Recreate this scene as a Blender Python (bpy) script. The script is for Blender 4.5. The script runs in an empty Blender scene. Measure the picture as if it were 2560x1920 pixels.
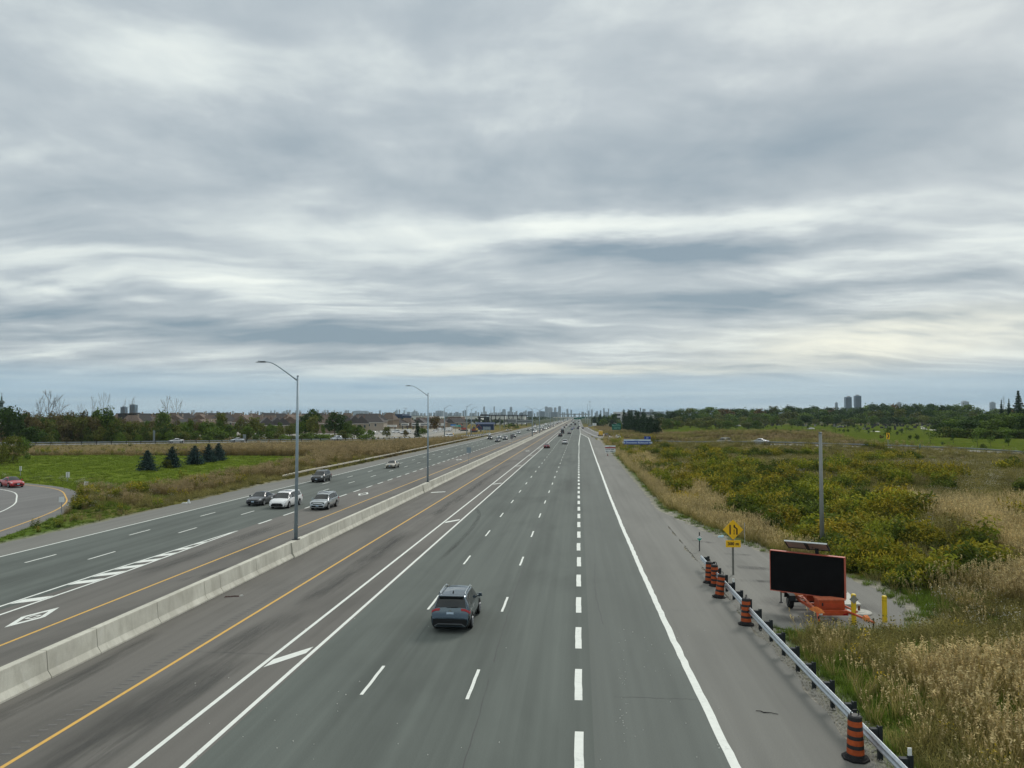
import bpy, bmesh, math, random
import numpy as np
from mathutils import Vector, Matrix, Euler
random.seed(7); rng = np.random.default_rng(11)
SC = bpy.context.scene
COL = SC.collection
# ---------------------------------------------------------------- camera
F, H = 1890.0, 10.0                      # focal length in photo pixels (2560 wide), eye height
YAW, PIT = math.radians(5.05), math.radians(2.42)
cam_d = bpy.data.cameras.new('camera'); cam = bpy.data.objects.new('camera', cam_d); COL.objects.link(cam)
cam.location = (0, 0, H); cam.rotation_euler = (math.pi/2 + PIT, 0, YAW)
cam_d.sensor_width = 36; cam_d.lens = 36*F/2560; cam_d.clip_start = 0.5; cam_d.clip_end = 40000
SC.camera = cam
R3 = np.array(Euler((math.pi/2 + PIT, 0, YAW)).to_matrix())
# ---------------------------------------------------------------- sky, sun, exposure
SUN_EL, SUN_AZ = math.radians(38), math.radians(28)     # azimuth measured from +Y towards +X
world = bpy.data.worlds.new('World'); SC.world = world; world.use_nodes = True
def build_world():
    nt = world.node_tree; nt.nodes.clear(); N = nt.nodes.new; L = nt.links.new
    def math_(op, a, b=None, c=None, clamp=False):
        n = N('ShaderNodeMath'); n.operation = op; n.use_clamp = clamp
        for i, v in enumerate((a, b, c)):
            if v is None: continue
            if isinstance(v, (int, float)): n.inputs[i].default_value = v
            else: L(v, n.inputs[i])
        return n.outputs[0]
    def vmul(v, t):
        n = N('ShaderNodeVectorMath'); n.operation = 'MULTIPLY'; L(v, n.inputs[0]); n.inputs[1].default_value = t; return n.outputs[0]
    def sstep(v, a, b):
        n = N('ShaderNodeMapRange'); n.interpolation_type = 'SMOOTHERSTEP'; L(v, n.inputs[0])
        n.inputs[1].default_value, n.inputs[2].default_value = a, b; return n.outputs[0]
    def noise(v, sc, det=5, rough=.5, dist=0., w=None):
        n = N('ShaderNodeTexNoise'); L(v, n.inputs['Vector']); n.inputs['Scale'].default_value = sc
        n.inputs['Detail'].default_value = det; n.inputs['Roughness'].default_value = rough; n.inputs['Distortion'].default_value = dist
        return n.outputs[0]
    def mixc(f, a, b):
        n = N('ShaderNodeMix'); n.data_type = 'RGBA'
        if isinstance(f, float): n.inputs[0].default_value = f
        else: L(f, n.inputs[0])
        for k, v in ((6, a), (7, b)):
            if isinstance(v, tuple): n.inputs[k].default_value = v
            else: L(v, n.inputs[k])
        return n.outputs[2]
    sky = N('ShaderNodeTexSky'); sky.sky_type = 'NISHITA'; sky.sun_disc = False
    sky.sun_elevation = SUN_EL; sky.sun_rotation = SUN_AZ; sky.air_density = 1.3; sky.dust_density = 2.0
    tc = N('ShaderNodeTexCoord'); rot = N('ShaderNodeVectorRotate'); rot.rotation_type = 'Z_AXIS'
    L(tc.outputs['Generated'], rot.inputs['Vector']); rot.inputs['Angle'].default_value = -YAW
    sep = N('ShaderNodeSeparateXYZ'); L(rot.outputs[0], sep.inputs[0])
    X, Y, Z = sep.outputs; zc = math_('MAXIMUM', Z, 0.0)
    def plane(off):                      # clouds on a flat layer overhead
        den = math_('ADD', zc, off); cmb = N('ShaderNodeCombineXYZ')
        L(math_('DIVIDE', X, den), cmb.inputs[0]); L(math_('DIVIDE', Y, den), cmb.inputs[1]); return cmb.outputs[0]
    p = plane(.15)
    # slow warp so that the banks do not run dead straight
    wn = N('ShaderNodeTexNoise'); L(p, wn.inputs['Vector']); wn.inputs['Scale'].default_value = .8; wn.inputs['Detail'].default_value = 3
    wv = N('ShaderNodeVectorMath'); wv.operation = 'MULTIPLY_ADD'; L(wn.outputs['Color'], wv.inputs[0]); wv.inputs[1].default_value = (.9, .7, 0); L(p, wv.inputs[2])
    big = noise(vmul(wv.outputs[0], (.7, 1.3, 1)), 1.0, 4, .50)
    mid = noise(vmul(wv.outputs[0], (1.0, 3.6, 1)), 1.15, 5, .52, .10)
    fine = noise(vmul(wv.outputs[0], (2.0, 4.4, 1)), 2.0, 6, .58, .0)
    low = sstep(Z, .34, .09)             # banks sharpen towards the horizon
    az_n = math_('ARCTAN2', X, Y); el_n = math_('ARCSINE', Z)
    jit = N('ShaderNodeTexNoise'); L(vmul(rot.outputs[0], (3.5, 3.5, 16.)), jit.inputs['Vector']); jit.inputs['Scale'].default_value = 1.0; jit.inputs['Detail'].default_value = 5; jit.inputs['Roughness'].default_value = .6
    js_ = N('ShaderNodeSeparateColor'); L(jit.outputs['Color'], js_.inputs[0])
    az_w = math_('MULTIPLY_ADD', math_('ADD', js_.outputs[0], -.5), .42, az_n); el_w = math_('MULTIPLY_ADD', math_('ADD', js_.outputs[1], -.5), math_('MULTIPLY_ADD', Z, .30, .012), el_n)
    def lobe(az, el, wa, we, amt):
        az, el = math.radians(az), math.radians(el)
        da = math_('DIVIDE', math_('SUBTRACT', az_w, az), math.radians(wa)); de = math_('DIVIDE', math_('SUBTRACT', el_w, el), math.radians(we))
        r2 = math_('ADD', math_('MULTIPLY', da, da), math_('MULTIPLY', de, de))
        return math_('MULTIPLY', math_('POWER', 2.718, math_('MULTIPLY', r2, -1.0)), amt)
    s = math_('MULTIPLY', math_('ADD', big, -.5), .95)
    s = math_('ADD', s, math_('MULTIPLY', math_('ADD', mid, -.5), math_('MULTIPLY_ADD', low, .78, .10)))
    s = math_('ADD', s, math_('MULTIPLY', math_('ADD', fine, -.5), math_('MULTIPLY_ADD', low, .32, .06)))
    puff = noise(vmul(wv.outputs[0], (2.0, 1.5, 1)), 1.9, 7, .60); puff2 = noise(vmul(p, (1.0, .8, 1)), 2.6, 4, .5, .6)
    hi = sstep(Z, .14, .34); s = math_('ADD', s, math_('MULTIPLY', math_('ADD', math_('MULTIPLY', puff, puff2), -.25), math_('MULTIPLY_ADD', hi, .62, .10)))
    s = math_('ADD', s, .50)
    # the banks and gaps of this cloud deck
    for lb in ((-28, 24, 13, 3.0, .20), (14, 27.5, 24, 3.2, .10), (20, 18.5, 22, 4., -.13), (-6, 18.5, 11, 3.5, -.07), (-22, 16.3, 10, 1.6, .09), (5, 14.3, 6, 1.2, .34), (18, 13.8, 8, 1.2, .32), (-6, 13.3, 12, 1.5, .26), (11, 12.0, 14, .8, -.34), (9, 8.4, 17, 1.0, -.20), (-17, 9.6, 12, 1.1, .30), (28, 10.8, 8, 1., .18), (24, 9.0, 10, .5, -.18), (-18, 6.0, 17, .75, -.34), (-3, 5.6, 9, .5, -.26), (-30, 7.6, 7, .4, .18), (30, 6.6, 7, .35, -.25), (-2, 7.6, 10, .5, .14)):
        s = math_('ADD', s, lobe(*lb))
    s = math_('MULTIPLY_ADD', s, 1.28, -.145, clamp=True)
    rmp = N('ShaderNodeValToRGB'); L(s, rmp.inputs[0]); cr = rmp.color_ramp
    cr.elements[0].position = 0.04; cr.elements[0].color = (.250, .335, .405, 1)
    cr.elements[1].position = .98; cr.elements[1].color = (.93, .985, .93, 1)
    for pos, c in ((.30, (.385, .455, .505, 1)), (.52, (.525, .588, .622, 1)), (.72, (.730, .795, .790, 1))):
        e = cr.elements.new(pos); e.color = c
    col = rmp.outputs[0]
    # thin veil near the horizon: blue grey air with faint streaks
    veil_n = noise(vmul(rot.outputs[0], (2.2, 2.2, 60.)), 1.0, 4, .55, .4)
    vr = N('ShaderNodeValToRGB'); L(veil_n, vr.inputs[0]); v = vr.color_ramp
    v.elements[0].position = .36; v.elements[0].color = (.320, .490, .630, 1)
    v.elements[1].position = .74; v.elements[1].color = (.60, .73, .79, 1)
    hz = sstep(Z, .075, .030)
    col = mixc(math_('MULTIPLY', hz, .92), col, vr.outputs[0])
    # the hidden sun lights the thin cloud low on the right and in the middle
    thin = sstep(s, .05, .60)
    glow = math_('ADD', lobe(25, 4.9, 9, 1.25, .95), lobe(5, 3.35, 13, .38, .75)); glow = math_('ADD', glow, lobe(33, 6.2, 6, .9, .5)); glow = math_('ADD', glow, lobe(-8, 3.0, 8, .25, .22))
    glow = math_('ADD', glow, lobe(3, 2.7, 9, .22, -.5))
    glow = math_('MULTIPLY', glow, math_('MULTIPLY_ADD', thin, .55, .45), clamp=True)
    col = mixc(glow, col, (1.0, 1.0, .86, 1))
    # an overcast vault is brighter overhead than at the horizon
    up = sstep(Z, .47, 1.0); warm = mixc(up, (10., 10., 10., 1), (20.0, 18.8, 17.0, 1))
    sc = N('ShaderNodeVectorMath'); sc.operation = 'MULTIPLY'; L(col, sc.inputs[0]); L(warm, sc.inputs[1])
    fin = mixc(.95, sky.outputs[0], sc.outputs[0])
    bg = N('ShaderNodeBackground'); L(fin, bg.inputs[0]); bg.inputs[1].default_value = 0.10
    out = N('ShaderNodeOutputWorld'); L(bg.outputs[0], out.inputs[0])
build_world()
sun_d = bpy.data.lights.new('sun', 'SUN'); sun = bpy.data.objects.new('sun', sun_d); COL.objects.link(sun)
sun_d.energy = 1.5; sun_d.angle = math.radians(16); sun_d.color = (1, .955, .88)
sdir = Vector((math.sin(SUN_AZ)*math.cos(SUN_EL), math.cos(SUN_AZ)*math.cos(SUN_EL), math.sin(SUN_EL)))
sun.rotation_euler = (-sdir).to_track_quat('-Z', 'Y').to_euler()
vs = SC.view_settings; vs.view_transform = 'Standard'; vs.look = 'None'; vs.gamma = 1; vs.use_curve_mapping = False; vs.exposure = 0.0
SC.render.engine = 'CYCLES'; cy = SC.cycles
cy.use_denoising = True; cy.denoiser = 'OPENIMAGEDENOISE'
try: cy.denoising_input_passes = 'RGB_ALBEDO_NORMAL'; cy.denoising_prefilter = 'ACCURATE'
except Exception: pass
cy.max_bounces = 6; cy.diffuse_bounces = 3; cy.glossy_bounces = 2; cy.transmission_bounces = 3; cy.volume_bounces = 0
cy.transparent_max_bounces = 8; cy.caustics_reflective = False; cy.caustics_refractive = False
# ---------------------------------------------------------------- helpers
def at(px, py, z=0.0):                   # the place on the level z where a sight line of the survey meets it
    d = R3 @ np.array([(px-1280)/F, (960-py)/F, -1.0]); t = (z-H)/d[2]
    return np.array([0, 0, H]) + d*t
def ray(px, py, D):
    d = R3 @ np.array([(px-1280)/F, (960-py)/F, -1.0]); t = D/d[1]
    return np.array([0, 0, H]) + d*t
class MB:
    def __init__(s): s.v = []; s.f = []; s.m = []
    def add(s, vs_, fs, mi=0):
        o = len(s.v); s.v += [tuple(float(c) for c in p) for p in vs_]
        for f in fs: s.f.append([i+o for i in f]); s.m.append(mi)
        return s
    def box(s, c, d, mi=0, M=None, taper=1.0):
        x, y, z = d[0]/2, d[1]/2, d[2]/2; t = taper
        P = [(-x,-y,-z),(x,-y,-z),(x,y,-z),(-x,y,-z),(-x*t,-y*t,z),(x*t,-y*t,z),(x*t,y*t,z),(-x*t,y*t,z)]
        P = [Vector(p) for p in P]
        if M is not None: P = [M @ p for p in P]
        P = [p + Vector(c) for p in P]
        return s.add(P, [(0,3,2,1),(4,5,6,7),(0,1,5,4),(1,2,6,5),(2,3,7,6),(3,0,4,7)], mi)
    def tube(s, pts, rad, n=8, mi=0, cap=True):
        pts = [Vector(p) for p in pts]
        if isinstance(rad, (int, float)): rad = [rad]*len(pts)
        rings = []; V = []
        for i, p in enumerate(pts):
            t = (pts[min(i+1, len(pts)-1)] - pts[max(i-1, 0)])
            if t.length < 1e-9: t = Vector((0,0,1))
            t.normalize(); a = Vector((0,0,1)) if abs(t.z) < .9 else Vector((1,0,0))
            u = t.cross(a).normalized(); w = t.cross(u)
            for k in range(n):
                th = 2*math.pi*k/n; V.append(p + (u*math.cos(th)+w*math.sin(th))*rad[i])
        fs = []
        for i in range(len(pts)-1):
            for k in range(n):
                a, b = i*n+k, i*n+(k+1) % n; fs.append((a, b, b+n, a+n))
        if cap: fs += [tuple(range(n-1, -1, -1)), tuple(range((len(pts)-1)*n, len(pts)*n))]
        return s.add(V, fs, mi)
    def lathe(s, prof, n=16, c=(0,0,0), mi=0, axis='z', mis=None):
        V = []
        for r, z in prof:
            for k in range(n):
                th = 2*math.pi*k/n; p = (r*math.cos(th), r*math.sin(th), z)
                if axis == 'x': p = (z, p[0], p[1])
                if axis == 'y': p = (p[0], z, p[1])
                V.append((p[0]+c[0], p[1]+c[1], p[2]+c[2]))
        o = len(s.v); s.v += V
        for i in range(len(prof)-1):
            for k in range(n):
                a, b = i*n+k, i*n+(k+1) % n; s.f.append([o+a, o+b, o+b+n, o+a+n]); s.m.append(mis[i] if mis else mi)
        s.f.append([o+k for k in range(n-1, -1, -1)]); s.m.append(mis[0] if mis else mi)
        s.f.append([o+(len(prof)-1)*n+k for k in range(n)]); s.m.append(mis[-1] if mis else mi)
        return s
    def prism(s, poly, z0, z1, mi=0):
        n = len(poly); V = [(x, y, z0) for x, y in poly]+[(x, y, z1) for x, y in poly]
        fs = [tuple(range(n-1, -1, -1)), tuple(range(n, 2*n))]+[(i, (i+1) % n, n+(i+1) % n, n+i) for i in range(n)]
        return s.add(V, fs, mi)
    def sweep(s, prof, path, mi=0, closed=True, cap=True):   # prof: (across, up) ; path: (x, y, z)
        n = len(prof); P = [Vector(p) for p in path]; V = []
        for i, p in enumerate(P):
            t = (P[min(i+1, len(P)-1)] - P[max(i-1, 0)]); t.z = 0; t.normalize(); r = Vector((t.y, -t.x, 0))
            for a, u in prof: V.append(p + r*a + Vector((0,0,u)))
        fs = []
        for i in range(len(P)-1):
            for k in range(n if closed else n-1):
                a, b = i*n+k, i*n+(k+1) % n; fs.append((a, a+n, b+n, b))
        if cap and closed: fs += [tuple(range(n)), tuple(range(len(P)*n-1, (len(P)-1)*n-1, -1))]
        return s.add(V, fs, mi)
    def mesh(s, name, mats, smooth=False):
        me = bpy.data.meshes.new(name); me.from_pydata(s.v, [], s.f)
        for m in (mats if isinstance(mats, (list, tuple)) else [mats]): me.materials.append(m)
        me.polygons.foreach_set('material_index', s.m)
        if smooth: me.polygons.foreach_set('use_smooth', [True]*len(s.f))
        me.update(); return me
    def build(s, name, mats, parent=None, smooth=False, loc=None, rz=None, fix=True):
        me = s.mesh(name, mats, smooth)
        if fix:
            b = bmesh.new(); b.from_mesh(me); bmesh.ops.recalc_face_normals(b, faces=b.faces); b.to_mesh(me); b.free()
        return put(name, me, parent, loc, rz)
def put(name, me, parent=None, loc=None, rz=None):
    o = bpy.data.objects.new(name, me); COL.objects.link(o)
    if parent is not None: o.parent = parent
    if loc is not None: o.location = loc
    if rz is not None: o.rotation_euler = (0, 0, rz) if isinstance(rz, (int, float)) else rz
    return o
def tag(o, label=None, cat=None, group=None, kind=None):
    if label: o['label'] = label
    if cat: o['category'] = cat
    if group: o['group'] = group
    if kind: o['kind'] = kind
    return o
def thing(name, label, cat, loc=(0,0,0), rz=0, group=None):
    o = bpy.data.objects.new(name, None); COL.objects.link(o); o.location = tuple(float(c) for c in loc); o.empty_display_size = .2
    o.rotation_euler = (0, 0, rz) if isinstance(rz, (int, float)) else rz
    return tag(o, label, cat, group)
KIDS = {}
def dup(root, loc, rz=0, label=None, group=None, scale=None):
    def cp(o, par):
        c = o.copy(); COL.objects.link(c)
        if par is not None: c.parent = par
        for ch in o.children: cp(ch, c)
        return c
    r = cp(root, None); r.location = tuple(float(c) for c in loc); r.rotation_euler = (0, 0, rz) if isinstance(rz, (int, float)) else rz
    if label: r['label'] = label
    if group: r['group'] = group
    if scale: r.scale = scale if isinstance(scale, tuple) else (scale,)*3
    return r
# materials
MATS = {}
def pm(name, col, rough=.6, metal=0., var=.12, scale=3., bump=0., spec=.5, stretch=(1,1,1), emit=0., coat=0.):
    if name in MATS: return MATS[name]
    m = bpy.data.materials.new(name); m.use_nodes = True; nt = m.node_tree; b = nt.nodes['Principled BSDF']
    b.inputs['Roughness'].default_value = rough; b.inputs['Metallic'].default_value = metal
    b.inputs['Specular IOR Level'].default_value = spec; b.inputs['Coat Weight'].default_value = coat; b.inputs['Coat Roughness'].default_value = .06
    c = (*col, 1)
    if var > 0 or bump > 0:
        tc = nt.nodes.new('ShaderNodeTexCoord'); mp = nt.nodes.new('ShaderNodeMapping'); mp.inputs['Scale'].default_value = stretch
        nt.links.new(tc.outputs['Object'], mp.inputs[0])
        n = nt.nodes.new('ShaderNodeTexNoise'); n.inputs['Scale'].default_value = scale; n.inputs['Detail'].default_value = 6; n.inputs['Roughness'].default_value = .65
        nt.links.new(mp.outputs[0], n.inputs['Vector'])
        r = nt.nodes.new('ShaderNodeValToRGB'); r.color_ramp.elements[0].position = .3; r.color_ramp.elements[1].position = .7
        r.color_ramp.elements[0].color = (*[x*(1-var) for x in col], 1); r.color_ramp.elements[1].color = (*[min(1, x*(1+var)) for x in col], 1)
        nt.links.new(n.outputs[0], r.inputs[0]); nt.links.new(r.outputs[0], b.inputs['Base Color'])
        if bump > 0:
            bp = nt.nodes.new('ShaderNodeBump'); bp.inputs['Strength'].default_value = bump; bp.inputs['Distance'].default_value = .02
            nt.links.new(n.outputs[0], bp.inputs['Height']); nt.links.new(bp.outputs[0], b.inputs['Normal'])
    else: b.inputs['Base Color'].default_value = c
    if emit > 0: b.inputs['Emission Color'].default_value = c; b.inputs['Emission Strength'].default_value = emit
    MATS[name] = m; return m
class NT:                                # small node-graph shorthand
    def __init__(s, m):
        s.m = m; s.nt = m.node_tree; s.b = s.nt.nodes['Principled BSDF']
    def n(s, t, **k):
        nd = s.nt.nodes.new(t)
        for a, v in k.items(): setattr(nd, a, v)
        return nd
    def l(s, a, b): s.nt.links.new(a, b)
    def pos(s, scale=(1,1,1)):
        g = s.n('ShaderNodeNewGeometry'); mp = s.n('ShaderNodeMapping'); mp.inputs['Scale'].default_value = scale; s.l(g.outputs['Position'], mp.inputs[0]); return mp.outputs[0]
    def noise(s, v, sc, det=4, rough=.55, dist=0):
        n = s.n('ShaderNodeTexNoise'); s.l(v, n.inputs['Vector']); n.inputs['Scale'].default_value = sc; n.inputs['Detail'].default_value = det
        n.inputs['Roughness'].default_value = rough; n.inputs['Distortion'].default_value = dist; return n.outputs[0]
    def ramp(s, v, *stops):
        r = s.n('ShaderNodeValToRGB'); s.l(v, r.inputs[0]); e = r.color_ramp.elements
        while len(e) < len(stops): e.new(.5)
        for k, (p, c) in enumerate(stops):
            e[k].position = p; e[k].color = (*c, 1) if isinstance(c, tuple) else (c, c, c, 1)
        return r.outputs[0]
    def mix(s, f, a, b, mode='MIX'):
        n = s.n('ShaderNodeMix', data_type='RGBA', blend_type=mode)
        for k, v in ((0, f), (6, a), (7, b)):
            if isinstance(v, (int, float)): n.inputs[k].default_value = v
            elif isinstance(v, tuple): n.inputs[k].default_value = (*v, 1)
            else: s.l(v, n.inputs[k])
        return n.outputs[2]
    def math(s, op, a, b=0.0, clamp=False):
        n = s.n('ShaderNodeMath', operation=op, use_clamp=clamp)
        for k, v in enumerate((a, b)):
            if isinstance(v, (int, float)): n.inputs[k].default_value = v
            else: s.l(v, n.inputs[k])
        return n.outputs[0]
    def bump(s, v, st, dist=.02):
        bp = s.n('ShaderNodeBump'); bp.inputs['Strength'].default_value = st; bp.inputs['Distance'].default_value = dist
        s.l(v, bp.inputs['Height']); s.l(bp.outputs[0], s.b.inputs['Normal'])
def newmat(name, rough=.8, spec=.4):
    m = bpy.data.materials.new(name); m.use_nodes = True; MATS[name] = m; g = NT(m)
    g.b.inputs['Roughness'].default_value = rough; g.b.inputs['Specular IOR Level'].default_value = spec; return g
def asphalt(name, base, lo=.80, hi=1.16, patch=.25):
    g = newmat(name, .86, .3)
    streak = g.noise(g.pos((.85, .012, 1)), 1.0, 4, .6)             # wheel tracks run along the lane
    streak2 = g.noise(g.pos((2.2, .05, 1)), 1.0, 3, .5)
    blot = g.noise(g.pos((.16, .05, 1)), 1.0, 5, .6, .4)
    grain = g.noise(g.pos(), 26, 3, .7)
    f = g.ramp(streak, (.30, lo), (.70, hi))
    f = g.mix(1.0, f, g.ramp(streak2, (.3, .94), (.7, 1.06)), 'MULTIPLY')
    f = g.mix(1.0, f, g.ramp(blot, (.30, 1-patch), (.52, 1.0), (.8, 1.06)), 'MULTIPLY')
    f = g.mix(1.0, f, g.ramp(grain, (.25, .80), (.75, 1.20)), 'MULTIPLY')
    speck = g.noise(g.pos(), 9.0, 2, .5)
    f = g.mix(1.0, f, g.ramp(speck, (.20, .9), (.27, 1.0), (.80, 1.0), (.85, 1.25)), 'MULTIPLY')
    g.l(g.mix(1.0, f, base, 'MULTIPLY'), g.b.inputs['Base Color']); g.bump(grain, .25, .01); return g.m
M_LANE = asphalt('asphalt_dark', (.111, .125, .113))
M_HOV = asphalt('asphalt_brown', (.150, .142, .129), .86, 1.12, .30)
M_SHLD = asphalt('asphalt_shoulder', (.182, .180, .164), .92, 1.08, .14)
M_AUX = asphalt('asphalt_aux', (.126, .138, .126), .90, 1.08, .14)
M_RAMP = asphalt('asphalt_ramp', (.172, .168, .162), .92, 1.08, .18)
M_PULL = asphalt('asphalt_pullout', (.192, .187, .169), .82, 1.16, .34)
def paint(name, col, under, wear=.5):
    g = newmat(name, .7, .35)
    n1 = g.noise(g.pos(), 7, 6, .7); n2 = g.noise(g.pos((1, .25, 1)), 1.4, 4, .6)
    w = g.math('MULTIPLY', g.ramp(n1, (.50, 0.), (.70, 1.)), g.ramp(n2, (.42, 0.), (.68, 1.)))
    w = g.math('MULTIPLY', w, wear)
    c = g.mix(g.ramp(g.noise(g.pos(), 2.5, 4), (.3, 0.), (.7, 1.)), tuple(x*.9 for x in col), col)
    g.l(g.mix(w, c, under), g.b.inputs['Base Color']); return g.m
M_WHITE = paint('road_paint_white', (.80, .82, .77), (.2, .2, .19))
M_YEL = paint('road_paint_yellow', (.72, .43, .10), (.22, .19, .15), .8)
M_STEEL = pm('galvanised_steel', (.46, .50, .53), .42, .75, .14, 6)
M_STEELD = pm('weathered_steel', (.30, .33, .35), .5, .6, .2, 4)
M_BLACK = pm('black_rubber', (.018, .018, .019), .85, 0, .2, 8, spec=.15)
M_DARKPL = pm('dark_plastic', (.026, .032, .035), .65, 0, .2, 6, spec=.2)
# ---------------------------------------------------------------- value noise on arrays
_G = rng.random((256, 256))
def vnoise(x, y):
    xi = np.floor(x).astype(int); yi = np.floor(y).astype(int); fx = x-xi; fy = y-yi
    fx = fx*fx*(3-2*fx); fy = fy*fy*(3-2*fy); a = _G[xi & 255, yi & 255]; b = _G[(xi+1) & 255, yi & 255]; c = _G[xi & 255, (yi+1) & 255]; d = _G[(xi+1) & 255, (yi+1) & 255]
    return (a*(1-fx)+b*fx)*(1-fy)+(c*(1-fx)+d*fx)*fy
def fbm(x, y, s, o=4):
    t = 0; a = .5; x = np.asarray(x, float)/s+31.7; y = np.asarray(y, float)/s+11.3; n = 0
    for k in range(o): t = t+a*vnoise(x, y); n += a; a *= .5; x = x*2.03+5.1; y = y*2.01+9.7
    return t/n
def sst(v, a, b): t = np.clip((np.asarray(v, float)-a)/(b-a), 0, 1); return t*t*(3-2*t)
def pdist(x, y, poly):                  # distance to a polyline and the interpolated third value
    x = np.asarray(x, float); y = np.asarray(y, float); best = np.full(x.shape, 1e18); val = np.zeros(x.shape)
    for (ax, ay, az), (bx, by, bz) in zip(poly[:-1], poly[1:]):
        dx, dy = bx-ax, by-ay; t = np.clip(((x-ax)*dx+(y-ay)*dy)/(dx*dx+dy*dy), 0, 1)
        d = (x-ax-t*dx)**2+(y-ay-t*dy)**2; k = d < best; best = np.where(k, d, best); val = np.where(k, az+t*(bz-az), val)
    return np.sqrt(best), val
def inpoly(x, y, poly):
    x = np.asarray(x, float); y = np.asarray(y, float); c = np.zeros(x.shape, bool); n = len(poly)
    for i in range(n):
        (x0, y0), (x1, y1) = poly[i][:2], poly[(i+1) % n][:2]
        if y0 == y1: continue
        k = ((y0 > y) != (y1 > y)) & (x < (x1-x0)*(y-y0)/(y1-y0)+x0); c ^= k
    return c
def smooth_path(pts, step=3.0):
    P = [np.array(p, float) for p in pts]; P = [2*P[0]-P[1]]+P+[2*P[-1]-P[-2]]; out = []
    for i in range(1, len(P)-2):
        n = max(2, int(np.linalg.norm(P[i+1][:2]-P[i][:2])/step))
        for k in range(n):
            t = k/n; out.append(.5*((2*P[i])+(-P[i-1]+P[i+1])*t+(2*P[i-1]-5*P[i]+4*P[i+1]-P[i+2])*t*t+(-P[i-1]+3*P[i]-3*P[i+1]+P[i+2])*t**3))
    out.append(P[-2]); return out
# ---------------------------------------------------------------- plan of the place
RAMP_R = [(4.0, 680, 0.), (5.8, 540, .0), (9.0, 430, .1), (13.2, 325, .5), (22, 262, 1.1), (34, 220, 2.0), (46, 196, 2.9), (68, 188, 2.6), (88, 181, 2.1), (100, 168, 1.6), (108, 145, 1.2), (110, 110, .8)]
RAMP_RS = [tuple(p) for p in smooth_path(RAMP_R, 6)]
RAMP_L = [(-44, 460, .0), (-52, 400, .0), (-61, 342, .1), (-73, 302, .6), (-90, 258, 1.3), (-118, 226, 1.7), (-150, 206, 1.8), (-190, 200, 1.7), (-230, 205, 1.6)]
RAMP_LS = [tuple(p) for p in smooth_path(RAMP_L, 6)]
LOOP_Y = [(-38.5, 20, 0), (-45.0, 45, 0), (-50.1, 62, 0), (-54.2, 73.5, 0), (-58.0, 81.2, 0), (-62.8, 88.2, 0), (-71.5, 98.2, 0), (-84, 105.5, 0), (-100, 110, 0), (-125, 113, 0), (-165, 115, 0)]
def offs(path, o):
    P = [np.array(p, float) for p in path]; out = []
    for i, p in enumerate(P):
        t = P[min(i+1, len(P)-1)][:2]-P[max(i-1, 0)][:2]; t = t/np.linalg.norm(t); out.append((p[0]+t[1]*o, p[1]-t[0]*o, p[2]))
    return out
LOOP_S = offs([tuple(p) for p in smooth_path(LOOP_Y, 2)], -4.1)
PULL = [(8.0, 84), (9.6, 74), (11.8, 63), (13.8, 56.5), (16.2, 50), (17.0, 45), (16.6, 40.5), (15.2, 37.6), (12.5, 36.6), (10.2, 36.4), (8.9, 37.6), (8.2, 41)]
EDGE_R = [(10.5, 8), (8.6, 16), (8.25, 22), (8.3, 28), (8.15, 37), (8.05, 46), (8.0, 64), (8.4, 95), (8.4, 160), (8.4, 300), (7.8, 325), (6.0, 385), (4.4, 440), (4.2, 480)]
def edge_r(y): return np.interp(y, [p[1] for p in EDGE_R], [p[0] for p in EDGE_R])
def edge_l(y): return np.interp(y, [20, 56, 69, 108, 125, 300, 420], [-45.0, -45.0, -45.0, -46.0, -45.2, -45.0, -45.0])
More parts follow.
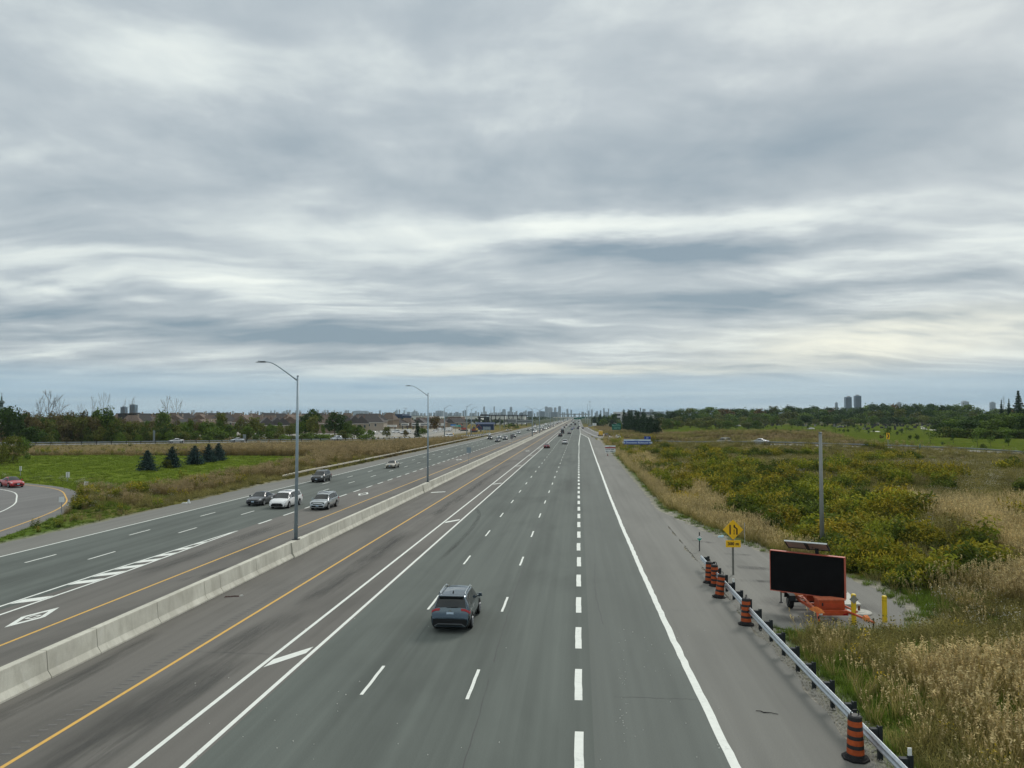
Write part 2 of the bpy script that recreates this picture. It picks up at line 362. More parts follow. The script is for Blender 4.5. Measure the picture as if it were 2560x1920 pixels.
def ground_z(x, y):
    x = np.asarray(x, float); y = np.asarray(y, float)
    d, zr = pdist(x, y, RAMP_RS)
    yr = np.interp(x, [p[0] for p in RAMP_R[:10]], [p[1] for p in RAMP_R[:10]])
    outer = ((y > yr) & (x > 4)) | (x > 108)
    far = np.maximum(zr, 1.7*sst(x, 30, 70))*sst(x, 8, 26)
    h_in = zr*(1-sst(d, 4, 34)) + 1.0*sst(x, 15, 30)*sst(d, 8, 34)*(1-sst(d, 90, 150))
    h_out = zr*(1-sst(d, 4, 40))+far*sst(d, 4, 40)
    hR = np.where(outer, h_out, h_in)
    for cx_, cy_, rx, ry, a in ((52, 262, 22, 16, 2.2), (72, 282, 20, 14, 1.9), (36, 300, 14, 22, 1.4), (60, 330, 30, 16, 1.2), (120, 300, 25, 30, .4)):
        hR = hR + a*np.exp(-((x-cx_)/rx)**2-((y-cy_)/ry)**2)
    hR = hR + (fbm(x, y, 13, 3)-.5)*2.2*sst(x, 13, 26)*sst(d, 8, 26)
    hR = hR - .35*np.exp(-((x-edge_r(y)-4.5)/2.2)**2)*(y < 330)*(1-sst(x, 14, 20))*sst(y, 70, 95)
    # never let the slope swallow the pavement
    hR = hR*np.maximum(sst(x-edge_r(y), 1.0, 7.0), 1-sst(d, 4.5, 9))
    dl, zl = pdist(x, y, RAMP_LS)
    hL = zl*(1-sst(dl, 5, 16)); hL = hL+(fbm(x, y, 11, 3)-.5)*.5*sst(-45.5-x, 1, 8)*sst(dl, 5, 12)
    dlo, _ = pdist(x, y, LOOP_S); hL = hL*sst(dlo, 6.5, 12)
    dp = inpoly(x, y, PULL); 
    h = np.where(x > -18, hR, hL); h = np.where(dp, 0, h)
    cxp, cyp = 12.5, 50.; h = h*np.where((x > 7) & (x < 26) & (y > 30) & (y < 90), sst(np.hypot((x-cxp)/6.5, (y-cyp)/18), .9, 1.5), 1)
    road = (x > -45.2) & (x < edge_r(y)+.3)
    dd = np.minimum(np.where(outer | (x > 4), d, 99), np.minimum(dl, 99))
    sink = np.where(road, -.06, np.where((d < 4.6) | (dl < 4.8) | (dlo < 5.9) | dp, -.06, 0))
    return h*(~road)+sink
def gz(x, y): return float(ground_z(np.array([x]), np.array([y]))[0])
def gat(px, py):
    z = 0.
    for _ in range(12): p = at(px, py, z); z = .5*z+.5*gz(p[0], p[1])
    return np.array([p[0], p[1], gz(p[0], p[1])])
# ---------------------------------------------------------------- zone colours of the land (real soil and plant colours)
def cem_line(x, y):
    a = np.interp(x, [20, 48, 64, 76, 90, 100, 112, 160], [430, 335, 262, 205, 186, 176, 150, 110]); return np.maximum(a, 400-230*sst(x/np.maximum(y, 1), .30, .37))
def zone_color(x, y):
    n1 = fbm(x, y, 9, 4); n2 = fbm(x+300, y, 3.2, 3); n3 = fbm(x, y+500, 30, 3)
    def C(r, g, b): return np.array([r, g, b])[None, :]
    def mixa(a, b, t): t = np.asarray(t)[:, None]; return a*(1-t)+b*t
    brown = mixa(C(.150, .122, .056), C(.205, .165, .080), n1)
    green = mixa(C(.062, .100, .020), C(.092, .132, .026), n2)
    lawn = mixa(C(.095, .140, .020), C(.170, .205, .036), fbm(x, y*2.0, 6, 4))
    olive = mixa(C(.115, .112, .034), C(.165, .148, .050), n1)
    gravel = mixa(C(.26, .245, .21), C(.36, .34, .30), n2)
    c = mixa(olive, brown, sst(n3, .40, .62))
    # meadow inside the loop on the left
    mead = sst(-52-x, 0, 6)*sst(y, 92, 104)*(1-sst(y+(n3-.5)*10, 176, 186))*sst(-x-48-(y-100)*.06+(n1-.5)*14, 4, 14)
    c = mixa(c, lawn, mead*sst(n1, .12, .30))
    wedge = sst(-44.5-x, 0, 1.0)*(1-sst(y, 62, 78))
    c = mixa(c, green*1.25, wedge)
    # cemetery lawn beyond the right ramp
    d, _ = pdist(x, y, RAMP_RS); yr = np.interp(x, [p[0] for p in RAMP_R[:10]], [p[1] for p in RAMP_R[:10]])
    outer = ((y > yr) & (x > 14)) | (x > 110)
    cem = outer*sst(x/np.maximum(y, 1), .100, .118)*sst(np.maximum(y-cem_line(x, y)+(n1-.5)*16, 0), 0, 8)*(1-sst(y, 740, 760))
    c = mixa(c, lawn*.66, cem)
    mound = outer*(1-cem)*(x < 130); c = mixa(c, C(.105, .082, .045)*(0.8+.5*n2[:, None]), mound*.8)
    # verge by the right guard rail
    vg = (x > edge_r(y)-.3)*(1-sst(x-edge_r(y)+(n2-.5)*1.2, .6, 1.3))*(y < 330)
    gr = (x > edge_r(y))*(1-sst(x-edge_r(y)+(n2-.5)*3, 3.5, 6.5))*(1-sst(y, 200, 300))
    c = mixa(c, green, gr*.9); c = mixa(c, gravel, vg)
    pg = inpoly(x, y, [(px_*1.0+(1.2 if px_ > 9 else 0), py_+(2 if py_ > 60 else -1.2)) for px_, py_ in PULL]); c = mixa(c, gravel, pg*.9)
    vl = (x < edge_l(y)+.3)*(1-sst(edge_l(y)-x+(n2-.5)*.8, .3, .9))*(y < 300); c = mixa(c, gravel, vl*.8)
    # building plots and the works yard far left
    yard = sst(-x, 62, 75)*sst(y, 318, 330)*(1-sst(y, 560, 600))*sst(x+330-(y-330)*.35, 0, 20)
    c = mixa(c, mixa(C(.30, .28, .25), C(.40, .385, .36), n1), yard*.95)
    far = sst(np.hypot(x, y), 700, 1100); c = mixa(c, mixa(C(.05, .07, .035), C(.12, .12, .09), n3), far)
    return np.clip(c, 0.005, 1)
def axis(lo, hi, step, ext, grow):
    a = list(np.arange(lo, hi+step/2, step)); s = step; v = hi
    while v < ext: s *= grow; v += s; a.append(v)
    s = step; v = lo; pre = []
    while v > -ext: s *= grow; v -= s; pre.append(v)
    return np.array(pre[::-1]+a)
def build_ground():
    xs = axis(-175, 140, 1.3, 9000, 1.16); ys = axis(10, 330, 1.3, 9000, 1.09)
    X, Y = np.meshgrid(xs, ys); x, y = X.ravel(), Y.ravel(); z = ground_z(x, y)
    nx, ny = len(xs), len(ys); i = np.arange((ny-1)*(nx-1)); r, c = i//(nx-1), i % (nx-1); a = r*nx+c
    f = np.stack([a, a+1, a+nx+1, a+nx], 1)
    me = bpy.data.meshes.new('ground'); me.vertices.add(len(x)); me.vertices.foreach_set('co', np.stack([x, y, z], 1).astype('f4').ravel())
    me.loops.add(f.size); me.loops.foreach_set('vertex_index', f.ravel().astype('i4')); me.polygons.add(len(f))
    me.polygons.foreach_set('loop_start', (np.arange(len(f))*4).astype('i4')); me.polygons.foreach_set('use_smooth', np.ones(len(f), bool))
    me.update(calc_edges=True)
    at_ = me.attributes.new('Col', 'FLOAT_COLOR', 'POINT'); at_.data.foreach_set('color', np.concatenate([zone_color(x, y), np.ones((len(x), 1))], 1).astype('f4').ravel())
    g = newmat('ground_soil', 1., .0); va = g.n('ShaderNodeVertexColor', layer_name='Col')
    n1 = g.noise(g.pos(), 1.1, 6, .7); n2 = g.noise(g.pos(), 9, 4, .7)
    cc = g.mix(1., va.outputs[0], g.ramp(n1, (.28, .62), (.72, 1.35)), 'MULTIPLY'); cc = g.mix(1., cc, g.ramp(n2, (.25, .7), (.75, 1.28)), 'MULTIPLY')
    g.l(cc, g.b.inputs['Base Color']); g.bump(n1, .6, .12); me.materials.append(g.m)
    tag(put('ground', me), kind='structure')
build_ground()
def strip(name, xl, xr, ys, z, m, parent=None):
    b = MB(); V = []
    for y in ys: V += [(xl(y) if callable(xl) else xl, y, z), (xr(y) if callable(xr) else xr, y, z)]
    b.add(V, [(2*i, 2*i+1, 2*i+3, 2*i+2) for i in range(len(ys)-1)]); return b.build(name, m, parent, fix=False)
YS = list(range(-20, 480, 6))+[480, 520, 600, 800, 1200, 2000, 3200, 5000]
ROAD = tag(strip('road', -20.4, -11.1, YS, .0, M_HOV), kind='structure')
tag(strip('road', -29.75, -20.5, YS, .0, M_HOV), kind='structure')
tag(strip('road', -11.1, .42, YS, .0, M_LANE), kind='structure')
rw = lambda y: np.interp(y, [-20, 22.4, 34, 48, 70, 96, 200, 342, 352, 430, 5000], [4.75, 4.42, 4.18, 4.02, 3.86, 3.80, 3.95, 4.35, 4.2, .9, .9])
tag(strip('road', .42, lambda y: rw(y)+.1, YS, .0, M_AUX), kind='structure')
tag(strip('road_shoulder', lambda y: rw(y)+.1, lambda y: edge_r(y)+(.12*math.sin(y*1.7)+.08*math.sin(y*.63) if y < 200 else 0), list(range(-20, 200, 1))+[y for y in YS if y >= 200], .0, M_SHLD), kind='structure')
tag(strip('road', -41.2, -29.75, YS, .0, M_LANE), kind='structure')
tag(strip('road_shoulder', lambda y: edge_l(y)+(.15*math.sin(y*1.3)+.1*math.sin(y*.51) if y < 200 else 0), -41.2, list(range(-20, 200, 1))+[y for y in YS if y >= 200], .0, M_SHLD), kind='structure')
def road_path(name, path, wl, wr, m, lift=.0):
    b = MB(); b.sweep([(-wl-.6, -.5), (-wl, lift), (wr, lift), (wr+.6, -.5)], path, closed=False); return tag(b.build(name, m, fix=False), kind='structure')
road_path('ramp_road', RAMP_RS, 4.2, 4.2, M_RAMP, .006)
road_path('ramp_road', RAMP_LS, 4.4, 4.4, M_RAMP, .006)
road_path('ramp_road', LOOP_S, 6.6, 5.5, M_RAMP, .003)
b = MB(); n = len(PULL); pp = [tuple(p) for p in smooth_path([(x, y, 0) for x, y in PULL], 1.0)]
pp = [(x+.25*math.sin(i*1.9)*(x > 9), y+.2*math.sin(i*1.3)*(y < 38), .004) for i, (x, y, _) in enumerate(pp)]
b.add(pp, [tuple(range(len(pp)))]); tag(b.build('pullout_pavement', M_PULL, fix=False), kind='structure')
# ---------------------------------------------------------------- road paint: each dash its own piece of the road
ZP = .006
def quadmark(name, pts, m=M_WHITE, parent=ROAD, z=ZP):
    b = MB(); b.add([(p[0], p[1], z) for p in pts], [tuple(range(len(pts)))]); return b.build(name, m, parent, fix=False)
def line(name, path, w, m=M_WHITE, z=ZP, jit=0.0):
    b = MB(); V = []
    P = [np.array(p[:2], float) for p in path]
    for i, p in enumerate(P):
        t = P[min(i+1, len(P)-1)]-P[max(i-1, 0)]; t = t/np.linalg.norm(t); r = np.array([t[1], -t[0]])
        j = jit*random.uniform(-1, 1)
        zz = (path[i][2] if len(path[i]) > 2 else 0)+z
        for s in (-w/2+j*.5, w/2+j): q = p+r*s; V.append((q[0], q[1], zz))
    b.add(V, [(2*i, 2*i+1, 2*i+3, 2*i+2) for i in range(len(P)-1)]); return b.build(name, m, ROAD, fix=False)
yl = lambda x, y0=-20, y1=3200: [(x, y) for y in list(np.arange(y0, min(y1, 300), 4.))+[v for v in (300, 400, 520, 700, 1000, 1600, 2400, 3200) if v <= y1]]
line('lane_line', yl(-11.28), .17); line('lane_line', yl(-12.72), .17)
line('edge_line', yl(-16.4), .15, M_YEL); line('edge_line', yl(-25.15), .15, M_YEL)
line('edge_line', yl(-41.0), .18)
line('edge_line', [(rw(y), y) for y in list(np.arange(-20, 120, .7))+list(range(120, 432, 4))], .29, jit=.028)
line('edge_line', [(.75, y) for y in (430, 520, 700, 1000, 1600, 2400, 3200)], .2)
line('edge_line', [(-.05, 258), (.1, 300), (.5, 380), (.8, 432)], .28)
line('lane_line', [(-29.05, -20), (-29.05, 46.5), (-29.66, 64)], .17); line('lane_line', [(-30.32, -20), (-30.32, 46.5), (-29.72, 64)], .17)
DASH = {}
def dash(w, ln, x, y, name='lane_dash'):
    k = (w, ln)
    if k not in DASH:
        b = MB(); n = 6; V = []
        for i in range(n+1):
            j = random.uniform(-.008, .008); V += [(-w/2+j, ln*i/n, 0), (w/2+j, ln*i/n, 0)]
        b.add(V, [(2*i, 2*i+1, 2*i+3, 2*i+2) for i in range(n)]); DASH[k] = b.mesh('lane_dash', M_WHITE)
    return put(name, DASH[k], ROAD, (x+random.uniform(-.02, .02), y, ZP))
for i in range(-1, 20): dash(.125, 3.15, -7.8, 27.0+i*12.0-(12 if i < 0 else 0)*0); dash(.125, 3.15, -3.95, 26.9+i*12.0)
for i in range(40):
    y = 21.2+i*5.95
    if y < 262: dash(.275, 3.3, -.05 if y < 200 else .0, y)
for i in range(-1, 14): dash(.15, 3.1, -37.65, 48.9+i*12.0); dash(.15, 3.1, -34.15, 50.4+i*12.0)
for i in range(24): dash(.22, 3.0, -29.6, 68.2+i*5.95)
def far_dashes(x, y0, y1, w, cyc, ln):   # beyond the reach of single pieces
    b = MB(); y = y0
    while y < y1: b.add([(x-w/2, y, ZP), (x+w/2, y, ZP), (x+w/2, y+ln, ZP), (x-w/2, y+ln, ZP)], [(0, 1, 2, 3)]); y += cyc
    tag(b.build('far_dashes', M_WHITE, ROAD, fix=False), kind='stuff')
far_dashes(-7.8, 267, 1300, .15, 12, 3.15); far_dashes(-3.95, 267, 1300, .15, 12, 3.15); far_dashes(-37.65, 217, 1300, .15, 12, 3.1); far_dashes(-34.15, 218.4, 1300, .15, 12, 3.1); far_dashes(-29.6, 211, 1000, .22, 5.95, 3.)
for y in (30.9, 71.6, 111.6, 151.6, 192, 232): quadmark('buffer_bar', [(-12.55, y-1.35), (-11.5, y+.55), (-11.5, y+1.45), (-12.55, y-.35)])
for k, y in enumerate((38.2, 42.75, 45.0, 47.2, 49.4, 51.7, 54.2, 56.8)):
    f = max(0, (y-45.5)/17.5); xl, xr = -30.2+.5*f, -29.17-.48*f
    quadmark('hatch_bar', [(xl, y-.05), (xr, y+.85), (xr, y+1.95), (xl, y+1.0)])
def diamond(cx_, y, s=1.0, inner=True):
    w, h, t = .60*s, 1.92*s, .15
    O = [(0, -h), (w, 0), (0, h), (-w, 0)]; I = [(0, -h+.8*s), (w-t*1.6, 0), (0, h-.8*s), (-w+t*1.6, 0)]
    for k in range(4):
        k2 = (k+1) % 4; a0, a1, b1, b0 = O[k], O[k2], I[k2], I[k]
        e = .012
        P = [(cx_+a0[0]*(1-e)+a1[0]*e, y+a0[1]*(1-e)+a1[1]*e), (cx_+a1[0]*(1-e)+a0[0]*e, y+a1[1]*(1-e)+a0[1]*e), (cx_+b1[0], y+b1[1]), (cx_+b0[0], y+b0[1])]
        quadmark('diamond_mark', P)
    if inner:
        for (x0, y0, x1, y1) in ((-.20, -.36, -.12, .36), (.12, -.36, .20, .36), (-.12, -.36, .12, -.25), (-.12, .25, .12, .36)): quadmark('diamond_mark', [(cx_+x0, y+y0), (cx_+x1, y+y0), (cx_+x1, y+y1), (cx_+x0, y+y1)])
diamond(-27.1, 35.85); diamond(-27.6, 95.5, 1.1, False); diamond(-27.4, 172, 1.2, False); diamond(-27, 300, 1.2, False); diamond(-14.6, 216, 1.2, False)
quadmark('diamond_mark', [(-19.3, 97.6), (-17.6, 98.8), (-17.6, 99.5), (-19.3, 98.5)])
# loop ramp and right ramp lines
line('edge_line', offs(LOOP_S, 4.1), .16, M_YEL, .010); line('edge_line', offs(LOOP_S, -1.0), .16, M_WHITE, .010)
line('edge_line', offs(RAMP_RS, 2.9), .2, M_WHITE, .014); line('edge_line', offs(RAMP_RS, -2.7), .2, M_WHITE, .014)
line('edge_line', offs(RAMP_LS, 2.9), .2, M_WHITE, .014)
# seams, cracks, stains and grooves
M_TAR = pm('crack_sealant', (.055, .056, .055), .7, 0, .2, 8)
def crack(path, w): 
    P = [np.array(p, float) for p in smooth_path([(x, y, 0) for x, y in path], .8)]
    P = [p+np.array([random.uniform(-.035, .035), 0, 0]) for p in P]; b = MB(); V = []
    for p in P: ww = w*random.uniform(.3, 1); V += [(p[0]-ww/2, p[1], .0045), (p[0]+ww/2, p[1]+.02, .0045)]
    b.add(V, [(2*i, 2*i+1, 2*i+3, 2*i+2) for i in range(len(P)-1)]); b.build('pavement_crack', M_TAR, ROAD, fix=False)
crack([(-3.25, 18), (-3.35, 24), (-3.45, 29)], .035); crack([(-3.5, 31), (-3.62, 40), (-3.7, 52), (-3.75, 70)], .05); crack([(-7.2, 31), (-7.3, 40), (-7.5, 52)], .03)
crack([(1.1, 37), (.9, 44), (1.05, 52)], .04)
def hcrack(x0, x1, y, w=.03):
    b = MB(); n = 16; V = []
    for i in range(n+1):
        x = x0+(x1-x0)*i/n; dy = random.uniform(-.04, .04); V += [(x, y+dy, .0045), (x, y+dy+w*random.uniform(.3, 1), .0045)]
    b.add(V, [(2*i, 2*i+2, 2*i+3, 2*i+1) for i in range(n)]); b.build('pavement_crack', M_TAR, ROAD, fix=False)
hcrack(1.2, 4.1, 27.6); hcrack(-16.2, -13.0, 31.2, .05); hcrack(4.6, 6.4, 40, .02)
M_GROOVE = pm('groove_shade', (.115, .110, .104), .9, 0, .1, 5); M_GROOVE2 = pm('groove_rim', (.20, .193, .182), .9, 0, .1, 5)
b = MB(); y = 18.
while y < 75:
    x = -16.98+.05*math.sin(y); b.add([(x-.16, y-.05, .0042), (x+.16, y-.01, .0042), (x+.16, y+.07, .0042), (x-.16, y+.05, .0042)], [(0, 1, 2, 3)], 0)
    b.add([(x-.14, y+.06, .0043), (x+.14, y+.09, .0043), (x+.12, y+.13, .0043), (x-.14, y+.09, .0043)], [(0, 1, 2, 3)], 1); y += .42
tag(b.build('rumble_strip', [M_GROOVE, M_GROOVE2], ROAD, fix=False), kind='stuff')
# stains of oil and rubber with shapes of their own
def stain_mat():
    g = newmat('tyre_stain', .75, .35); m = g.m
    tr = g.n('ShaderNodeBsdfTransparent'); mx = g.n('ShaderNodeMixShader'); out = g.nt.nodes['Material Output']
    tc = g.n('ShaderNodeTexCoord'); sp = g.n('ShaderNodeSeparateXYZ'); g.l(tc.outputs['UV'], sp.inputs[0])
    ex = g.math('MULTIPLY', g.math('MULTIPLY', sp.outputs[0], g.math('SUBTRACT', 1., sp.outputs[0])), 4.); ey = g.math('MULTIPLY', g.math('MULTIPLY', sp.outputs[1], g.math('SUBTRACT', 1., sp.outputs[1])), 4.)
    e = g.math('MULTIPLY', ex, g.ramp(ey, (.0, 0.), (.5, 1.)))
    n = g.noise(g.pos((1.5, .13, 1)), 1.0, 6, .7, .25)
    a = g.math('MULTIPLY', e, g.ramp(n, (.36, 0.), (.64, .48))); g.b.inputs['Base Color'].default_value = (.062, .062, .060, 1)
    g.l(a, mx.inputs[0]); g.l(tr.outputs[0], mx.inputs[1]); g.l(g.b.outputs[0], mx.inputs[2]); g.l(mx.outputs[0], out.inputs[0]); return m
M_STAIN = stain_mat()
def stain(path, w, z=.0048):
    P = smooth_path([(x, y, 0) for x, y in path], 1.5); b = MB(); V = []
    for i, p in enumerate(P):
        t = P[min(i+1, len(P)-1)]-P[max(i-1, 0)]; t = t/np.linalg.norm(t); V += [(p[0]-t[1]*w/2, p[1]+t[0]*w/2, z), (p[0]+t[1]*w/2, p[1]-t[0]*w/2, z)]
    n = len(P); b.add(V, [(2*i, 2*i+1, 2*i+3, 2*i+2) for i in range(n-1)]); o = b.build('tyre_stain', M_STAIN, ROAD, fix=False)
    uv = o.data.uv_layers.new(name='UVMap'); k = 0
    for i in range(n-1):
        for (u, v) in ((0, i/(n-1)), (1, i/(n-1)), (1, (i+1)/(n-1)), (0, (i+1)/(n-1))): uv.data[k].uv = (u, v); k += 1
stain([(-14.6, 14), (-14.9, 21), (-15.0, 27), (-14.8, 34), (-14.2, 39)], 2.0); stain([(-13.9, 16), (-14.0, 24), (-13.7, 31)], 1.1, .0052); stain([(-14.6, 38), (-14.7, 50), (-14.8, 66)], 1.7)
stain([(-27.6, 44), (-27.6, 56), (-27.5, 70)], 1.8); stain([(-14.8, 66), (-14.6, 90), (-14.6, 120), (-14.6, 160)], 1.3); stain([(-11.9, 84), (-10.5, 79), (-9.8, 73), (-9.5, 64), (-9.6, 52)], .5)
stain([(-24.2, 44), (-23.3, 47), (-22.6, 49)], .9); stain([(-19.6, 20), (-19.1, 27), (-19.4, 34)], 1.0)
stain([(9.6, 52), (12.2, 51.2), (15.2, 50.6)], 1.3, .010); stain([(9.2, 47.6), (12, 47.2), (14.4, 46.9)], .9, .010); stain([(9.6, 42.6), (12.4, 41.8), (15.6, 41.2)], 2.2, .010); stain([(9.4, 38.8), (12.0, 38.6), (14.6, 39.0)], 1.6, .011); stain([(10.4, 56.6), (12.4, 56.0)], .8, .010); stain([(9.0, 62.5), (10.6, 61)], .8, .010)
# ---------------------------------------------------------------- concrete median barrier
def concrete():
    g = newmat('barrier_concrete', .9, .25)
    n0 = g.noise(g.pos(), .45, 5, .6, .4); n1 = g.noise(g.pos((1, 1.7, .6)), 1.0, 6, .65, .5); n2 = g.noise(g.pos((1, 1.3, .9)), 1.3, 5, .7, .8); n3 = g.noise(g.pos(), 30, 3, .7)
    c = g.ramp(n1, (.30, (.47, .455, .385)), (.52, (.60, .585, .505)), (.75, (.68, .66, .58)))
    c = g.mix(g.ramp(n2, (.58, 0.), (.70, .55)), c, (.66, .65, .60)); c = g.mix(g.ramp(n0, (.35, .45), (.6, 0.)), c, (.36, .34, .29))
    g.l(g.mix(1., c, g.ramp(n3, (.2, .88), (.8, 1.1)), 'MULTIPLY'), g.b.inputs['Base Color']); g.bump(n3, .3, .01); return g.m
M_CONC = concrete(); BX = -20.45
BP = [(-.40, -.02), (-.40, .07), (-.24, .30), (-.165, 1.03), (-.145, 1.05), (.145, 1.05), (.165, 1.03), (.24, .30), (.40, .07), (.40, -.02)]
bar = thing('median_barrier', 'long pale concrete barrier dividing the two carriageways', 'barrier', (BX, 0, 0))
js = [-8., -3.4, 1.2, 5.8, 10.4, 15., 19.4, 23.6, 27.6, 30.6, 35.2, 39.8, 41.6, 46.4, 52.2, 55.1, 58.6, 62.5, 66.6, 70.4]
y = 70.4
while y < 140: y += 4.5; js.append(y)
while y < 420: y += 22; js.append(y)
js += [600, 1000, 1800, 3000]
for a, c in zip(js[:-1], js[1:]):
    gp = .018; q = MB(); wide = 1.42 if any(abs((a+c)/2-L) < 2 for L in (53.6, 101.6)) else 1.0
    q.sweep([(u*wide if v > .2 else u*(1+(wide-1)*.4), v) for u, v in BP], [(0, a+gp, 0), (0, c-gp, 0)]); q.build('barrier_panel', M_CONC, bar)
q = MB(); q.sweep([(u*.93, v*.97) for u, v in BP], [(0, -8, 0), (0, 3000, 0)]); q.build('joint_filler', pm('joint_mortar', (.16, .15, .13), .9), bar)
# ---------------------------------------------------------------- guard rails
WB = [(-.02, .56), (.045, .60), (.045, .64), (-.03, .70), (.045, .76), (.045, .80), (-.02, .85), (-.045, .845), (.02, .795), (.02, .765), (-.06, .70), (.02, .635), (.02, .605), (-.045, .565)]
def rail(name, label, path, step, flip=1, nmax=300, cat='guard rail', steel=None, block=True, zs=True, reflect=()):
    P = [np.array(p, float) for p in smooth_path(path, 1.5)]
    r = thing(name, label, cat, (P[0][0], P[0][1], 0)); o = np.array([P[0][0], P[0][1], 0])
    b = MB(); b.sweep([(u*flip, v) for u, v in WB], [p-o for p in P]); b.build('rail_beam', steel or M_STEEL, r)
    cum = [0.]
    for i in range(1, len(P)): cum.append(cum[-1]+np.linalg.norm(P[i]-P[i-1]))
    n = int(cum[-1]/step); pm_ = MB(); pm_.box((0, 0, .36), (.035, .15, 1.16)); pm_.box((.07, 0, .36), (.11, .02, 1.16)); pmesh = pm_.mesh('rail_post', M_DARKPL)
    bm_ = MB(); bm_.box((0, 0, .70), (.20, .16, .36)); bmesh_ = bm_.mesh('spacer_block', M_DARKPL)
    for k in range(min(n, nmax)):
        s = (k+.4)*step; i = min(max(1, int(np.searchsorted(cum, s))), len(P)-1); t = (s-cum[i-1])/(cum[i]-cum[i-1]); p = P[i-1]*(1-t)+P[i]*t; d = P[i]-P[i-1]; d /= np.linalg.norm(d[:2]); rr = np.array([d[1], -d[0], 0])
        rz = math.atan2(d[1], d[0])-math.pi/2 + (math.pi if flip > 0 else 0)
        if block: put('spacer_block', bmesh_, r, p-o-rr*flip*.165, rz)
        put('rail_post', pmesh, r, p-o-rr*flip*(.30 if block else .1), rz)
        if k in reflect:
            q = MB(); q.box((.03, 0, 1.04), (.10, .03, .20)); q.build('reflector', pm('reflector_white', (.75, .78, .76), .5), r, loc=p-o-rr*flip*.30, rz=rz)
    return r
rail('guard_rail', 'shiny steel guard rail with dark posts along the right shoulder edge beside the message trailer', [(7.95, 51.0, 0), (8.03, 43, 0), (8.12, 35, 0), (8.24, 29, 0), (8.40, 22.8, 0), (8.62, 16, 0), (9.0, 9, 0)], 1.92, flip=1, reflect=(4, 15))
rail('guard_rail', 'weathered steel guard rail along the far left edge of the oncoming lanes', [(-47.4, 118, -.35), (-46.2, 126, .0), (-45.9, 142, 0), (-45.7, 200, 0), (-45.7, 280, 0), (-45.8, 380, 0), (-45.8, 520, 0)], 3.8, flip=1, steel=pm('rail_weathered', (.42, .40, .34), .55, .5, .2, 3))
rail('guard_rail', 'low steel guard rail in front of the far left ramp and the bare woods', offs(RAMP_L[1:-1], -4.6), 3.8, flip=1)
rail('guard_rail', 'dull steel guard rail curving along the right hand ramp below the cemetery', offs(RAMP_R[4:], 4.6), 3.8, flip=1, steel=M_STEELD)
# ---------------------------------------------------------------- plants: leaf and blade meshes
def vegmat(name, tint=(1, 1, 1), var=.35, trans=.25, rough=.85):
    g = newmat(name, rough, .25); va = g.n('ShaderNodeVertexColor', layer_name='Col'); oi = g.n('ShaderNodeObjectInfo')
    r = g.ramp(oi.outputs['Random'], (0, (1-var, 1-var*.9, 1-var)), (.5, (1., 1., 1.)), (1., (1+var*.9, 1+var*.8, 1+var*.6)))
    c = g.mix(1., va.outputs[0], r, 'MULTIPLY'); n = g.noise(g.pos(), .22, 3, .6)
    c = g.mix(1., c, g.ramp(n, (.3, .72), (.7, 1.25)), 'MULTIPLY'); c = g.mix(1., c, tint, 'MULTIPLY'); g.l(c, g.b.inputs['Base Color'])
    tl = g.n('ShaderNodeBsdfTranslucent'); g.l(c, tl.inputs[0]); mx = g.n('ShaderNodeMixShader'); mx.inputs[0].default_value = trans
    g.l(g.b.outputs[0], mx.inputs[1]); g.l(tl.outputs[0], mx.inputs[2]); g.l(mx.outputs[0], g.nt.nodes['Material Output'].inputs[0]); return g.m
M_VEG = vegmat('leaf_and_blade'); M_TREE = vegmat('tree_leaf', (1, 1, 1), .28, .18); M_BARK = pm('bark', (.085, .070, .055), .95, 0, .3, 5); M_BARKG = pm('grey_bark', (.15, .135, .12), .95, 0, .25, 5)
def cmesh(name, V, Fc, C, m, smooth=False):      # arrays: verts, tri/quad faces (equal size), vertex colours
    V = np.asarray(V, 'f4'); Fc = np.asarray(Fc, 'i4'); k = Fc.shape[1]; me = bpy.data.meshes.new(name)
    me.vertices.add(len(V)); me.vertices.foreach_set('co', V.ravel()); me.loops.add(Fc.size); me.loops.foreach_set('vertex_index', Fc.ravel())
    me.polygons.add(len(Fc)); me.polygons.foreach_set('loop_start', (np.arange(len(Fc))*k).astype('i4'))
    if smooth: me.polygons.foreach_set('use_smooth', np.ones(len(Fc), bool))
    me.update(calc_edges=True); a = me.attributes.new('Col', 'FLOAT_COLOR', 'POINT')
    a.data.foreach_set('color', np.concatenate([np.clip(C, .002, 1), np.ones((len(V), 1))], 1).astype('f4').ravel()); me.materials.append(m); return me
def blade_arrays(n, h0, h1, w, spread, lean, cb, ct, r, cv=.25):
    V = []; Fq = []; C = []
    for i in range(n):
        a = r.uniform(0, 6.283); d = spread*math.sqrt(r.uniform(0, 1)); bx, by = d*math.cos(a), d*math.sin(a); h = r.uniform(h0, h1)
        la = r.uniform(0, 6.283) if r.uniform() < .4 else a; ln = lean*h*r.uniform(.2, 1.); ww = w*r.uniform(.7, 1.3); pa = r.uniform(0, 6.283); px, py = math.cos(pa)*ww/2, math.sin(pa)*ww/2
        o = len(V); k = 1+cv*r.uniform(-1, 1)
        for t in (0, .5, 1.0):
            s = t*t; z = h*(t-.18*s*lean); x, y = bx+math.cos(la)*ln*s, by+math.sin(la)*ln*s; q = 1-.75*t
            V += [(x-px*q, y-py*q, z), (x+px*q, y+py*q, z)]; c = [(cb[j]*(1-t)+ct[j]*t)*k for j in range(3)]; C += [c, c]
        Fq += [(o, o+1, o+3, o+2), (o+2, o+3, o+5, o+4)]
    return V, Fq, C
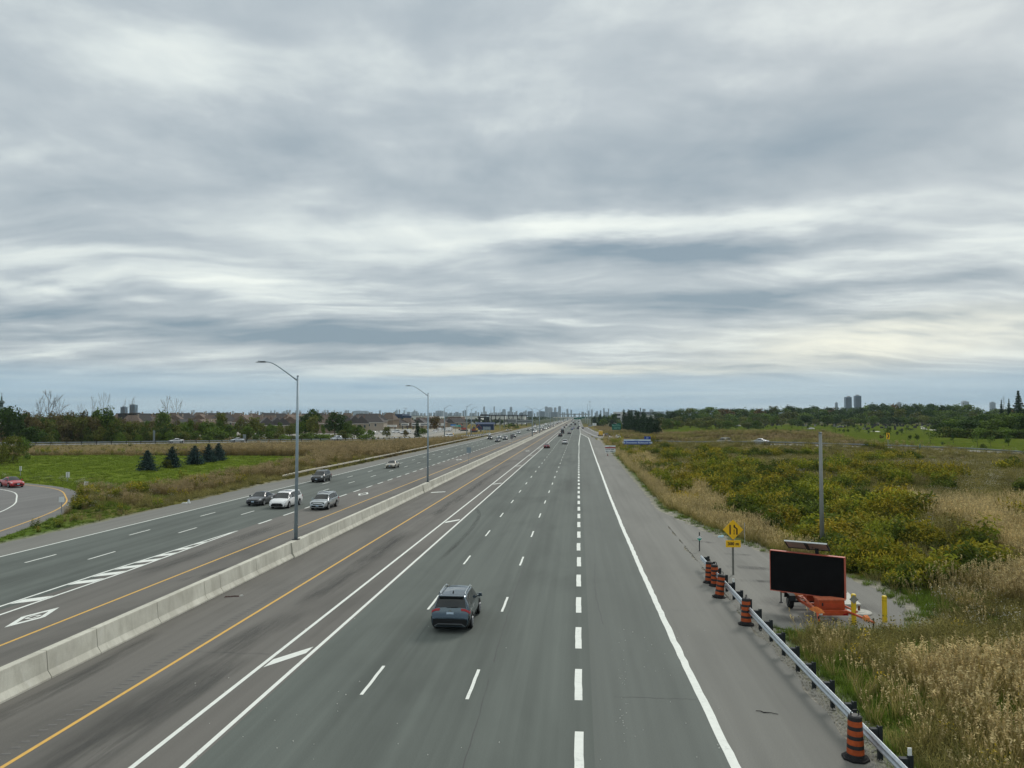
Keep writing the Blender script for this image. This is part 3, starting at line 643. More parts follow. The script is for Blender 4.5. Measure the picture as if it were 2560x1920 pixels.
def add_quads(V, Fq, C, cen, sx, sy, n, col, r, k=.3, up=0.):   # one leaf-like quad
    d1 = np.array([r.normal(), r.normal(), r.normal()*.8]); d1 /= np.linalg.norm(d1)+1e-9; d2 = np.cross(d1, [r.normal(), r.normal(), r.normal()+up]); d2 /= np.linalg.norm(d2)+1e-9
    c = np.array(cen); o = len(V); kk = 1+k*r.uniform(-1, 1)
    V += [c-d1*sx, c+d2*sy*.6-d1*sx*.1, c+d1*sx, c-d2*sy*.6+d1*sx*.1]; C += [[q*kk for q in col]]*4; Fq.append((o, o+1, o+2, o+3))
def tuft_dry(r, s=1.):
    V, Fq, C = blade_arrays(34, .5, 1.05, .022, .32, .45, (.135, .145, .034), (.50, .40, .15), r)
    for i in range(11):                   # plumes
        a = r.uniform(0, 6.283); d = .34*math.sqrt(r.uniform()); h = r.uniform(.85, 1.35); ln = r.uniform(.1, .45); x0, y0 = d*math.cos(a), d*math.sin(a); x1, y1 = x0+math.cos(a)*ln, y0+math.sin(a)*ln
        o = len(V); V += [(x0-.007, y0, .1), (x0+.007, y0, .1), (x1+.005, y1, h), (x1-.005, y1, h)]; C += [(.18, .155, .055)]*2+[(.46, .36, .17)]*2; Fq.append((o, o+1, o+2, o+3))
        for q in range(4): add_quads(V, Fq, C, (x1+r.normal()*.012+ln*.03*q*math.cos(a), y1+r.normal()*.012, h-.06+q*.055), .055, .035, 1, (.55, .445, .225) if r.uniform() < .7 else (.44, .33, .16), r, .2)
    return V, Fq, C
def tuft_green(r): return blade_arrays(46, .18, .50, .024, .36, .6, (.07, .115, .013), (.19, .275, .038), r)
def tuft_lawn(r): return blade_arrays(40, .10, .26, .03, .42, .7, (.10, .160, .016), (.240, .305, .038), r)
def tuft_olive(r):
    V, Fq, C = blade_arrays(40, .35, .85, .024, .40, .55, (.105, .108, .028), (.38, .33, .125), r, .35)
    for i in range(14): add_quads(V, Fq, C, (r.normal()*.22, r.normal()*.22, r.uniform(.45, .9)), .05, .05, 1, (.19, .17, .05), r)
    return V, Fq, C
def tuft_golden(r):                       # leafy clump with yellowing heads
    V, Fq, C = [], [], []; tone = np.array([r.uniform(.60, 1.02), r.uniform(.70, .96), .9]); 
    for i in range(17):
        a = r.uniform(0, 6.283); d = .50*math.sqrt(r.uniform()); h = r.uniform(.8, 1.45); x, y = d*math.cos(a), d*math.sin(a); lx, ly = x*.35, y*.35
        for q in range(11):
            t = (q+.5)/11; rr = .14*(1-.5*t); col = (.065, .098, .012) if t < .45 else ((.150, .190, .018) if t < .80 else (.315, .300, .024))
            add_quads(V, Fq, C, (x+lx*t+r.normal()*rr, y+ly*t+r.normal()*rr, h*t), .125, .075, 1, list(np.array(col)*tone), r, .3)
    return V, Fq, C
def tuft_dark(r):
    V, Fq, C = [], [], []
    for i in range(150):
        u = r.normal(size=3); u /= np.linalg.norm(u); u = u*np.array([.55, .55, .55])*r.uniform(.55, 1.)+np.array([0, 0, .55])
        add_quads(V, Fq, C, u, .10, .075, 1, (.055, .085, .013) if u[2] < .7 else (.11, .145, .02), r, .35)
    return V, Fq, C
def tuft_aster(r):
    V, Fq, C = blade_arrays(22, .3, .7, .02, .34, .5, (.05, .065, .018), (.12, .13, .045), r)
    for i in range(26):
        a = r.uniform(0, 6.283); d = .4*math.sqrt(r.uniform()); add_quads(V, Fq, C, (d*math.cos(a), d*math.sin(a), r.uniform(.5, .85)), .030, .030, 1, (.62, .60, .52), r, .15, 2.)
    return V, Fq, C
def tuft_yellow(r):
    V, Fq, C = blade_arrays(20, .3, .7, .02, .3, .5, (.05, .07, .015), (.13, .14, .03), r)
    for i in range(22):
        a = r.uniform(0, 6.283); d = .3*math.sqrt(r.uniform()); add_quads(V, Fq, C, (d*math.cos(a), d*math.sin(a), r.uniform(.6, .95)), .045, .035, 1, (.50, .36, .015), r, .2, 2.)
    return V, Fq, C
def tuft_purple(r):
    V, Fq, C = blade_arrays(16, .3, .7, .02, .3, .5, (.05, .06, .02), (.12, .11, .05), r)
    for i in range(26):
        a = r.uniform(0, 6.283); d = .3*math.sqrt(r.uniform()); add_quads(V, Fq, C, (d*math.cos(a), d*math.sin(a), r.uniform(.55, .9)), .045, .035, 1, (.16, .11, .17), r, .2, 1.)
    return V, Fq, C
def tuft_reed(r):
    V, Fq, C = blade_arrays(34, .9, 1.9, .035, .5, .25, (.095, .075, .030), (.29, .22, .092), r, .3)
    for i in range(14):
        a = r.uniform(0, 6.283); d = .5*math.sqrt(r.uniform()); h = r.uniform(1.6, 2.2)
        for q in range(3): add_quads(V, Fq, C, (d*math.cos(a), d*math.sin(a), h+q*.09), .10, .06, 1, (.36, .280, .150), r, .25)
    return V, Fq, C
TUFTS = []; tuft_col = bpy.data.collections.new('tuft_sources')     # never linked to the scene: only instanced
IDX = {}
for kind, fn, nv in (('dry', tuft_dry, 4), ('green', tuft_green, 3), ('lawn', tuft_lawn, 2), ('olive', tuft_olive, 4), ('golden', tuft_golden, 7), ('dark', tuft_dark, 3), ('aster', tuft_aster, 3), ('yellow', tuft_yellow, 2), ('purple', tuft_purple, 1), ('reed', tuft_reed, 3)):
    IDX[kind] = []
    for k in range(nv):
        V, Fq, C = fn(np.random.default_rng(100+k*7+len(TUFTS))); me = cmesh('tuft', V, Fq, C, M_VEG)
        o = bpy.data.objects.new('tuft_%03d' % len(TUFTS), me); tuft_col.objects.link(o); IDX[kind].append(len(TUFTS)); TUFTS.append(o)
def scatter_tree():
    ng = bpy.data.node_groups.new('scatter', 'GeometryNodeTree'); ng.interface.new_socket('Geometry', in_out='INPUT', socket_type='NodeSocketGeometry'); ng.interface.new_socket('Geometry', in_out='OUTPUT', socket_type='NodeSocketGeometry')
    N = ng.nodes.new; gi, go = N('NodeGroupInput'), N('NodeGroupOutput'); ci = N('GeometryNodeCollectionInfo'); ci.inputs['Collection'].default_value = tuft_col
    ci.inputs['Separate Children'].default_value = True; ci.inputs['Reset Children'].default_value = True; ip = N('GeometryNodeInstanceOnPoints'); ip.inputs['Pick Instance'].default_value = True
    def attr(nm, ty): a = N('GeometryNodeInputNamedAttribute'); a.data_type = ty; a.inputs['Name'].default_value = nm; return a.outputs['Attribute']
    L = ng.links.new; L(gi.outputs[0], ip.inputs['Points']); L(ci.outputs[0], ip.inputs['Instance']); L(attr('kind_i', 'INT'), ip.inputs['Instance Index'])
    e = N('FunctionNodeEulerToRotation'); L(attr('rot', 'FLOAT_VECTOR'), e.inputs[0]); L(e.outputs[0], ip.inputs['Rotation']); L(attr('scl', 'FLOAT_VECTOR'), ip.inputs['Scale']); L(ip.outputs[0], go.inputs[0]); return ng
SCAT = scatter_tree()
def scatter(name, x, y, z, idx, sc, label=None):
    n = len(x); me = bpy.data.meshes.new(name); me.vertices.add(n); me.vertices.foreach_set('co', np.stack([x, y, z], 1).astype('f4').ravel())
    a = me.attributes.new('kind_i', 'INT', 'POINT'); a.data.foreach_set('value', idx.astype('i4'))
    rot = np.zeros((n, 3)); rot[:, 2] = rng.uniform(0, 6.283, n); rot[:, :2] = rng.normal(0, .08, (n, 2)); a = me.attributes.new('rot', 'FLOAT_VECTOR', 'POINT'); a.data.foreach_set('vector', rot.astype('f4').ravel())
    s = np.stack([sc, sc, sc*rng.uniform(.8, 1.15, n)], 1); a = me.attributes.new('scl', 'FLOAT_VECTOR', 'POINT'); a.data.foreach_set('vector', s.astype('f4').ravel())
    o = put(name, me); md = o.modifiers.new('scatter', 'NODES'); md.node_group = SCAT; return tag(o, label, None, None, 'stuff')
def pick(kind, n): return rng.choice(IDX[kind], n)
def sample(x0, x1, y0, y1, n): return rng.uniform(x0, x1, n), rng.uniform(y0, y1, n)
def inview(x, y, z=1., m=60):            # keep only plants the photograph could see, with a margin
    v = np.stack([x, y, np.full(x.shape, z)-H], 1) @ R3; px = 1280+F*v[:, 0]/-v[:, 2]; py = 960-F*v[:, 1]/-v[:, 2]; mm = m+9000./np.maximum(-v[:, 2], 1)*2
    return (v[:, 2] < -3) & (px > -mm) & (px < 2560+mm) & (py < 1920+mm*1.5)
def plant_right():
    out = []
    for (y0, y1, x1, dens) in ((14, 45, 34, 13.), (45, 75, 50, 8.), (75, 120, 70, 4.2), (120, 200, 100, 2.2), (200, 330, 110, 1.0)):
        n = int((x1-6)*(y1-y0)*dens); x, y = sample(6, x1, y0, y1, n); e = x-edge_r(y); d, _ = pdist(x, y, RAMP_RS)
        yr_ = np.interp(x, [p[0] for p in RAMP_R[:10]], [p[1] for p in RAMP_R[:10]]); k = (e > .55) & (d > 4.6) & ~(((y > yr_) & (x > 14)) | (x > 108)) & ~inpoly(x, y, PULL) & inview(x, y); x, y, e, d = x[k], y[k], e[k], d[k]; n = len(x)
        n1 = fbm(x, y, 5, 3); n2 = fbm(x+90, y+40, 2.2, 2); n3 = fbm(x-50, y, 13, 3); u = rng.uniform(0, 1, n)
        pe = np.where(y > 34, np.interp(y, [36, 38, 45, 50, 57, 63, 74, 84, 400], [14.5, 15.6, 17.0, 16.2, 13.8, 11.8, 9.8, 8.3, 8.3]), edge_r(y))   # edge of any paving
        f = x-np.maximum(edge_r(y), np.where((y > 36.5) & (y < 84), pe, 0)); idx = np.zeros(n, int); sc = np.ones(n)
        near = (y < 37.) | ((y < 44+(n3-.5)*10) & (f > 0))
        kind = np.full(n, 'olive', object)
        kind[(f < 5.5+n1*6)] = 'dry'; kind[(y < 80) & (x > 28) & (n1 > .5)] = 'dry'
        # goldenrod belt up the slope
        cx_ = np.interp(y, [38, 48, 60, 90, 120, 170], [20, 20.2, 21.6, 23.2, 24.6, 27.5]); wd = np.interp(y, [42, 48, 60, 80, 120, 165, 185], [.5, 4.0, 6.2, 7.2, 6.6, 4.0, 1.2])
        g = np.abs(x-cx_-(n3-.5)*7) < wd*(.75+.5*n1); kind[g & (y > 37) & (y < 190)] = 'golden'
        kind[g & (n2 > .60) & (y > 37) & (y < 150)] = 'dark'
        b2 = (x > 33) & (n3 > .63); kind[b2] = 'golden'
        kind[(y > 95) & (f < 16) & (f > 3) & (n1 > .52)] = 'golden'
        kind[(y > 120) & (f > 2) & (n3 < .48) & (n1 < .5)] = 'olive'
        # near ground: green strip behind the rail, then tall dry grass
        gs = np.where(near, 3.4+(n1-.5)*3.6, .9+(n1-.5)*1.0); kind[f < gs] = 'green'; kind[(f < gs) & near & (f > 1.2) & (n2 > .56)] = 'olive'; kind[(f < gs) & near & (f > 1.0) & (u < .10)] = 'dry'
        kind[near & (f > gs) ] = 'dry'; kind[near & (f > gs) & (n3 > .66)] = 'olive'; kind[near & (f > 11) & (n1 > .60)] = 'golden'
        kind[near & (f > gs) & (n2 > .66)] = 'green'
        kind[(u < .045) & (x > 17) & (kind != 'golden')] = 'aster'; kind[(u < .22) & (x > 26) & (fbm(x, y, 7, 2) > .60) & (kind != 'golden')] = 'aster'
        kind[(u > .993) & (f > 1.8)] = 'yellow'; kind[(u > .972) & (u < .980) & (x > 26)] = 'purple'; kind[(y > 88) & (y < 135) & (f > 2.5) & (f < 6) & (n2 > .58)] = 'yellow'
        gl = np.floor(x/3.6).astype(int), np.floor(y/4.4).astype(int); best = np.full(n, 9.); tone = np.zeros(n)
        for ax in (-1, 0, 1):
            for ay in (-1, 0, 1):
                ci, cj = gl[0]+ax, gl[1]+ay; ox = (ci+_G[ci & 255, cj & 255])*3.6; oy = (cj+_G[(ci+57) & 255, (cj+91) & 255])*4.4; q = np.hypot((x-ox)/2.0, (y-oy)/2.6)/(.65+.6*_G[(ci+11) & 255, (cj+7) & 255]); kk = q < best; best = np.where(kk, q, best); tone = np.where(kk, _G[(ci+31) & 255, (cj+3) & 255], tone)
        dome = np.clip(1.25-best*best*.75, .30, 1.25); gk = kind == 'golden'
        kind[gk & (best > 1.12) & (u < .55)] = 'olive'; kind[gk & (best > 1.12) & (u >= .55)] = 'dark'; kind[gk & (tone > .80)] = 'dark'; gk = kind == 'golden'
        dens_k = np.where(f < 1.2, .35, np.where(gk, .75, np.where(kind == 'dark', .7, 1.))); keep = rng.uniform(0, 1, n) < dens_k
        for kd in IDX:
            m = kind == kd; idx[m] = pick(kd, m.sum())
        m = kind == 'golden'; ga = np.array(IDX['golden']); idx[m] = ga[np.clip((tone[m]/.8*len(ga)+rng.normal(0, .5, m.sum())).astype(int), 0, len(ga)-1)]
        s0 = {'dry': 1.0, 'green': .95, 'olive': .95, 'golden': .95, 'dark': 1.1, 'aster': 1., 'yellow': 1., 'purple': 1., 'lawn': 1., 'reed': 1.}
        sc = np.array([s0[k_] for k_ in kind])*rng.uniform(.7, 1.25, n)*np.interp(y, [30, 75, 120, 200, 330], [1., 1.05, 1.15, 1.3, 1.6])*np.clip(.55+f*.14, .45, 1.)*np.maximum(np.clip(.30+(d-4)*.022, .30, 1.), .62*(d < 6.4))*np.where((d < 16) & (n2 > .57), 1.9, 1.)
        sc = np.where((kind == 'dry') & (~near) & (f < 5), sc*.92, sc); sc = np.where((kind == 'golden') | ((kind == 'dark') & (x > 15)), sc*dome*1.12, sc); sc = sc*np.where((x > 24) & (kind == 'olive'), .75+.7*fbm(x, y, 3, 2), 1)
        x, y, idx, sc = x[keep], y[keep], idx[keep], sc[keep]; out.append((x, y, ground_z(x, y), idx, sc))
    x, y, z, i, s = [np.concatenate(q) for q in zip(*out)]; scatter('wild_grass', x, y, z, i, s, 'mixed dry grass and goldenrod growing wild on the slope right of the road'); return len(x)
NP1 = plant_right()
def plant_left():
    out = []
    for (y0, y1, x0, dens) in ((52, 110, -115, 3.6), (110, 190, -150, 1.9), (190, 330, -190, 1.0)):
        n = int((-44-x0)*(y1-y0)*dens); x, y = sample(x0, -44, y0, y1, n); e = edge_l(y)-x; dl, _ = pdist(x, y, RAMP_LS); dlo, _ = pdist(x, y, LOOP_S)
        k = (e > .4) & (dl > 4.8) & (dlo > 5.6) & inview(x, y); x, y, e, dl, dlo = x[k], y[k], e[k], dl[k], dlo[k]; n = len(x)
        n1 = fbm(x, y, 9, 4); n2 = fbm(x+90, y+40, 2.6, 2); n3 = fbm(x, y+500, 30, 3); u = rng.uniform(0, 1, n); kind = np.full(n, 'olive', object)
        mead = (y > 96) & (y+(n3-.5)*10 < 180) & (-x-48-(y-100)*.06+(n1-.5)*14 > 9)
        kind[(n1 > .5)] = 'reed'; kind[e < 9] = 'olive'; kind[(y > 90) & (e > 3) & (e < 12) & (n1 < .52)] = 'reed'
        kind[(dlo < 12) & (n2 > .5)] = 'reed'
        kind[(y > 176) & ~mead & (dl > 7)] = 'reed'; kind[(dl < 9) & (y > 200)] = 'olive'
        kind[mead] = 'lawn'; kind[(y < 78) & (n2 < .68)] = 'green'; kind[(y >= 78) & (y < 90) & (n2 < .4)] = 'green'
        kind[(u < .03) & ~mead & (y > 75)] = 'aster'; kind[(u < .35) & (dlo < 10) & (dlo > 7.0) & (n2 > .5) & (y > 75)] = 'aster'; kind[(u > .985) & ~mead] = 'golden'
        kind[(e < 16) & (e > 8) & (y > 75) & (y < 92) & (n2 > .62)] = 'golden'
        idx = np.zeros(n, int)
        for kd in IDX: m = kind == kd; idx[m] = pick(kd, m.sum())
        s0 = {'dry': 1., 'green': 1.0, 'olive': 1.05, 'golden': 1.1, 'dark': 1., 'aster': 1., 'yellow': 1., 'purple': 1., 'lawn': 1.25, 'reed': .80}
        sc = np.array([s0[k_] for k_ in kind])*rng.uniform(.7, 1.25, n)*np.interp(y, [60, 110, 190, 330], [.9, 1.05, 1.15, 1.4])*np.clip(.6+e*.07, .5, 1.)*np.where(kind == 'reed', np.where(x > -104+(y-150)*.15, np.clip(.62+(y-90)*.005, .6, 1.1), .42), 1)*np.clip(.35+(dl-4)*.05, .35, 1.)*np.where(y > 215, .62, 1)*np.where(y < 78, .75, 1)
        keep = rng.uniform(0, 1, n) < np.where(mead, .55, 1.)
        x, y, idx, sc = x[keep], y[keep], idx[keep], sc[keep]; out.append((x, y, ground_z(x, y), idx, sc))
    x, y, z, i, s = [np.concatenate(q) for q in zip(*out)]; scatter('wild_grass', x, y, z, i, s, 'brown reeds and meadow grass left of the oncoming lanes'); return len(x)
NP2 = plant_left()
def plant_far():                          # mounds and lawn beyond the right ramp
    n = 26000; x, y = sample(14, 260, 170, 480, n); d, _ = pdist(x, y, RAMP_RS); e = x-edge_r(y); yr = np.interp(x, [p[0] for p in RAMP_R[:10]], [p[1] for p in RAMP_R[:10]])
    k = (((y > yr) & (x > 14)) | (x > 112)) & (d > 5) & (e > 1) & inview(x, y); x, y = x[k], y[k]; n = len(x)
    n1 = fbm(x, y, 9, 4); lim = cem_line(x, y)-(n1-.5)*16; cem = (y-4 > lim) & (x/y > .108)
    k = ~cem; x, y = x[k], y[k]; n = len(x); n2 = fbm(x, y, 20, 3); kind = np.where(n2 > .52, 'reed', 'olive'); idx = np.zeros(n, int)
    for kd in ('reed', 'olive'): m = kind == kd; idx[m] = pick(kd, m.sum())
    scatter('wild_grass', x, y, ground_z(x, y), idx, rng.uniform(.7, 1.2, n)*np.where(kind == 'reed', .62, 1.4), 'brown weeds on the mounds behind the right hand ramp')
plant_far()
# ---------------------------------------------------------------- trees
def trunk_arrays(r, h, rad, limbs=5, spread=.35, wob=.03, start=.35, sub=0):
    b = MB(); P = [(0, 0, -.2)]; n = 6
    for i in range(1, n+1): P.append((r.normal()*wob*h, r.normal()*wob*h, h*i/n))
    b.tube(P, [rad*(1-.85*i/n) for i in range(n+1)], 6)
    for k in range(limbs):
        t = start+(.95-start)*k/max(1, limbs-1); i = min(n-1, int(t*n)); f = t*n-i; p = Vector(P[i]).lerp(Vector(P[i+1]), f); a = r.uniform(0, 6.283); ln = h*spread*(1.15-t)*r.uniform(.7, 1.2)
        d = Vector((math.cos(a), math.sin(a), r.uniform(.5, 1.3))); q = p+d*ln*.5+Vector((0, 0, ln*.08)); e = p+d*ln+Vector((0, 0, ln*.25)); b.tube([p, q, e], [rad*.42*(1-.6*t), rad*.28*(1-.6*t), rad*.06], 5, cap=False)
        for s in range(sub):
            a2 = r.uniform(0, 6.283); m = p.lerp(e, r.uniform(.35, .95)); d2 = (d+Vector((math.cos(a2)*.8, math.sin(a2)*.8, r.uniform(0, .7)))).normalized(); l2 = ln*r.uniform(.3, .6)
            e2 = m+d2*l2; b.tube([m, m.lerp(e2, .5)+Vector((0, 0, l2*.06)), e2], [rad*.16, rad*.11, rad*.03], 4, cap=False)
            for s3 in range(2):
                a3 = r.uniform(0, 6.283); m3 = m.lerp(e2, r.uniform(.3, .9)); d3 = (d2+Vector((math.cos(a3)*.7, math.sin(a3)*.7, .4))).normalized(); b.tube([m3, m3+d3*l2*.55], [rad*.07, rad*.03], 3, cap=False)
    return b
def leaf_cloud(r, lobes, n, size, cols, k=.30, shell=.55, up=.3):
    V, Fq, C = [], [], []; wts = np.array([l[3]*l[4]*l[5] for l in lobes])**.67; wts /= wts.sum()
    for i in range(n):
        l = lobes[r.choice(len(lobes), p=wts)]; u = r.normal(size=3); u /= np.linalg.norm(u); q = r.uniform(shell, 1.0)**.7; jit = 1+.16*r.normal()
        p = np.array(l[:3])+u*np.array(l[3:6])*q*jit; s = size*r.uniform(.6, 1.35); add_quads(V, Fq, C, p, s, s*.85, 1, cols[r.integers(len(cols))], r, k, up)
    return V, Fq, C
def lobes_broad(r, h, w, base=.22, n=11):
    L = [(0, 0, h*.62, w*.36, w*.36, h*.30)]
    for i in range(n):
        a = r.uniform(0, 6.283); t = r.uniform(base+.1, .86); rr = w*.5*math.sin(math.pi*min(1, max(.12, (t-base)/(1.04-base))**.8))*r.uniform(.55, .85); s = r.uniform(.16, .26)
        L.append((rr*math.cos(a), rr*math.sin(a), h*t, w*s, w*s, h*s*.62))
    return L
TREE = {}
def proto(kind, lobes_fn, h, n, size, cols, trunk, k=.3, shell=.5, nv=3, up=.3, bark=None):
    TREE[kind] = []
    for v in range(nv):
        r = np.random.default_rng(sum(map(ord, kind))*7+v*13); V, Fq, C = leaf_cloud(r, lobes_fn(r), n, size, cols, k, shell, up)
        TREE[kind].append((cmesh(kind+'_crown', V, Fq, C, M_TREE) if n else None, trunk(r).mesh(kind+'_trunk', bark or M_BARK), h))
GREEN1 = [(.048, .090, .020), (.060, .108, .022), (.038, .074, .018)]; GREEN2 = [(.105, .165, .026), (.132, .190, .030), (.082, .135, .024)]
OLIVE = [(.130, .150, .032), (.150, .152, .036), (.102, .128, .028)]; BROWN = [(.160, .125, .052), (.180, .138, .060), (.130, .110, .044), (.140, .138, .042)]; AUTUMN = [(.15, .075, .025), (.12, .08, .025), (.09, .085, .02)]
DARKC = [(.026, .056, .022), (.034, .068, .026), (.020, .044, .020)]; BLUES = [(.034, .070, .064), (.048, .090, .084), (.026, .054, .054)]; YELG = [(.13, .145, .022), (.11, .125, .02), (.085, .10, .018)]
proto('broad', lambda r: lobes_broad(r, 12, 10.5), 12, 1500, .50, GREEN1, lambda r: trunk_arrays(r, 9, .28), nv=4)
proto('light', lambda r: lobes_broad(r, 12, 9), 12, 1400, .46, GREEN2, lambda r: trunk_arrays(r, 9, .25), nv=4)
proto('olive', lambda r: lobes_broad(r, 12, 8.5), 12, 1100, .44, OLIVE, lambda r: trunk_arrays(r, 10, .22), k=.35, nv=3)
proto('brown', lambda r: lobes_broad(r, 11, 7, .02, 15), 11, 1700, .34, BROWN, lambda r: trunk_arrays(r, 10.5, .14, 9, .3, sub=2), k=.35, shell=.3, nv=4, bark=M_BARKG)
proto('autumn', lambda r: lobes_broad(r, 11, 8), 11, 1000, .46, AUTUMN, lambda r: trunk_arrays(r, 9, .22), nv=2)
proto('tall', lambda r: lobes_broad(r, 14, 6.5, .15, 14), 14, 1300, .42, GREEN2+GREEN1, lambda r: trunk_arrays(r, 12, .24), nv=3)
proto('bush', lambda r: lobes_broad(r, 3.6, 5.4, -.1, 9), 3.6, 900, .24, GREEN2, lambda r: trunk_arrays(r, 2.4, .08, 5, .4, start=.1), nv=3)
proto('yellow_bush', lambda r: lobes_broad(r, 5, 6, -.1, 10), 5, 1300, .24, YELG, lambda r: trunk_arrays(r, 3.4, .1, 5, .4, start=.1), nv=2)
proto('dark_bush', lambda r: lobes_broad(r, 3.6, 5.0, -.1, 9), 3.6, 800, .24, GREEN1+OLIVE, lambda r: trunk_arrays(r, 2.4, .08, 5, .4, start=.1), nv=3)
def lobes_cedar(r, h=12, w=5.5):
    return [(r.normal()*.25, r.normal()*.25, h*t, w*.5*s*(1-.72*t**1.5), w*.5*s*(1-.72*t**1.5), h*.10) for t in np.linspace(.06, .95, 13) for s in (1., r.uniform(.75, 1.1))]
proto('cedar', lambda r: lobes_cedar(r), 12, 1700, .36, DARKC, lambda r: trunk_arrays(r, 11, .22, 3, .1), shell=.7, nv=4)
def spruce_arrays(r, h, w, tiers, cols, size, per=24):
    kind_fir = h > 10
    V, Fq, C = [], [], []
    for t in range(tiers):
        f = (t+.3)/tiers; z = h*(.05+.93*f); R = w*.5*(1-f)**(.85 if kind_fir else .66)+.06; m = max(6, int(per*(1-f)**.6))
        for j in range(m):
            a = 6.283*j/m+r.uniform(-.2, .2); RR = R*r.uniform(.60, 1.18)*(1.06 if t % 3 else .80)
            for q in range(5):
                g = (q+.6)/5; droop = -.16*RR*g+.10*RR*g*g; p = (math.cos(a)*RR*g, math.sin(a)*RR*g, z+droop+r.normal()*.04); add_quads(V, Fq, C, p, size*(1.15-.4*f), size*.62, 1, cols[r.integers(len(cols))], r, .3, 1.6)
    return V, Fq, C
def proto_spruce(kind, h, w, tiers, cols, size, nv, per=24):
    TREE[kind] = []
    for v in range(nv):
        r = np.random.default_rng(len(kind)*31+v); V, Fq, C = spruce_arrays(r, h, w, tiers, cols, size, per); TREE[kind].append((cmesh(kind+'_crown', V, Fq, C, M_TREE), trunk_arrays(r, h*.96, .16, 0).mesh(kind+'_trunk', M_BARK), h))
proto_spruce('spruce', 5.2, 4.6, 17, BLUES, .30, 5, 34); proto_spruce('fir', 16, 10, 17, DARKC, .85, 2, 30)
proto('bare', lambda r: [(0, 0, 1, 1, 1, 1)], 15, 0, .2, GREEN1, lambda r: trunk_arrays(r, 14.5, .26, 13, .42, .012, .30, 6), bark=M_BARKG, nv=3)
proto('sapling', lambda r: lobes_broad(r, 4.4, 2.6, .22, 7), 4.4, 240, .17, GREEN2, lambda r: trunk_arrays(r, 3.8, .05, 5, .25), k=.3, shell=.2, nv=3)
proto('young_column', lambda r: lobes_broad(r, 3.6, 1.5, .16, 8), 3.6, 300, .16, GREEN1, lambda r: trunk_arrays(r, 3, .06, 3, .1), shell=.3, nv=2)
proto('young_red', lambda r: lobes_broad(r, 3.0, 2.0, .2, 7), 3.0, 240, .16, [(.13, .055, .03), (.10, .05, .03), (.06, .055, .02)], lambda r: trunk_arrays(r, 2.4, .05, 4, .2), shell=.3, nv=1)
def tree(kind, x, y, h, label, group=None, name='tree', cat='tree', wide=1., v=None, z=None):
    cm, tm, h0 = TREE[kind][random.randrange(len(TREE[kind])) if v is None else v % len(TREE[kind])]; s = h/h0
    t = thing(name, label, cat, (x, y, gz(x, y) if z is None else z), random.uniform(0, 6.28), group); t.scale = (s*wide, s*wide, s)
    put('trunk', tm, t)
    if cm: put('crown', cm, t)
    return t
def tree_px(kind, px, ptop, D, label, group=None, name='tree', cat='tree', wide=1., wpx=None, v=None):
    p = ray(px, 1040, D); z = gz(p[0], p[1]); h = max(1.2, H+(1040-ptop)/F*D-z)
    if wpx:
        w0 = {'broad': 10.5, 'light': 9, 'olive': 8.5, 'brown': 7, 'autumn': 8, 'tall': 6.5, 'bush': 5.4, 'dark_bush': 5, 'yellow_bush': 6, 'cedar': 5.5, 'bare': 9, 'sapling': 2.6, 'young_column': 1.5, 'spruce': 4.2, 'fir': 10, 'young_red': 2}[kind]
        wide = wpx*D/F/(w0*h/TREE[kind][0][2])
    return tree(kind, p[0], p[1], h, label, group, name, cat, wide, v)
# five blue spruces in the meadow
for k, (px, pb, pt, lab) in enumerate(((368, 1178, 1128, 'blue spruce in the meadow, standing apart nearest to the highway'), (430, 1170, 1118, 'blue spruce in the meadow with a small golden shrub at its foot'), (486, 1162, 1115, 'blue spruce in the meadow, left of the close pair'), (521, 1157, 1112, 'blue spruce in the meadow, middle one of the close trio'), (546, 1152, 1109, 'blue spruce in the meadow, farthest right beside the brown reeds'))):
    p = gat(px, pb); tree('spruce', p[0], p[1], H+(1040-pt)/F*p[1]-p[2], lab, 'blue spruces in the meadow', 'spruce_tree', 'spruce', (1.22, 1.08, 1.26, 1.14, 1.2)[k], k)
p = gat(417, 1171); tree('yellow_bush', p[0], p[1], 1.8, 'small golden shrub beside a blue spruce in the meadow', None, 'shrub', 'shrub', 1.1)
# bushes and wood on the far left
G_W = 'trees of the wood behind the far left ramp'
for kind, px, pt, pb, w, lab in (('yellow_bush', 8, 1108, 1164, 40, 'yellow green bush cut by the left edge of the photo'), ('yellow_bush', 36, 1088, 1158, 62, 'large yellow green bush at the left end of the meadow'), ('bush', 62, 1095, 1150, 40, 'dark green bush at the end of the far left guard rail')):
    p = gat(px, pb); D = p[1]; tree_px(kind, px, pt, D, lab, 'bushes at the left end of the meadow', 'bush', 'bush', wpx=w)
for kind, px, pt, D, w, lab in (('broad', 5, 1008, 215, 70, 'dark green tree at the left edge under the church dome'), ('broad', 40, 1010, 232, 60, 'broad dark green tree right of the church dome'), ('broad', 85, 1062, 225, 55, 'low spreading dark tree behind the left guard rail'), ('tall', 268, 1012, 240, 42, 'bright green poplar, tallest leafy tree of the left wood'), ('tall', 240, 1018, 248, 26, 'slender green poplar beside the tallest leafy tree of the left wood'),
        ('light', 408, 1018, 262, 46, 'pointed green tree with a bare tree behind it, beside the blue sign back'), ('yellow_bush', 297, 1075, 236, 16, 'small yellow autumn bush in front of the left wood'), ('yellow_bush', 368, 1060, 246, 14, 'narrow yellow tree left of the blue sign back')):
    tree_px(kind, px, pt, D, lab, None, wpx=w)
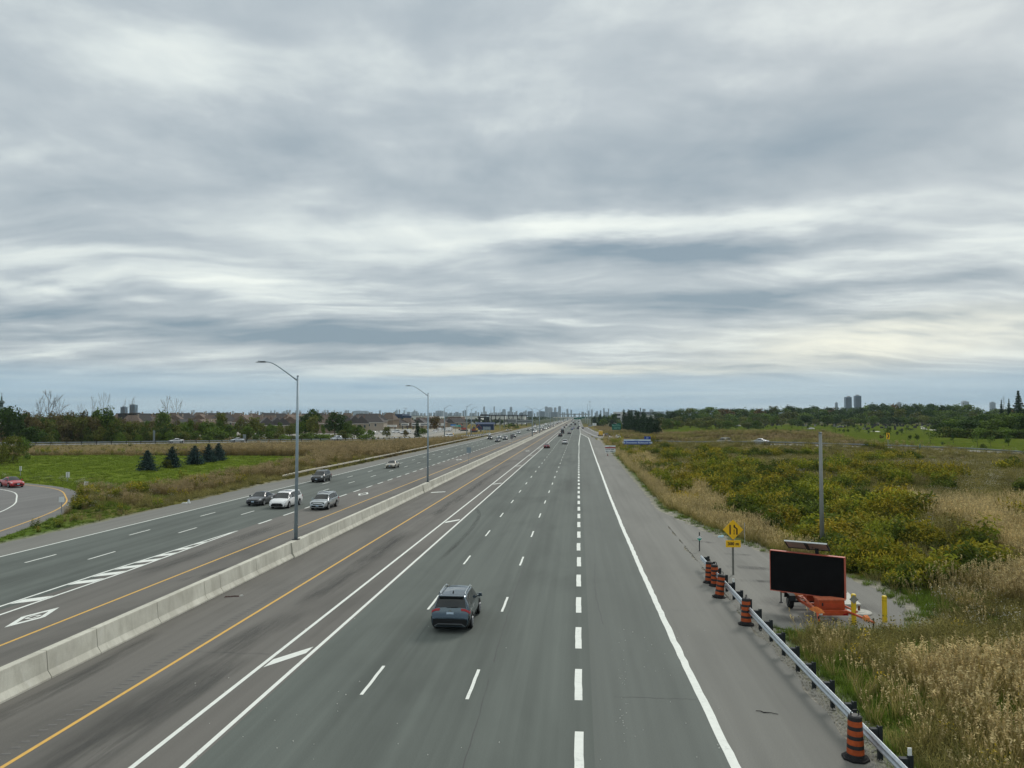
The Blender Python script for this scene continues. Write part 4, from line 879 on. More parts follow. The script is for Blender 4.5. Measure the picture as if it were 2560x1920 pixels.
for px, pt, D in ((18, 1020, 250), (64, 1024, 262), (100, 1020, 268), (128, 1022, 255), (150, 1028, 262), (172, 1024, 250), (192, 1028, 258), (212, 1026, 246), (228, 1034, 240), (250, 1036, 262), (285, 1034, 256), (300, 1052, 262), (318, 1048, 270), (336, 1050, 262), (355, 1056, 268), (90, 1040, 244), (118, 1046, 240), (145, 1048, 243), (165, 1046, 236), (205, 1044, 238), (310, 1066, 250), (345, 1068, 252)):
    tree_px('brown' if (px+int(D)) % 5 else 'olive', px, pt+random.uniform(-3, 3), D, 'brown thinning tree in the wood behind the far left ramp', G_W, wpx=random.uniform(30, 46))
for px in list(np.arange(58, 475, 9.5)):
    tree_px(random.choice(('olive', 'brown', 'broad', 'light', 'olive', 'brown')), px+random.uniform(-4, 4), float(np.interp(px, [58, 300, 330, 475], [1034, 1040, 1058, 1062]))+random.uniform(-5, 12), random.uniform(236, 262), 'mixed green and brown tree filling the wood behind the far left ramp', G_W, wpx=random.uniform(30, 44))
for px, D in [(random.uniform(60, 480), random.uniform(226, 246)) for _ in range(44)]:
    tree_px(random.choice(('dark_bush', 'bush', 'dark_bush', 'olive')), px, random.uniform(1066, 1088), D, 'low bush at the foot of the wood behind the far left ramp', 'bushes along the far left ramp', 'bush', 'bush', wpx=random.uniform(22, 40))
for px, pt, D, w, lab in ((122, 975, 262, 66, 'bare leafless tree with the widest crown above the left wood'), (100, 990, 262, 40, 'bare leafless tree at the left of the widest bare crown'), (148, 992, 258, 36, 'bare leafless tree at the right of the widest bare crown'), (203, 1006, 266, 22, 'short bare leafless tree between the two tall groups in the left wood'), (231, 990, 266, 20, 'thin bare leafless tree left of the tall poplar'), (258, 977, 268, 34, 'tall bare leafless tree rising behind the poplar'), (311, 997, 262, 14, 'thin bare leafless tree before the left one of two glass towers'), (330, 993, 264, 26, 'bare leafless tree before the right one of two glass towers'), (418, 990, 268, 34, 'bare leafless tree behind the pointed green tree'), (440, 994, 270, 40, 'bare leafless tree right of the pointed green tree')):
    tree_px('bare', px, pt, D, lab, 'bare trees above the left wood', 'bare_tree', wpx=w)
for px, pt, D, w, kind, lab in ((553, 1028, 300, 44, 'olive', 'olive green tree before the brick houses, left of three'), (603, 1040, 300, 34, 'olive', 'olive green tree before the houses, middle of three'), (635, 1040, 300, 42, 'olive', 'olive green tree before the houses, right of three'), (535, 1063, 268, 58, 'bush', 'large round green bush behind the far left ramp'), (575, 1062, 288, 30, 'light', 'small green tree between the round bush and the road sign back'), (620, 1066, 285, 40, 'light', 'bushy green tree behind the road sign back'),
        (780, 1019, 330, 54, 'broad', 'dark tall tree behind the nearest street lamp pole'), (783, 1034, 318, 36, 'olive', 'olive tree in front of the dark tall tree'), (838, 1027, 325, 58, 'broad', 'dense dark round topped tree right of the nearest lamp pole'), (871, 1049, 320, 26, 'light', 'small green tree at the right foot of the dense round tree'), (967, 1066, 318, 28, 'olive', 'small olive tree before the white works yard'), (1015, 1072, 316, 14, 'brown', 'narrow brown shrub before the works yard'), (1044, 1054, 318, 17, 'cedar', 'narrow dark cypress beside the second street lamp'), (1058, 1068, 314, 26, 'bush', 'green bush at the foot of the narrow cypress'),
        (809, 1086, 262, 34, 'bush', 'dome shaped green bush behind the far left ramp car'), (1087, 1036, 470, 30, 'autumn', 'tree turning red beside the second street lamp')):
    tree_px(kind, px, pt, D, lab, None, wpx=w)
for k in range(30):
    px = random.uniform(470, 930); tree_px(random.choice(('bush', 'dark_bush', 'light', 'olive')), px, random.uniform(1072, 1090), random.uniform(268, 300), 'low green bush in the hedge behind the far left ramp', 'hedge bushes behind the far left ramp', 'bush', 'bush', wpx=random.uniform(24, 44))
for px, pt in ((1275, 1058), (1283, 1060), (1262, 1064), (1292, 1064)):
    tree_px('bush', px, pt, 600, 'green bush on the bank above the oncoming lanes', 'bushes on the bank', 'bush', 'bush', wpx=14)
px = 462
while px < 905:
    tree_px(random.choice(('light', 'olive', 'light', 'broad')), px, random.uniform(1053, 1064), random.uniform(345, 385), 'small street tree in front of the brick houses', 'street trees in front of the houses', wpx=random.uniform(12, 24)); px += random.uniform(9, 17)
for px in list(np.arange(340, 560, 11)):
    tree_px(random.choice(('olive', 'light', 'brown', 'light')), px+random.uniform(-4, 4), random.uniform(1046, 1056), random.uniform(290, 330), 'loose green tree between the far left ramp and the houses', 'trees between the ramp and the houses', wpx=random.uniform(22, 36))
for px, pt, w, kind in ((474, 1044, 30, 'brown'), (490, 1052, 26, 'light'), (516, 1056, 30, 'light'), (655, 1056, 26, 'olive'), (678, 1060, 28, 'light'), (700, 1062, 24, 'olive'), (728, 1056, 28, 'olive'), (752, 1052, 26, 'light'), (888, 1062, 34, 'light'), (905, 1066, 30, 'bush')):
    tree_px(kind, px, pt, random.uniform(300, 318), 'loose green tree between the far left ramp and the houses', 'trees between the ramp and the houses', wpx=w)
# cedars on the right
for k in range(15):
    t = k/14; px = 1560+82*t; D = 560-215*t; pt = 1028+8*math.sin(k*2.1)+(22*t**2.2)+(4 if k % 3 else -3); tree_px('cedar', px, pt, D, 'dark green cedar, '+('rightmost','second','third','fourth','fifth','sixth','seventh','eighth','ninth','tenth','eleventh','twelfth','thirteenth','fourteenth','leftmost')[14-k]+(' from the right' if 0 < k < 14 else '')+' of the row behind the green sign', 'row of cedars right of the highway', 'cedar_tree', 'cedar', wpx=17+9*t)
for px, pt, D, w in ((1486, 1040, 800, 16), (1500, 1036, 780, 18), (1514, 1037, 760, 18), (1528, 1033, 760, 17), (1538, 1030, 740, 15), (1548, 1045, 720, 12), (1508, 1046, 700, 22), (1530, 1048, 690, 18)):
    tree_px(random.choice(('broad', 'cedar', 'light')), px, pt, D, 'dark tree left of the white parking building', 'dark trees left of the parking building', wpx=w)
tree_px('light', 1548, 1052, 500, 'light green tree in front of the white parking building', wpx=16)
# wood behind the cemetery
prof = [(1640, 1026), (1660, 1030), (1700, 1020), (1743, 1019), (1822, 1017), (1870, 1022), (1937, 1014), (2016, 1016), (2060, 1014), (2120, 1016), (2175, 1010), (2207, 1007), (2257, 1009), (2295, 1010), (2349, 1008), (2400, 1012), (2440, 1014), (2460, 1024), (2500, 1022), (2560, 1016)]
ptop = lambda px: float(np.interp(px, [a for a, _ in prof], [b_ for _, b_ in prof]))
LABW = {'broad': 'dark green tree in the wood behind the cemetery', 'light': 'mid green tree in the wood behind the cemetery', 'olive': 'olive tree in the wood behind the cemetery', 'autumn': 'reddish autumn tree in the wood behind the cemetery'}
px = 1648
while px < 2580:
    k = random.choices(('broad', 'light', 'olive', 'autumn'), (6, 3, 1, .7))[0]; tree_px(k, px, ptop(px)+random.uniform(-2, 5), random.uniform(780, 860), LABW[k], 'trees of the wood behind the cemetery', wpx=random.uniform(30, 44)); px += random.uniform(13, 20)
px = 1650
while px < 2580:
    k = random.choices(('broad', 'light', 'olive'), (4, 4, 2))[0]; tree_px(k, px, ptop(px)+random.uniform(10, 20), random.uniform(660, 740), LABW[k], 'trees of the wood behind the cemetery', wpx=random.uniform(26, 42)); px += random.uniform(17, 26)
px = 1650
while px < 2420:
    k = random.choices(('broad', 'light', 'olive'), (2, 4, 4))[0]; tree_px(k, px, random.uniform(1036, 1047), random.uniform(590, 650), LABW[k], 'trees of the wood behind the cemetery', wpx=random.uniform(22, 40)); px += random.uniform(16, 28)
for k in range(34):
    px = random.uniform(1650, 1900); tree_px(random.choice(('bush', 'olive', 'dark_bush')), px, random.uniform(1046, 1054), random.uniform(480, 560), 'green thicket bush left of the cemetery lawn', 'thicket left of the cemetery lawn', 'bush', 'bush', wpx=random.uniform(18, 32))
for k in range(40):
    px = 2355+k*6.2+random.uniform(-4, 4); pt = float(np.interp(px, [2350, 2400, 2560, 2620], [1052, 1036, 1027, 1026]))+random.uniform(-2, 14); tree_px(random.choice(('light', 'broad', 'light')), px, pt, random.uniform(268, 320), 'dense bright green tree in the grove right of the cemetery lawn', 'grove right of the cemetery lawn', wpx=random.uniform(40, 60))
for k in range(16):
    px = 2362+k*14; tree_px(random.choice(('dark_bush', 'bush')), px, random.uniform(1062, 1076), 262, 'dark bush at the foot of the grove right of the lawn, '+('leftmost','second','third','fourth','fifth','sixth','seventh','eighth','ninth','tenth','eleventh','twelfth','thirteenth','fourteenth','fifteenth','rightmost')[k]+(' from the left' if 0 < k < 15 else ''), 'bushes at the foot of the grove', 'bush', 'bush', wpx=46)
tree_px('fir', 2547, 977, 430, 'tall layered fir, the highest treetop at the right edge', None, 'fir_tree', 'fir', wpx=44); tree_px('fir', 2523, 997, 445, 'narrow fir left of the tallest fir', None, 'fir_tree', 'fir', wpx=20); tree_px('fir', 2504, 1000, 450, 'narrow fir, second left of the tallest fir', None, 'fir_tree', 'fir', wpx=18); tree_px('bare', 2510, 992, 455, 'bare tree top among the firs at the right edge', None, 'bare_tree', wpx=14)
# young trees on the lawn
SAP = [(2325, 1073, 1109, 'sapling', 26), (2291, 1081, 1107, 'young_column', 12), (2274, 1085, 1106, 'young_column', 11), (2381, 1078, 1108, 'young_column', 13), (2441, 1072, 1118, 'sapling', 28), (2476, 1081, 1119, 'sapling', 22), (2519, 1085, 1116, 'young_column', 16), (2356, 1100, 1113, 'young_column', 10), (2218, 1060, 1103, 'sapling', 32), (2201, 1084, 1098, 'young_red', 12), (2139, 1066, 1084, 'sapling', 12), (2149, 1068, 1083, 'sapling', 10), (2171, 1074, 1085, 'young_column', 7), (2184, 1072, 1083, 'young_column', 7), (2108, 1070, 1083, 'young_column', 8), (2119, 1069, 1082, 'young_column', 7), (2243, 1076, 1086, 'young_column', 8), (2230, 1058, 1066, 'young_column', 9), (2344, 1060, 1073, 'young_column', 8), (2336, 1060, 1070, 'young_column', 7), (2082, 1062, 1080, 'sapling', 18), (2456, 1108, 1121, 'dark_bush', 16), (2265, 1060, 1084, 'sapling', 18), (2310, 1066, 1086, 'sapling', 14)]
for k, (px, pt, pb, kind, w) in enumerate(SAP):
    D = 8.2*F/(pb-1040); lab = {'sapling': 'thin young tree with loose leaves on the cemetery lawn', 'young_column': 'small dark columnar tree on the cemetery lawn', 'young_red': 'small red leaved tree beside the chevron sign', 'dark_bush': 'small dark shrub on the lawn behind the ramp rail'}[kind]
    tree_px(kind, px, pt, D, lab, None if kind in ('young_red', 'dark_bush') else 'young trees on the cemetery lawn', 'young_tree', wpx=w)
for k in range(46):
    px = random.uniform(1790, 2330); pb = random.uniform(1064, 1086); D = 8.2*F/(pb-1040); s = random.choice(('sapling', 'young_column')); tree_px(s, px, pb-random.uniform(6, 13), D, {'sapling': 'thin young tree with loose leaves on the cemetery lawn', 'young_column': 'small dark columnar tree on the cemetery lawn'}[s], 'young trees on the cemetery lawn', 'young_tree', wpx=random.uniform(4, 9))
# tall stems on the near slope
for px, py, h, lab in ((1750, 1200, 2.0, 'yellow flowering goldenrod clump beside the shoulder'), ):
    p = gat(px, py); tree('yellow_bush', p[0], p[1], 1.2, lab, None, 'goldenrod_plant', 'plant', .8)
# ---------------------------------------------------------------- vehicles
def cpaint(name, col, metal=.35, rough=.32):
    return pm('paint_'+name, col, rough, metal, 0, 1, 0, .5, coat=.8)
PAINT = {'slate': cpaint('slate', (.060, .092, .120), .80, .27), 'charcoal': cpaint('charcoal', (.045, .046, .055)), 'white': cpaint('white', (.80, .80, .80), 0), 'silver': cpaint('silver', (.42, .45, .47), .6), 'black': cpaint('black', (.018, .019, .021), .2), 'beige': cpaint('beige', (.42, .38, .31), .45), 'red': cpaint('red', (.46, .006, .012), .0), 'darkred': cpaint('darkred', (.16, .012, .018), .2), 'grey': cpaint('grey', (.17, .18, .19), .5), 'blue': cpaint('blue', (.09, .14, .26), .4), 'pearl': cpaint('pearl', (.62, .66, .70), .4), 'yellow': cpaint('yellow', (.70, .42, .02), 0), 'lilac': cpaint('lilac', (.38, .38, .50), .4)}
M_GLASS = pm('car_glass', (.014, .019, .022), .06, 0, 0, spec=.5); M_TYRE = pm('tyre', (.014, .014, .015), .9, 0, .2, 20, spec=.15); M_RIM = pm('alloy_rim', (.30, .31, .32), .45, .6, 0); M_RIMD = pm('dark_rim', (.12, .12, .125), .4, .6, 0)
M_TRIM = pm('black_trim', (.012, .013, .014), .6, 0, 0, spec=.25); M_CHROME = pm('chrome', (.62, .64, .65), .18, 1., 0); M_TAIL = pm('tail_lens', (.30, .006, .012), .35, 0, 0, coat=.15, spec=.3); M_TAILLIT = pm('brake_lamp', (.9, .05, .04), .3, 0, 0, emit=1.2)
M_HEAD = pm('head_lens', (.55, .58, .60), .12, .2, 0, coat=.5); M_HEADLIT = pm('lit_headlamp', (1., .98, .92), .3, 0, 0, emit=2.4); M_PLATE = pm('licence_plate', (.42, .52, .62), .5, 0, .1, 30); M_UNDER = pm('underbody', (.01, .01, .01), .9, 0, 0)
SPEC = {
 'suv': dict(L=4.6, wheel=(-1.33, 1.36, .355), st=[(-2.33, .40, .66, .72, .79, .74), (-2.30, .31, .80, .86, .87, .80), (-2.20, .27, .94, 1.05, .905, .80), (-2.13, .25, 1.02, 1.13, .915, .775), (-1.90, .24, 1.05, 1.56, .92, .665), (-1.80, .24, 1.05, 1.645, .92, .66), (-1.0, .23, 1.03, 1.70, .92, .675), (-.2, .23, 1.0, 1.70, .92, .675), (.42, .23, .98, 1.64, .92, .66), (.60, .23, .98, 1.56, .92, .66), (1.20, .23, .97, 1.07, .92, .81), (1.34, .23, .95, 1.03, .92, .82), (1.95, .24, .88, .95, .90, .79), (2.20, .26, .78, .84, .86, .74), (2.30, .30, .64, .70, .80, .68)], rw=(-2.12, -1.88), ws=(.58, 1.20), sw=[(-1.76, -1.25), (-1.215, -.29), (-.255, 1.0)], rails=True, clad=True),
 'sedan': dict(L=4.6, wheel=(-1.36, 1.36, .325), st=[(-2.31, .38, .66, .72, .76, .70), (-2.27, .28, .80, .86, .84, .76), (-2.18, .24, .88, .97, .885, .78), (-1.70, .21, .90, 1.02, .90, .76), (-1.50, .21, .92, 1.06, .90, .72), (-.72, .20, .92, 1.38, .90, .58), (-.55, .20, .91, 1.42, .90, .575), (.05, .20, .90, 1.43, .90, .58), (.30, .20, .89, 1.39, .90, .58), (1.05, .20, .87, .96, .90, .76), (1.20, .20, .85, .93, .90, .78), (1.95, .22, .75, .82, .88, .74), (2.20, .24, .66, .72, .83, .70), (2.31, .28, .56, .61, .76, .64)], rw=(-1.50, -.74), ws=(.30, 1.05), sw=[(-1.22, -.66), (-.635, .20), (.235, .90)], rails=False, clad=False),
 'van': dict(L=5.15, wheel=(-1.50, 1.55, .35), st=[(-2.58, .38, .66, .72, .82, .76), (-2.54, .27, .85, .92, .92, .84), (-2.46, .23, 1.02, 1.12, .96, .82), (-2.38, .22, 1.08, 1.20, .97, .80), (-2.20, .22, 1.08, 1.62, .98, .70), (-2.08, .21, 1.08, 1.70, .98, .69), (-1.2, .20, 1.04, 1.76, .985, .70), (-.2, .20, 1.01, 1.76, .985, .70), (.62, .20, .99, 1.68, .985, .68), (.80, .20, .99, 1.60, .985, .68), (1.62, .20, .97, 1.05, .97, .84), (1.78, .20, .94, 1.01, .965, .84), (2.25, .21, .84, .91, .94, .80), (2.48, .23, .72, .79, .90, .74), (2.58, .27, .60, .66, .84, .68)], rw=(-2.36, -2.18), ws=(.78, 1.62), sw=[(-2.02, -1.17), (-1.14, -.13), (-.095, 1.40)], rails=False, clad=False),
 'truck': dict(L=5.6, wheel=(-1.75, 1.75, .40), st=[(-2.8, .45, .80, .86, .92, .88), (-2.78, .42, 1.1, 2.45, .98, .96), (-2.0, .40, 1.1, 2.55, 1.0, .97), (.6, .40, 1.1, 2.55, 1.0, .97), (.70, .40, 1.1, 1.95, 1.0, .80), (1.2, .40, 1.1, 1.92, 1.0, .78), (1.75, .40, 1.1, 1.24, 1.0, .86), (2.3, .40, 1.04, 1.14, .98, .84), (2.68, .42, .9, 1.0, .94, .78), (2.8, .45, .75, .82, .86, .74)], rw=(-2.795, -2.782), ws=(1.22, 1.74), sw=[(.74, 1.5)], rails=False, clad=False),
}
class Shell:
    def __init__(s, sp):
        a = np.array(sp['st'], float); s.x = a[:, 0]; s.a = a
    def par(s, x): return [float(np.interp(x, s.x, s.a[:, k])) for k in range(1, 6)]
    def sec(s, x):
        zb, zs, zt, w, wt = s.par(x)
        return np.array([(0, zb), (w*.86, zb), (w*.97, zb+.13), (w, zb+.5*(zs-zb)), (w*.972, zs), (wt, zt-.06), (wt*.86, zt-.016), (0, zt+.012)])
    def S(s, x, v, side=1):
        P = s.sec(x); i = min(int(v), 6); f = v-i; p = P[i]*(1-f)+P[i+1]*f; return np.array([side*p[0], x, p[1]])
    def body(s):
        xs = []
        for a, b in zip(s.x[:-1], s.x[1:]): xs += list(np.linspace(a, b, max(2, int((b-a)/.25)+1))[:-1])
        xs.append(s.x[-1]); m = MB(); V = []; n = 15
        for x in xs:
            P = s.sec(x); ring = [(p[0], x, p[1]) for p in P]+[(-p[0], x, p[1]) for p in P[-2:0:-1]]; V += ring
        n = len(ring); fs = []
        for i in range(len(xs)-1):
            for k in range(n): a, b = i*n+k, i*n+(k+1) % n; fs.append((a, b, b+n, a+n))
        fs += [tuple(range(n)), tuple(range((len(xs)-1)*n, len(xs)*n))[::-1]]; m.add(V, fs); return m
    def patch(s, m, x0, x1, v0, v1, side=1, off=.008, nx=4, nv=3, centre=False, mi=0):
        xs = np.linspace(x0, x1, nx+1); V = []; fs = []
        if centre: cols = [(v, 1) for v in np.linspace(v0, 7, nv+1)]+[(v, -1) for v in np.linspace(7, v0, nv+1)[1:]]
        else: cols = [(v, side) for v in np.linspace(v0, v1, nv+1)]
        for x in xs:
            for v, sd in cols:
                p = s.S(x, v, sd); e = 1e-3; du = s.S(min(x+e, s.x[-1]), v, sd)-s.S(max(x-e, s.x[0]), v, sd); dv = s.S(x, min(v+.01, 6.999), sd)-s.S(x, max(v-.01, 0), sd)
                nn = np.cross(du, dv); nn = nn/(np.linalg.norm(nn)+1e-12); c = p-np.array([0, x, .8])
                if nn@c < 0: nn = -nn
                V.append(p+nn*off)
        k = len(cols)
        for i in range(len(xs)-1):
            for j in range(k-1): fs.append((i*k+j, i*k+j+1, (i+1)*k+j+1, (i+1)*k+j))
        m.add(V, fs, mi); return m
def car_parts(kind, lit=False, brake=False, rails=None, dark_rim=False, grille='bar'):
    sp = SPEC[kind]; sh = Shell(sp); P = []; rear, front = sp['wheel'][0], sp['wheel'][1]; R = sp['wheel'][2]; x0, x1 = sh.x[0], sh.x[-1]
    def A(name, mb, mat, smooth=False, child=None): P.append((name, mb, mat, smooth, child))
    A('body', sh.body(), 'PAINT', True)
    A('windshield', sh.patch(MB(), sp['ws'][0]+.03, sp['ws'][1]-.03, 5.10, 7, centre=True, nx=6, nv=4), M_GLASS, True)
    if kind != 'truck': A('rear_window', sh.patch(MB(), sp['rw'][0]+.01, sp['rw'][1]-.015, 5.22, 7, centre=True, nx=5, nv=4), M_GLASS, True)
    for a, b in sp['sw']:
        for sd in (1, -1): A('side_window', sh.patch(MB(), a, b, 4.12, 4.90, sd, nx=5, nv=3), M_GLASS, True)
    for sd in (1, -1):                    # lamps wrap round the corners
        zh = 4.3
        m = MB(); sh.patch(m, x1-.42, x1-.10, 3.75, 5.6, sd, .012, 4, 4); A('headlight', m, M_HEADLIT if lit else M_HEAD, True)
        m = MB()
        if kind == 'suv': sh.patch(m, x0+.125, x0+.20, 3.9, 6.25, sd, .014, 4, 5); sh.patch(m, x0+.2, x0+.48, 3.55, 3.95, sd, .013, 4, 2)
        elif kind == 'truck': m.box((sd*.8, x0+.0, 1.0), (.16, .06, .4))
        else: sh.patch(m, x0+.04, x0+.13, 3.7, 6.2, sd, .014, 4, 5); sh.patch(m, x0+.12, x0+.34, 3.6, 4.1, sd, .013, 3, 2)
        A('tail_light', m, M_TAILLIT if brake else M_TAIL, True)
        m = MB(); zm = sh.par(sp['ws'][1]-.35)[1]; wm = sh.par(1.0)[3]; m.box((sd*(wm+.10), sp['ws'][1]-.32, zm+.13), (.20, .10, .15), taper=.75); m.box((sd*(wm+.02), sp['ws'][1]-.30, zm+.06), (.12, .05, .05)); A('mirror', m, 'PAINT' if grille != 'blackmirror' else M_TRIM)
        for xx in (rear, front):
            w = sh.par(xx)[3]; m = MB(); m.lathe([(.05, -.11), (R*.90, -.11), (R, -.08), (R, .08), (R*.90, .11), (.05, .11)], 20, (sd*(w-.09), xx, R), axis='x'); A('wheel', m, M_TYRE, False)
            m = MB(); m.lathe([(R*.66, 0), (R*.60, .03), (.07, .005)], 20, (sd*(w+.021) if sd > 0 else sd*(w+.021)-.03, xx, R), axis='x')
            for q in range(5):
                th = 6.283*q/5; m.box((sd*(w+.045), xx+math.cos(th)*R*.34, R+math.sin(th)*R*.34), (.02, R*.16, R*.62), M=Matrix.Rotation(th-math.pi/2, 3, 'X'))
            A('rim', m, M_RIMD if dark_rim else M_RIM, False, 'wheel')
            m = MB(); n = 14; V = []
            for q in range(n+1):
                th = math.pi*(q/n)*1.16-.25; V += [(sd*(w+.006), xx+math.cos(th)*(R+.03), R+math.sin(th)*(R+.03)), (sd*(w+.004), xx+math.cos(th)*(R+.085), R+math.sin(th)*(R+.085))]
            m.add(V, [(2*q, 2*q+1, 2*q+3, 2*q+2) for q in range(n)]); m.add([(sd*(w+.003), xx+math.cos(6.283*q/20)*(R+.03), max(.2, R+math.sin(6.283*q/20)*(R+.03))) for q in range(20)], [tuple(range(20))]); A('wheel_arch', m, M_TRIM)
        if kind != 'truck':
            m = MB()
            for xs_ in ([-1.23, -.27, 1.02] if kind == 'suv' else [-.95, -.02, .98] if kind == 'sedan' else [-1.15, -.11, 1.4]): sh.patch(m, xs_, xs_+.016, 2.2, 4.1, sd, .004, 1, 6)
            A('door_seam', m, M_TRIM)
            m = MB()
            for xs_ in ([-1.02, -.06] if kind == 'suv' else [-.75, .2] if kind == 'sedan' else [-.9, .1]): sh.patch(m, xs_, xs_+.20, 3.72, 3.82, sd, .03, 1, 1)
            A('door_handle', m, M_CHROME if kind == 'suv' else 'PAINT')
        if sp['clad']: A('side_cladding', sh.patch(MB(), x0+.12, x1-.12, 1.0, 2.35, sd, .010, 18, 2), M_TRIM, True)
    # bumpers, grille and plates
    fw, rw_ = sh.par(x1)[3], sh.par(x0)[3]
    m = MB(); m.box((0, x1+.004, .44), (fw*1.55, .05, .16)); sh.patch(m, x1-.09, x1-.005, 1.2, 2.3, 1, .012, 2, 2); sh.patch(m, x1-.09, x1-.005, 1.2, 2.3, -1, .012, 2, 2); A('front_bumper', m, M_TRIM)
    if grille == 'wide':
        m = MB(); m.prism([(-.66, 0), (.66, 0), (.50, .33), (-.50, .33)], -.02, .02); m2 = MB(); m2.add([(a, x1+.03-c, .30+b_) for a, b_, c in m.v], m.f); A('grille', m2, M_TRIM)
    else:
        m = MB(); sh.patch(m, x1-.13, x1-.02, 5.0, 7, centre=True, off=.012, nx=3, nv=4); m.box((0, x1-.01, .66), (.95, .04, .08)); A('grille', m, M_TRIM); m = MB(); m.box((0, x1+.0, .70), (1.0, .035, .022)); A('grille_bar', m, M_CHROME)
    m = MB(); m.box((0, x1+.035, .52 if grille != 'wide' else .47), (.31, .012, .155)); A('licence_plate', m, M_PLATE)
    if kind == 'suv':
        m = MB(); m.box((0, x0+.02, .53), (1.60, .10, .30)); sh.patch(m, x0+.0, x0+.26, 1.0, 3.35, 1, .012, 4, 3); sh.patch(m, x0+.0, x0+.26, 1.0, 3.35, -1, .012, 4, 3); A('rear_bumper', m, M_TRIM)
        m = MB(); m.sweep([(-.012, -.02), (.012, -.02), (.012, .02), (-.012, .02)], [(-.72, x0-.038, .36), (-.56, x0-.045, .46), (.56, x0-.045, .46), (.72, x0-.038, .36)]); A('skid_trim', m, pm('satin_trim', (.16, .17, .18), .4, .5, 0))
        m = MB(); m.box((0, x0+.055, .90), (.34, .02, .165), M=Matrix.Rotation(-.25, 3, 'X')); A('licence_plate', m, M_PLATE)
        m = MB(); m.box((0, -1.86, 1.655), (1.22, .24, .035), M=Matrix.Rotation(.10, 3, 'X')); A('spoiler', m, 'PAINT'); m = MB(); m.box((0, -1.93, 1.59), (1.16, .12, .05), M=Matrix.Rotation(.4, 3, 'X')); A('spoiler_lip', m, M_TRIM)
    else:
        m = MB(); m.box((0, x0+.02, .40), (rw_*1.6, .06, .14)); A('rear_bumper', m, M_TRIM); m = MB(); m.box((0, x0-.012, .66), (.31, .012, .155)); A('licence_plate', m, M_PLATE)
    if (sp['rails'] if rails is None else rails):
        for sd in (1, -1): m = MB(); m.tube([(sd*.60, -1.45, 1.66), (sd*.605, -1.38, 1.735), (sd*.61, -.4, 1.765), (sd*.60, .30, 1.72), (sd*.59, .38, 1.66)], .027, 6); A('roof_rail', m, M_CHROME)
    if kind in ('suv', 'van'): m = MB(); m.box((0, -1.35, 1.74), (.05, .16, .08), taper=.4); A('antenna', m, M_TRIM)
    if kind in ('suv', 'van', 'sedan'): m = MB(); z = {'suv': 0, 'van': 0, 'sedan': 0}[kind]; sh.patch(m, -.15, .32, 5.9, 7, centre=True, off=.010, nx=3, nv=3); A('sunroof', m, M_GLASS)
    m = MB(); m.box((0, 0, .24), (1.5, sp['L']*.86, .12)); A('underbody', m, M_UNDER); return P
def car(name, label, kind, paint, loc, rz, group=None, skip=(), **kw):
    t = thing(name, label, {'suv': 'SUV', 'sedan': 'car', 'van': 'minivan', 'truck': 'truck'}[kind], loc, rz, group); last = None
    for nm, mb, mat, sm, child in car_parts(kind, **kw):
        if nm in skip: continue
        o = mb.build(nm, PAINT[paint] if mat == 'PAINT' else mat, last if child else t, sm)
        if nm == 'wheel': last = o
        if nm == 'body':
            b = bmesh.new(); b.from_mesh(o.data); 
            for e in b.edges: e.smooth = e.calc_face_angle(0) < .75
            b.to_mesh(o.data); b.free()
    return t
def far_car_mesh(kind, lit, brake=False):
    V = MB(); mats = []
    for nm, mb, mat, sm, child in car_parts(kind, lit=lit, brake=brake):
        if nm in ('door_seam', 'door_handle', 'antenna', 'sunroof', 'skid_trim', 'wheel_arch'): continue
        if mat not in mats: mats.append(mat)
        V.add(mb.v, mb.f, mats.index(mat))
    me = V.mesh(kind+'_far', [PAINT['white'] if m == 'PAINT' else m for m in mats]); b = bmesh.new(); b.from_mesh(me); bmesh.ops.recalc_face_normals(b, faces=b.faces); b.to_mesh(me); b.free(); return me
FAR = {}
def far_car(kind, paint, x, y, away, label, group, lit=True, z=0., rz=None, brake=False):
    k = (kind, lit, brake)
    if k not in FAR: FAR[k] = far_car_mesh(*k)
    nm = {'suv': 'distant_suv', 'sedan': 'distant_car', 'van': 'distant_van', 'truck': 'distant_truck'}[kind]
    o = put(nm, FAR[k], None, (x, y, z), (0 if away else math.pi) if rz is None else rz); o.material_slots[0].link = 'OBJECT'; o.material_slots[0].material = PAINT[paint]
    return tag(o, label, {'suv': 'SUV', 'sedan': 'car', 'van': 'van', 'truck': 'truck'}[kind], group)
GN = 'cars in the near lanes'
s = car('suv', 'slate blue SUV driving away alone in the middle lane, nearest vehicle', 'suv', 'slate', (-5.95, 37.1, 0), 0, None)
s.scale = (.98, .98, .98)
SUV0 = s
car('sedan', 'charcoal sedan coming along beside the white minivan', 'sedan', 'charcoal', (-36.0, 83.6, 0), math.pi, GN, lit=False)
car('minivan', 'white minivan half hidden by the nearest lamp pole', 'van', 'white', (-32.3, 81.6, 0), math.pi, GN, grille='wide')
car('suv', 'silver SUV coming along in the inner lane beside the barrier', 'suv', 'silver', (-27.6, 80.6, 0), math.pi, GN, dark_rim=False)
car('suv', 'black SUV beside the start of the left guard rail', 'suv', 'black', (-39.3, 113.2, 0), math.pi, GN, lit=False)
car('sedan', 'beige sedan coming alone behind the second lamp pole', 'sedan', 'beige', (-35.9, 144.0, 0), math.pi, GN)
car('sedan', 'bright red sedan on the loop ramp at the left edge', 'sedan', 'red', (-79.8, 100.6, 0), math.radians(-122), None)
def px_car(px, py, kind, paint, away, label, group, **kw):
    p = at(px, py); far_car(kind, paint, p[0], p[1]+(2.3 if away else 2.3), away, label, group, **kw)
GA, GB = 'cars driving away in the distance', 'cars coming along in the distance'
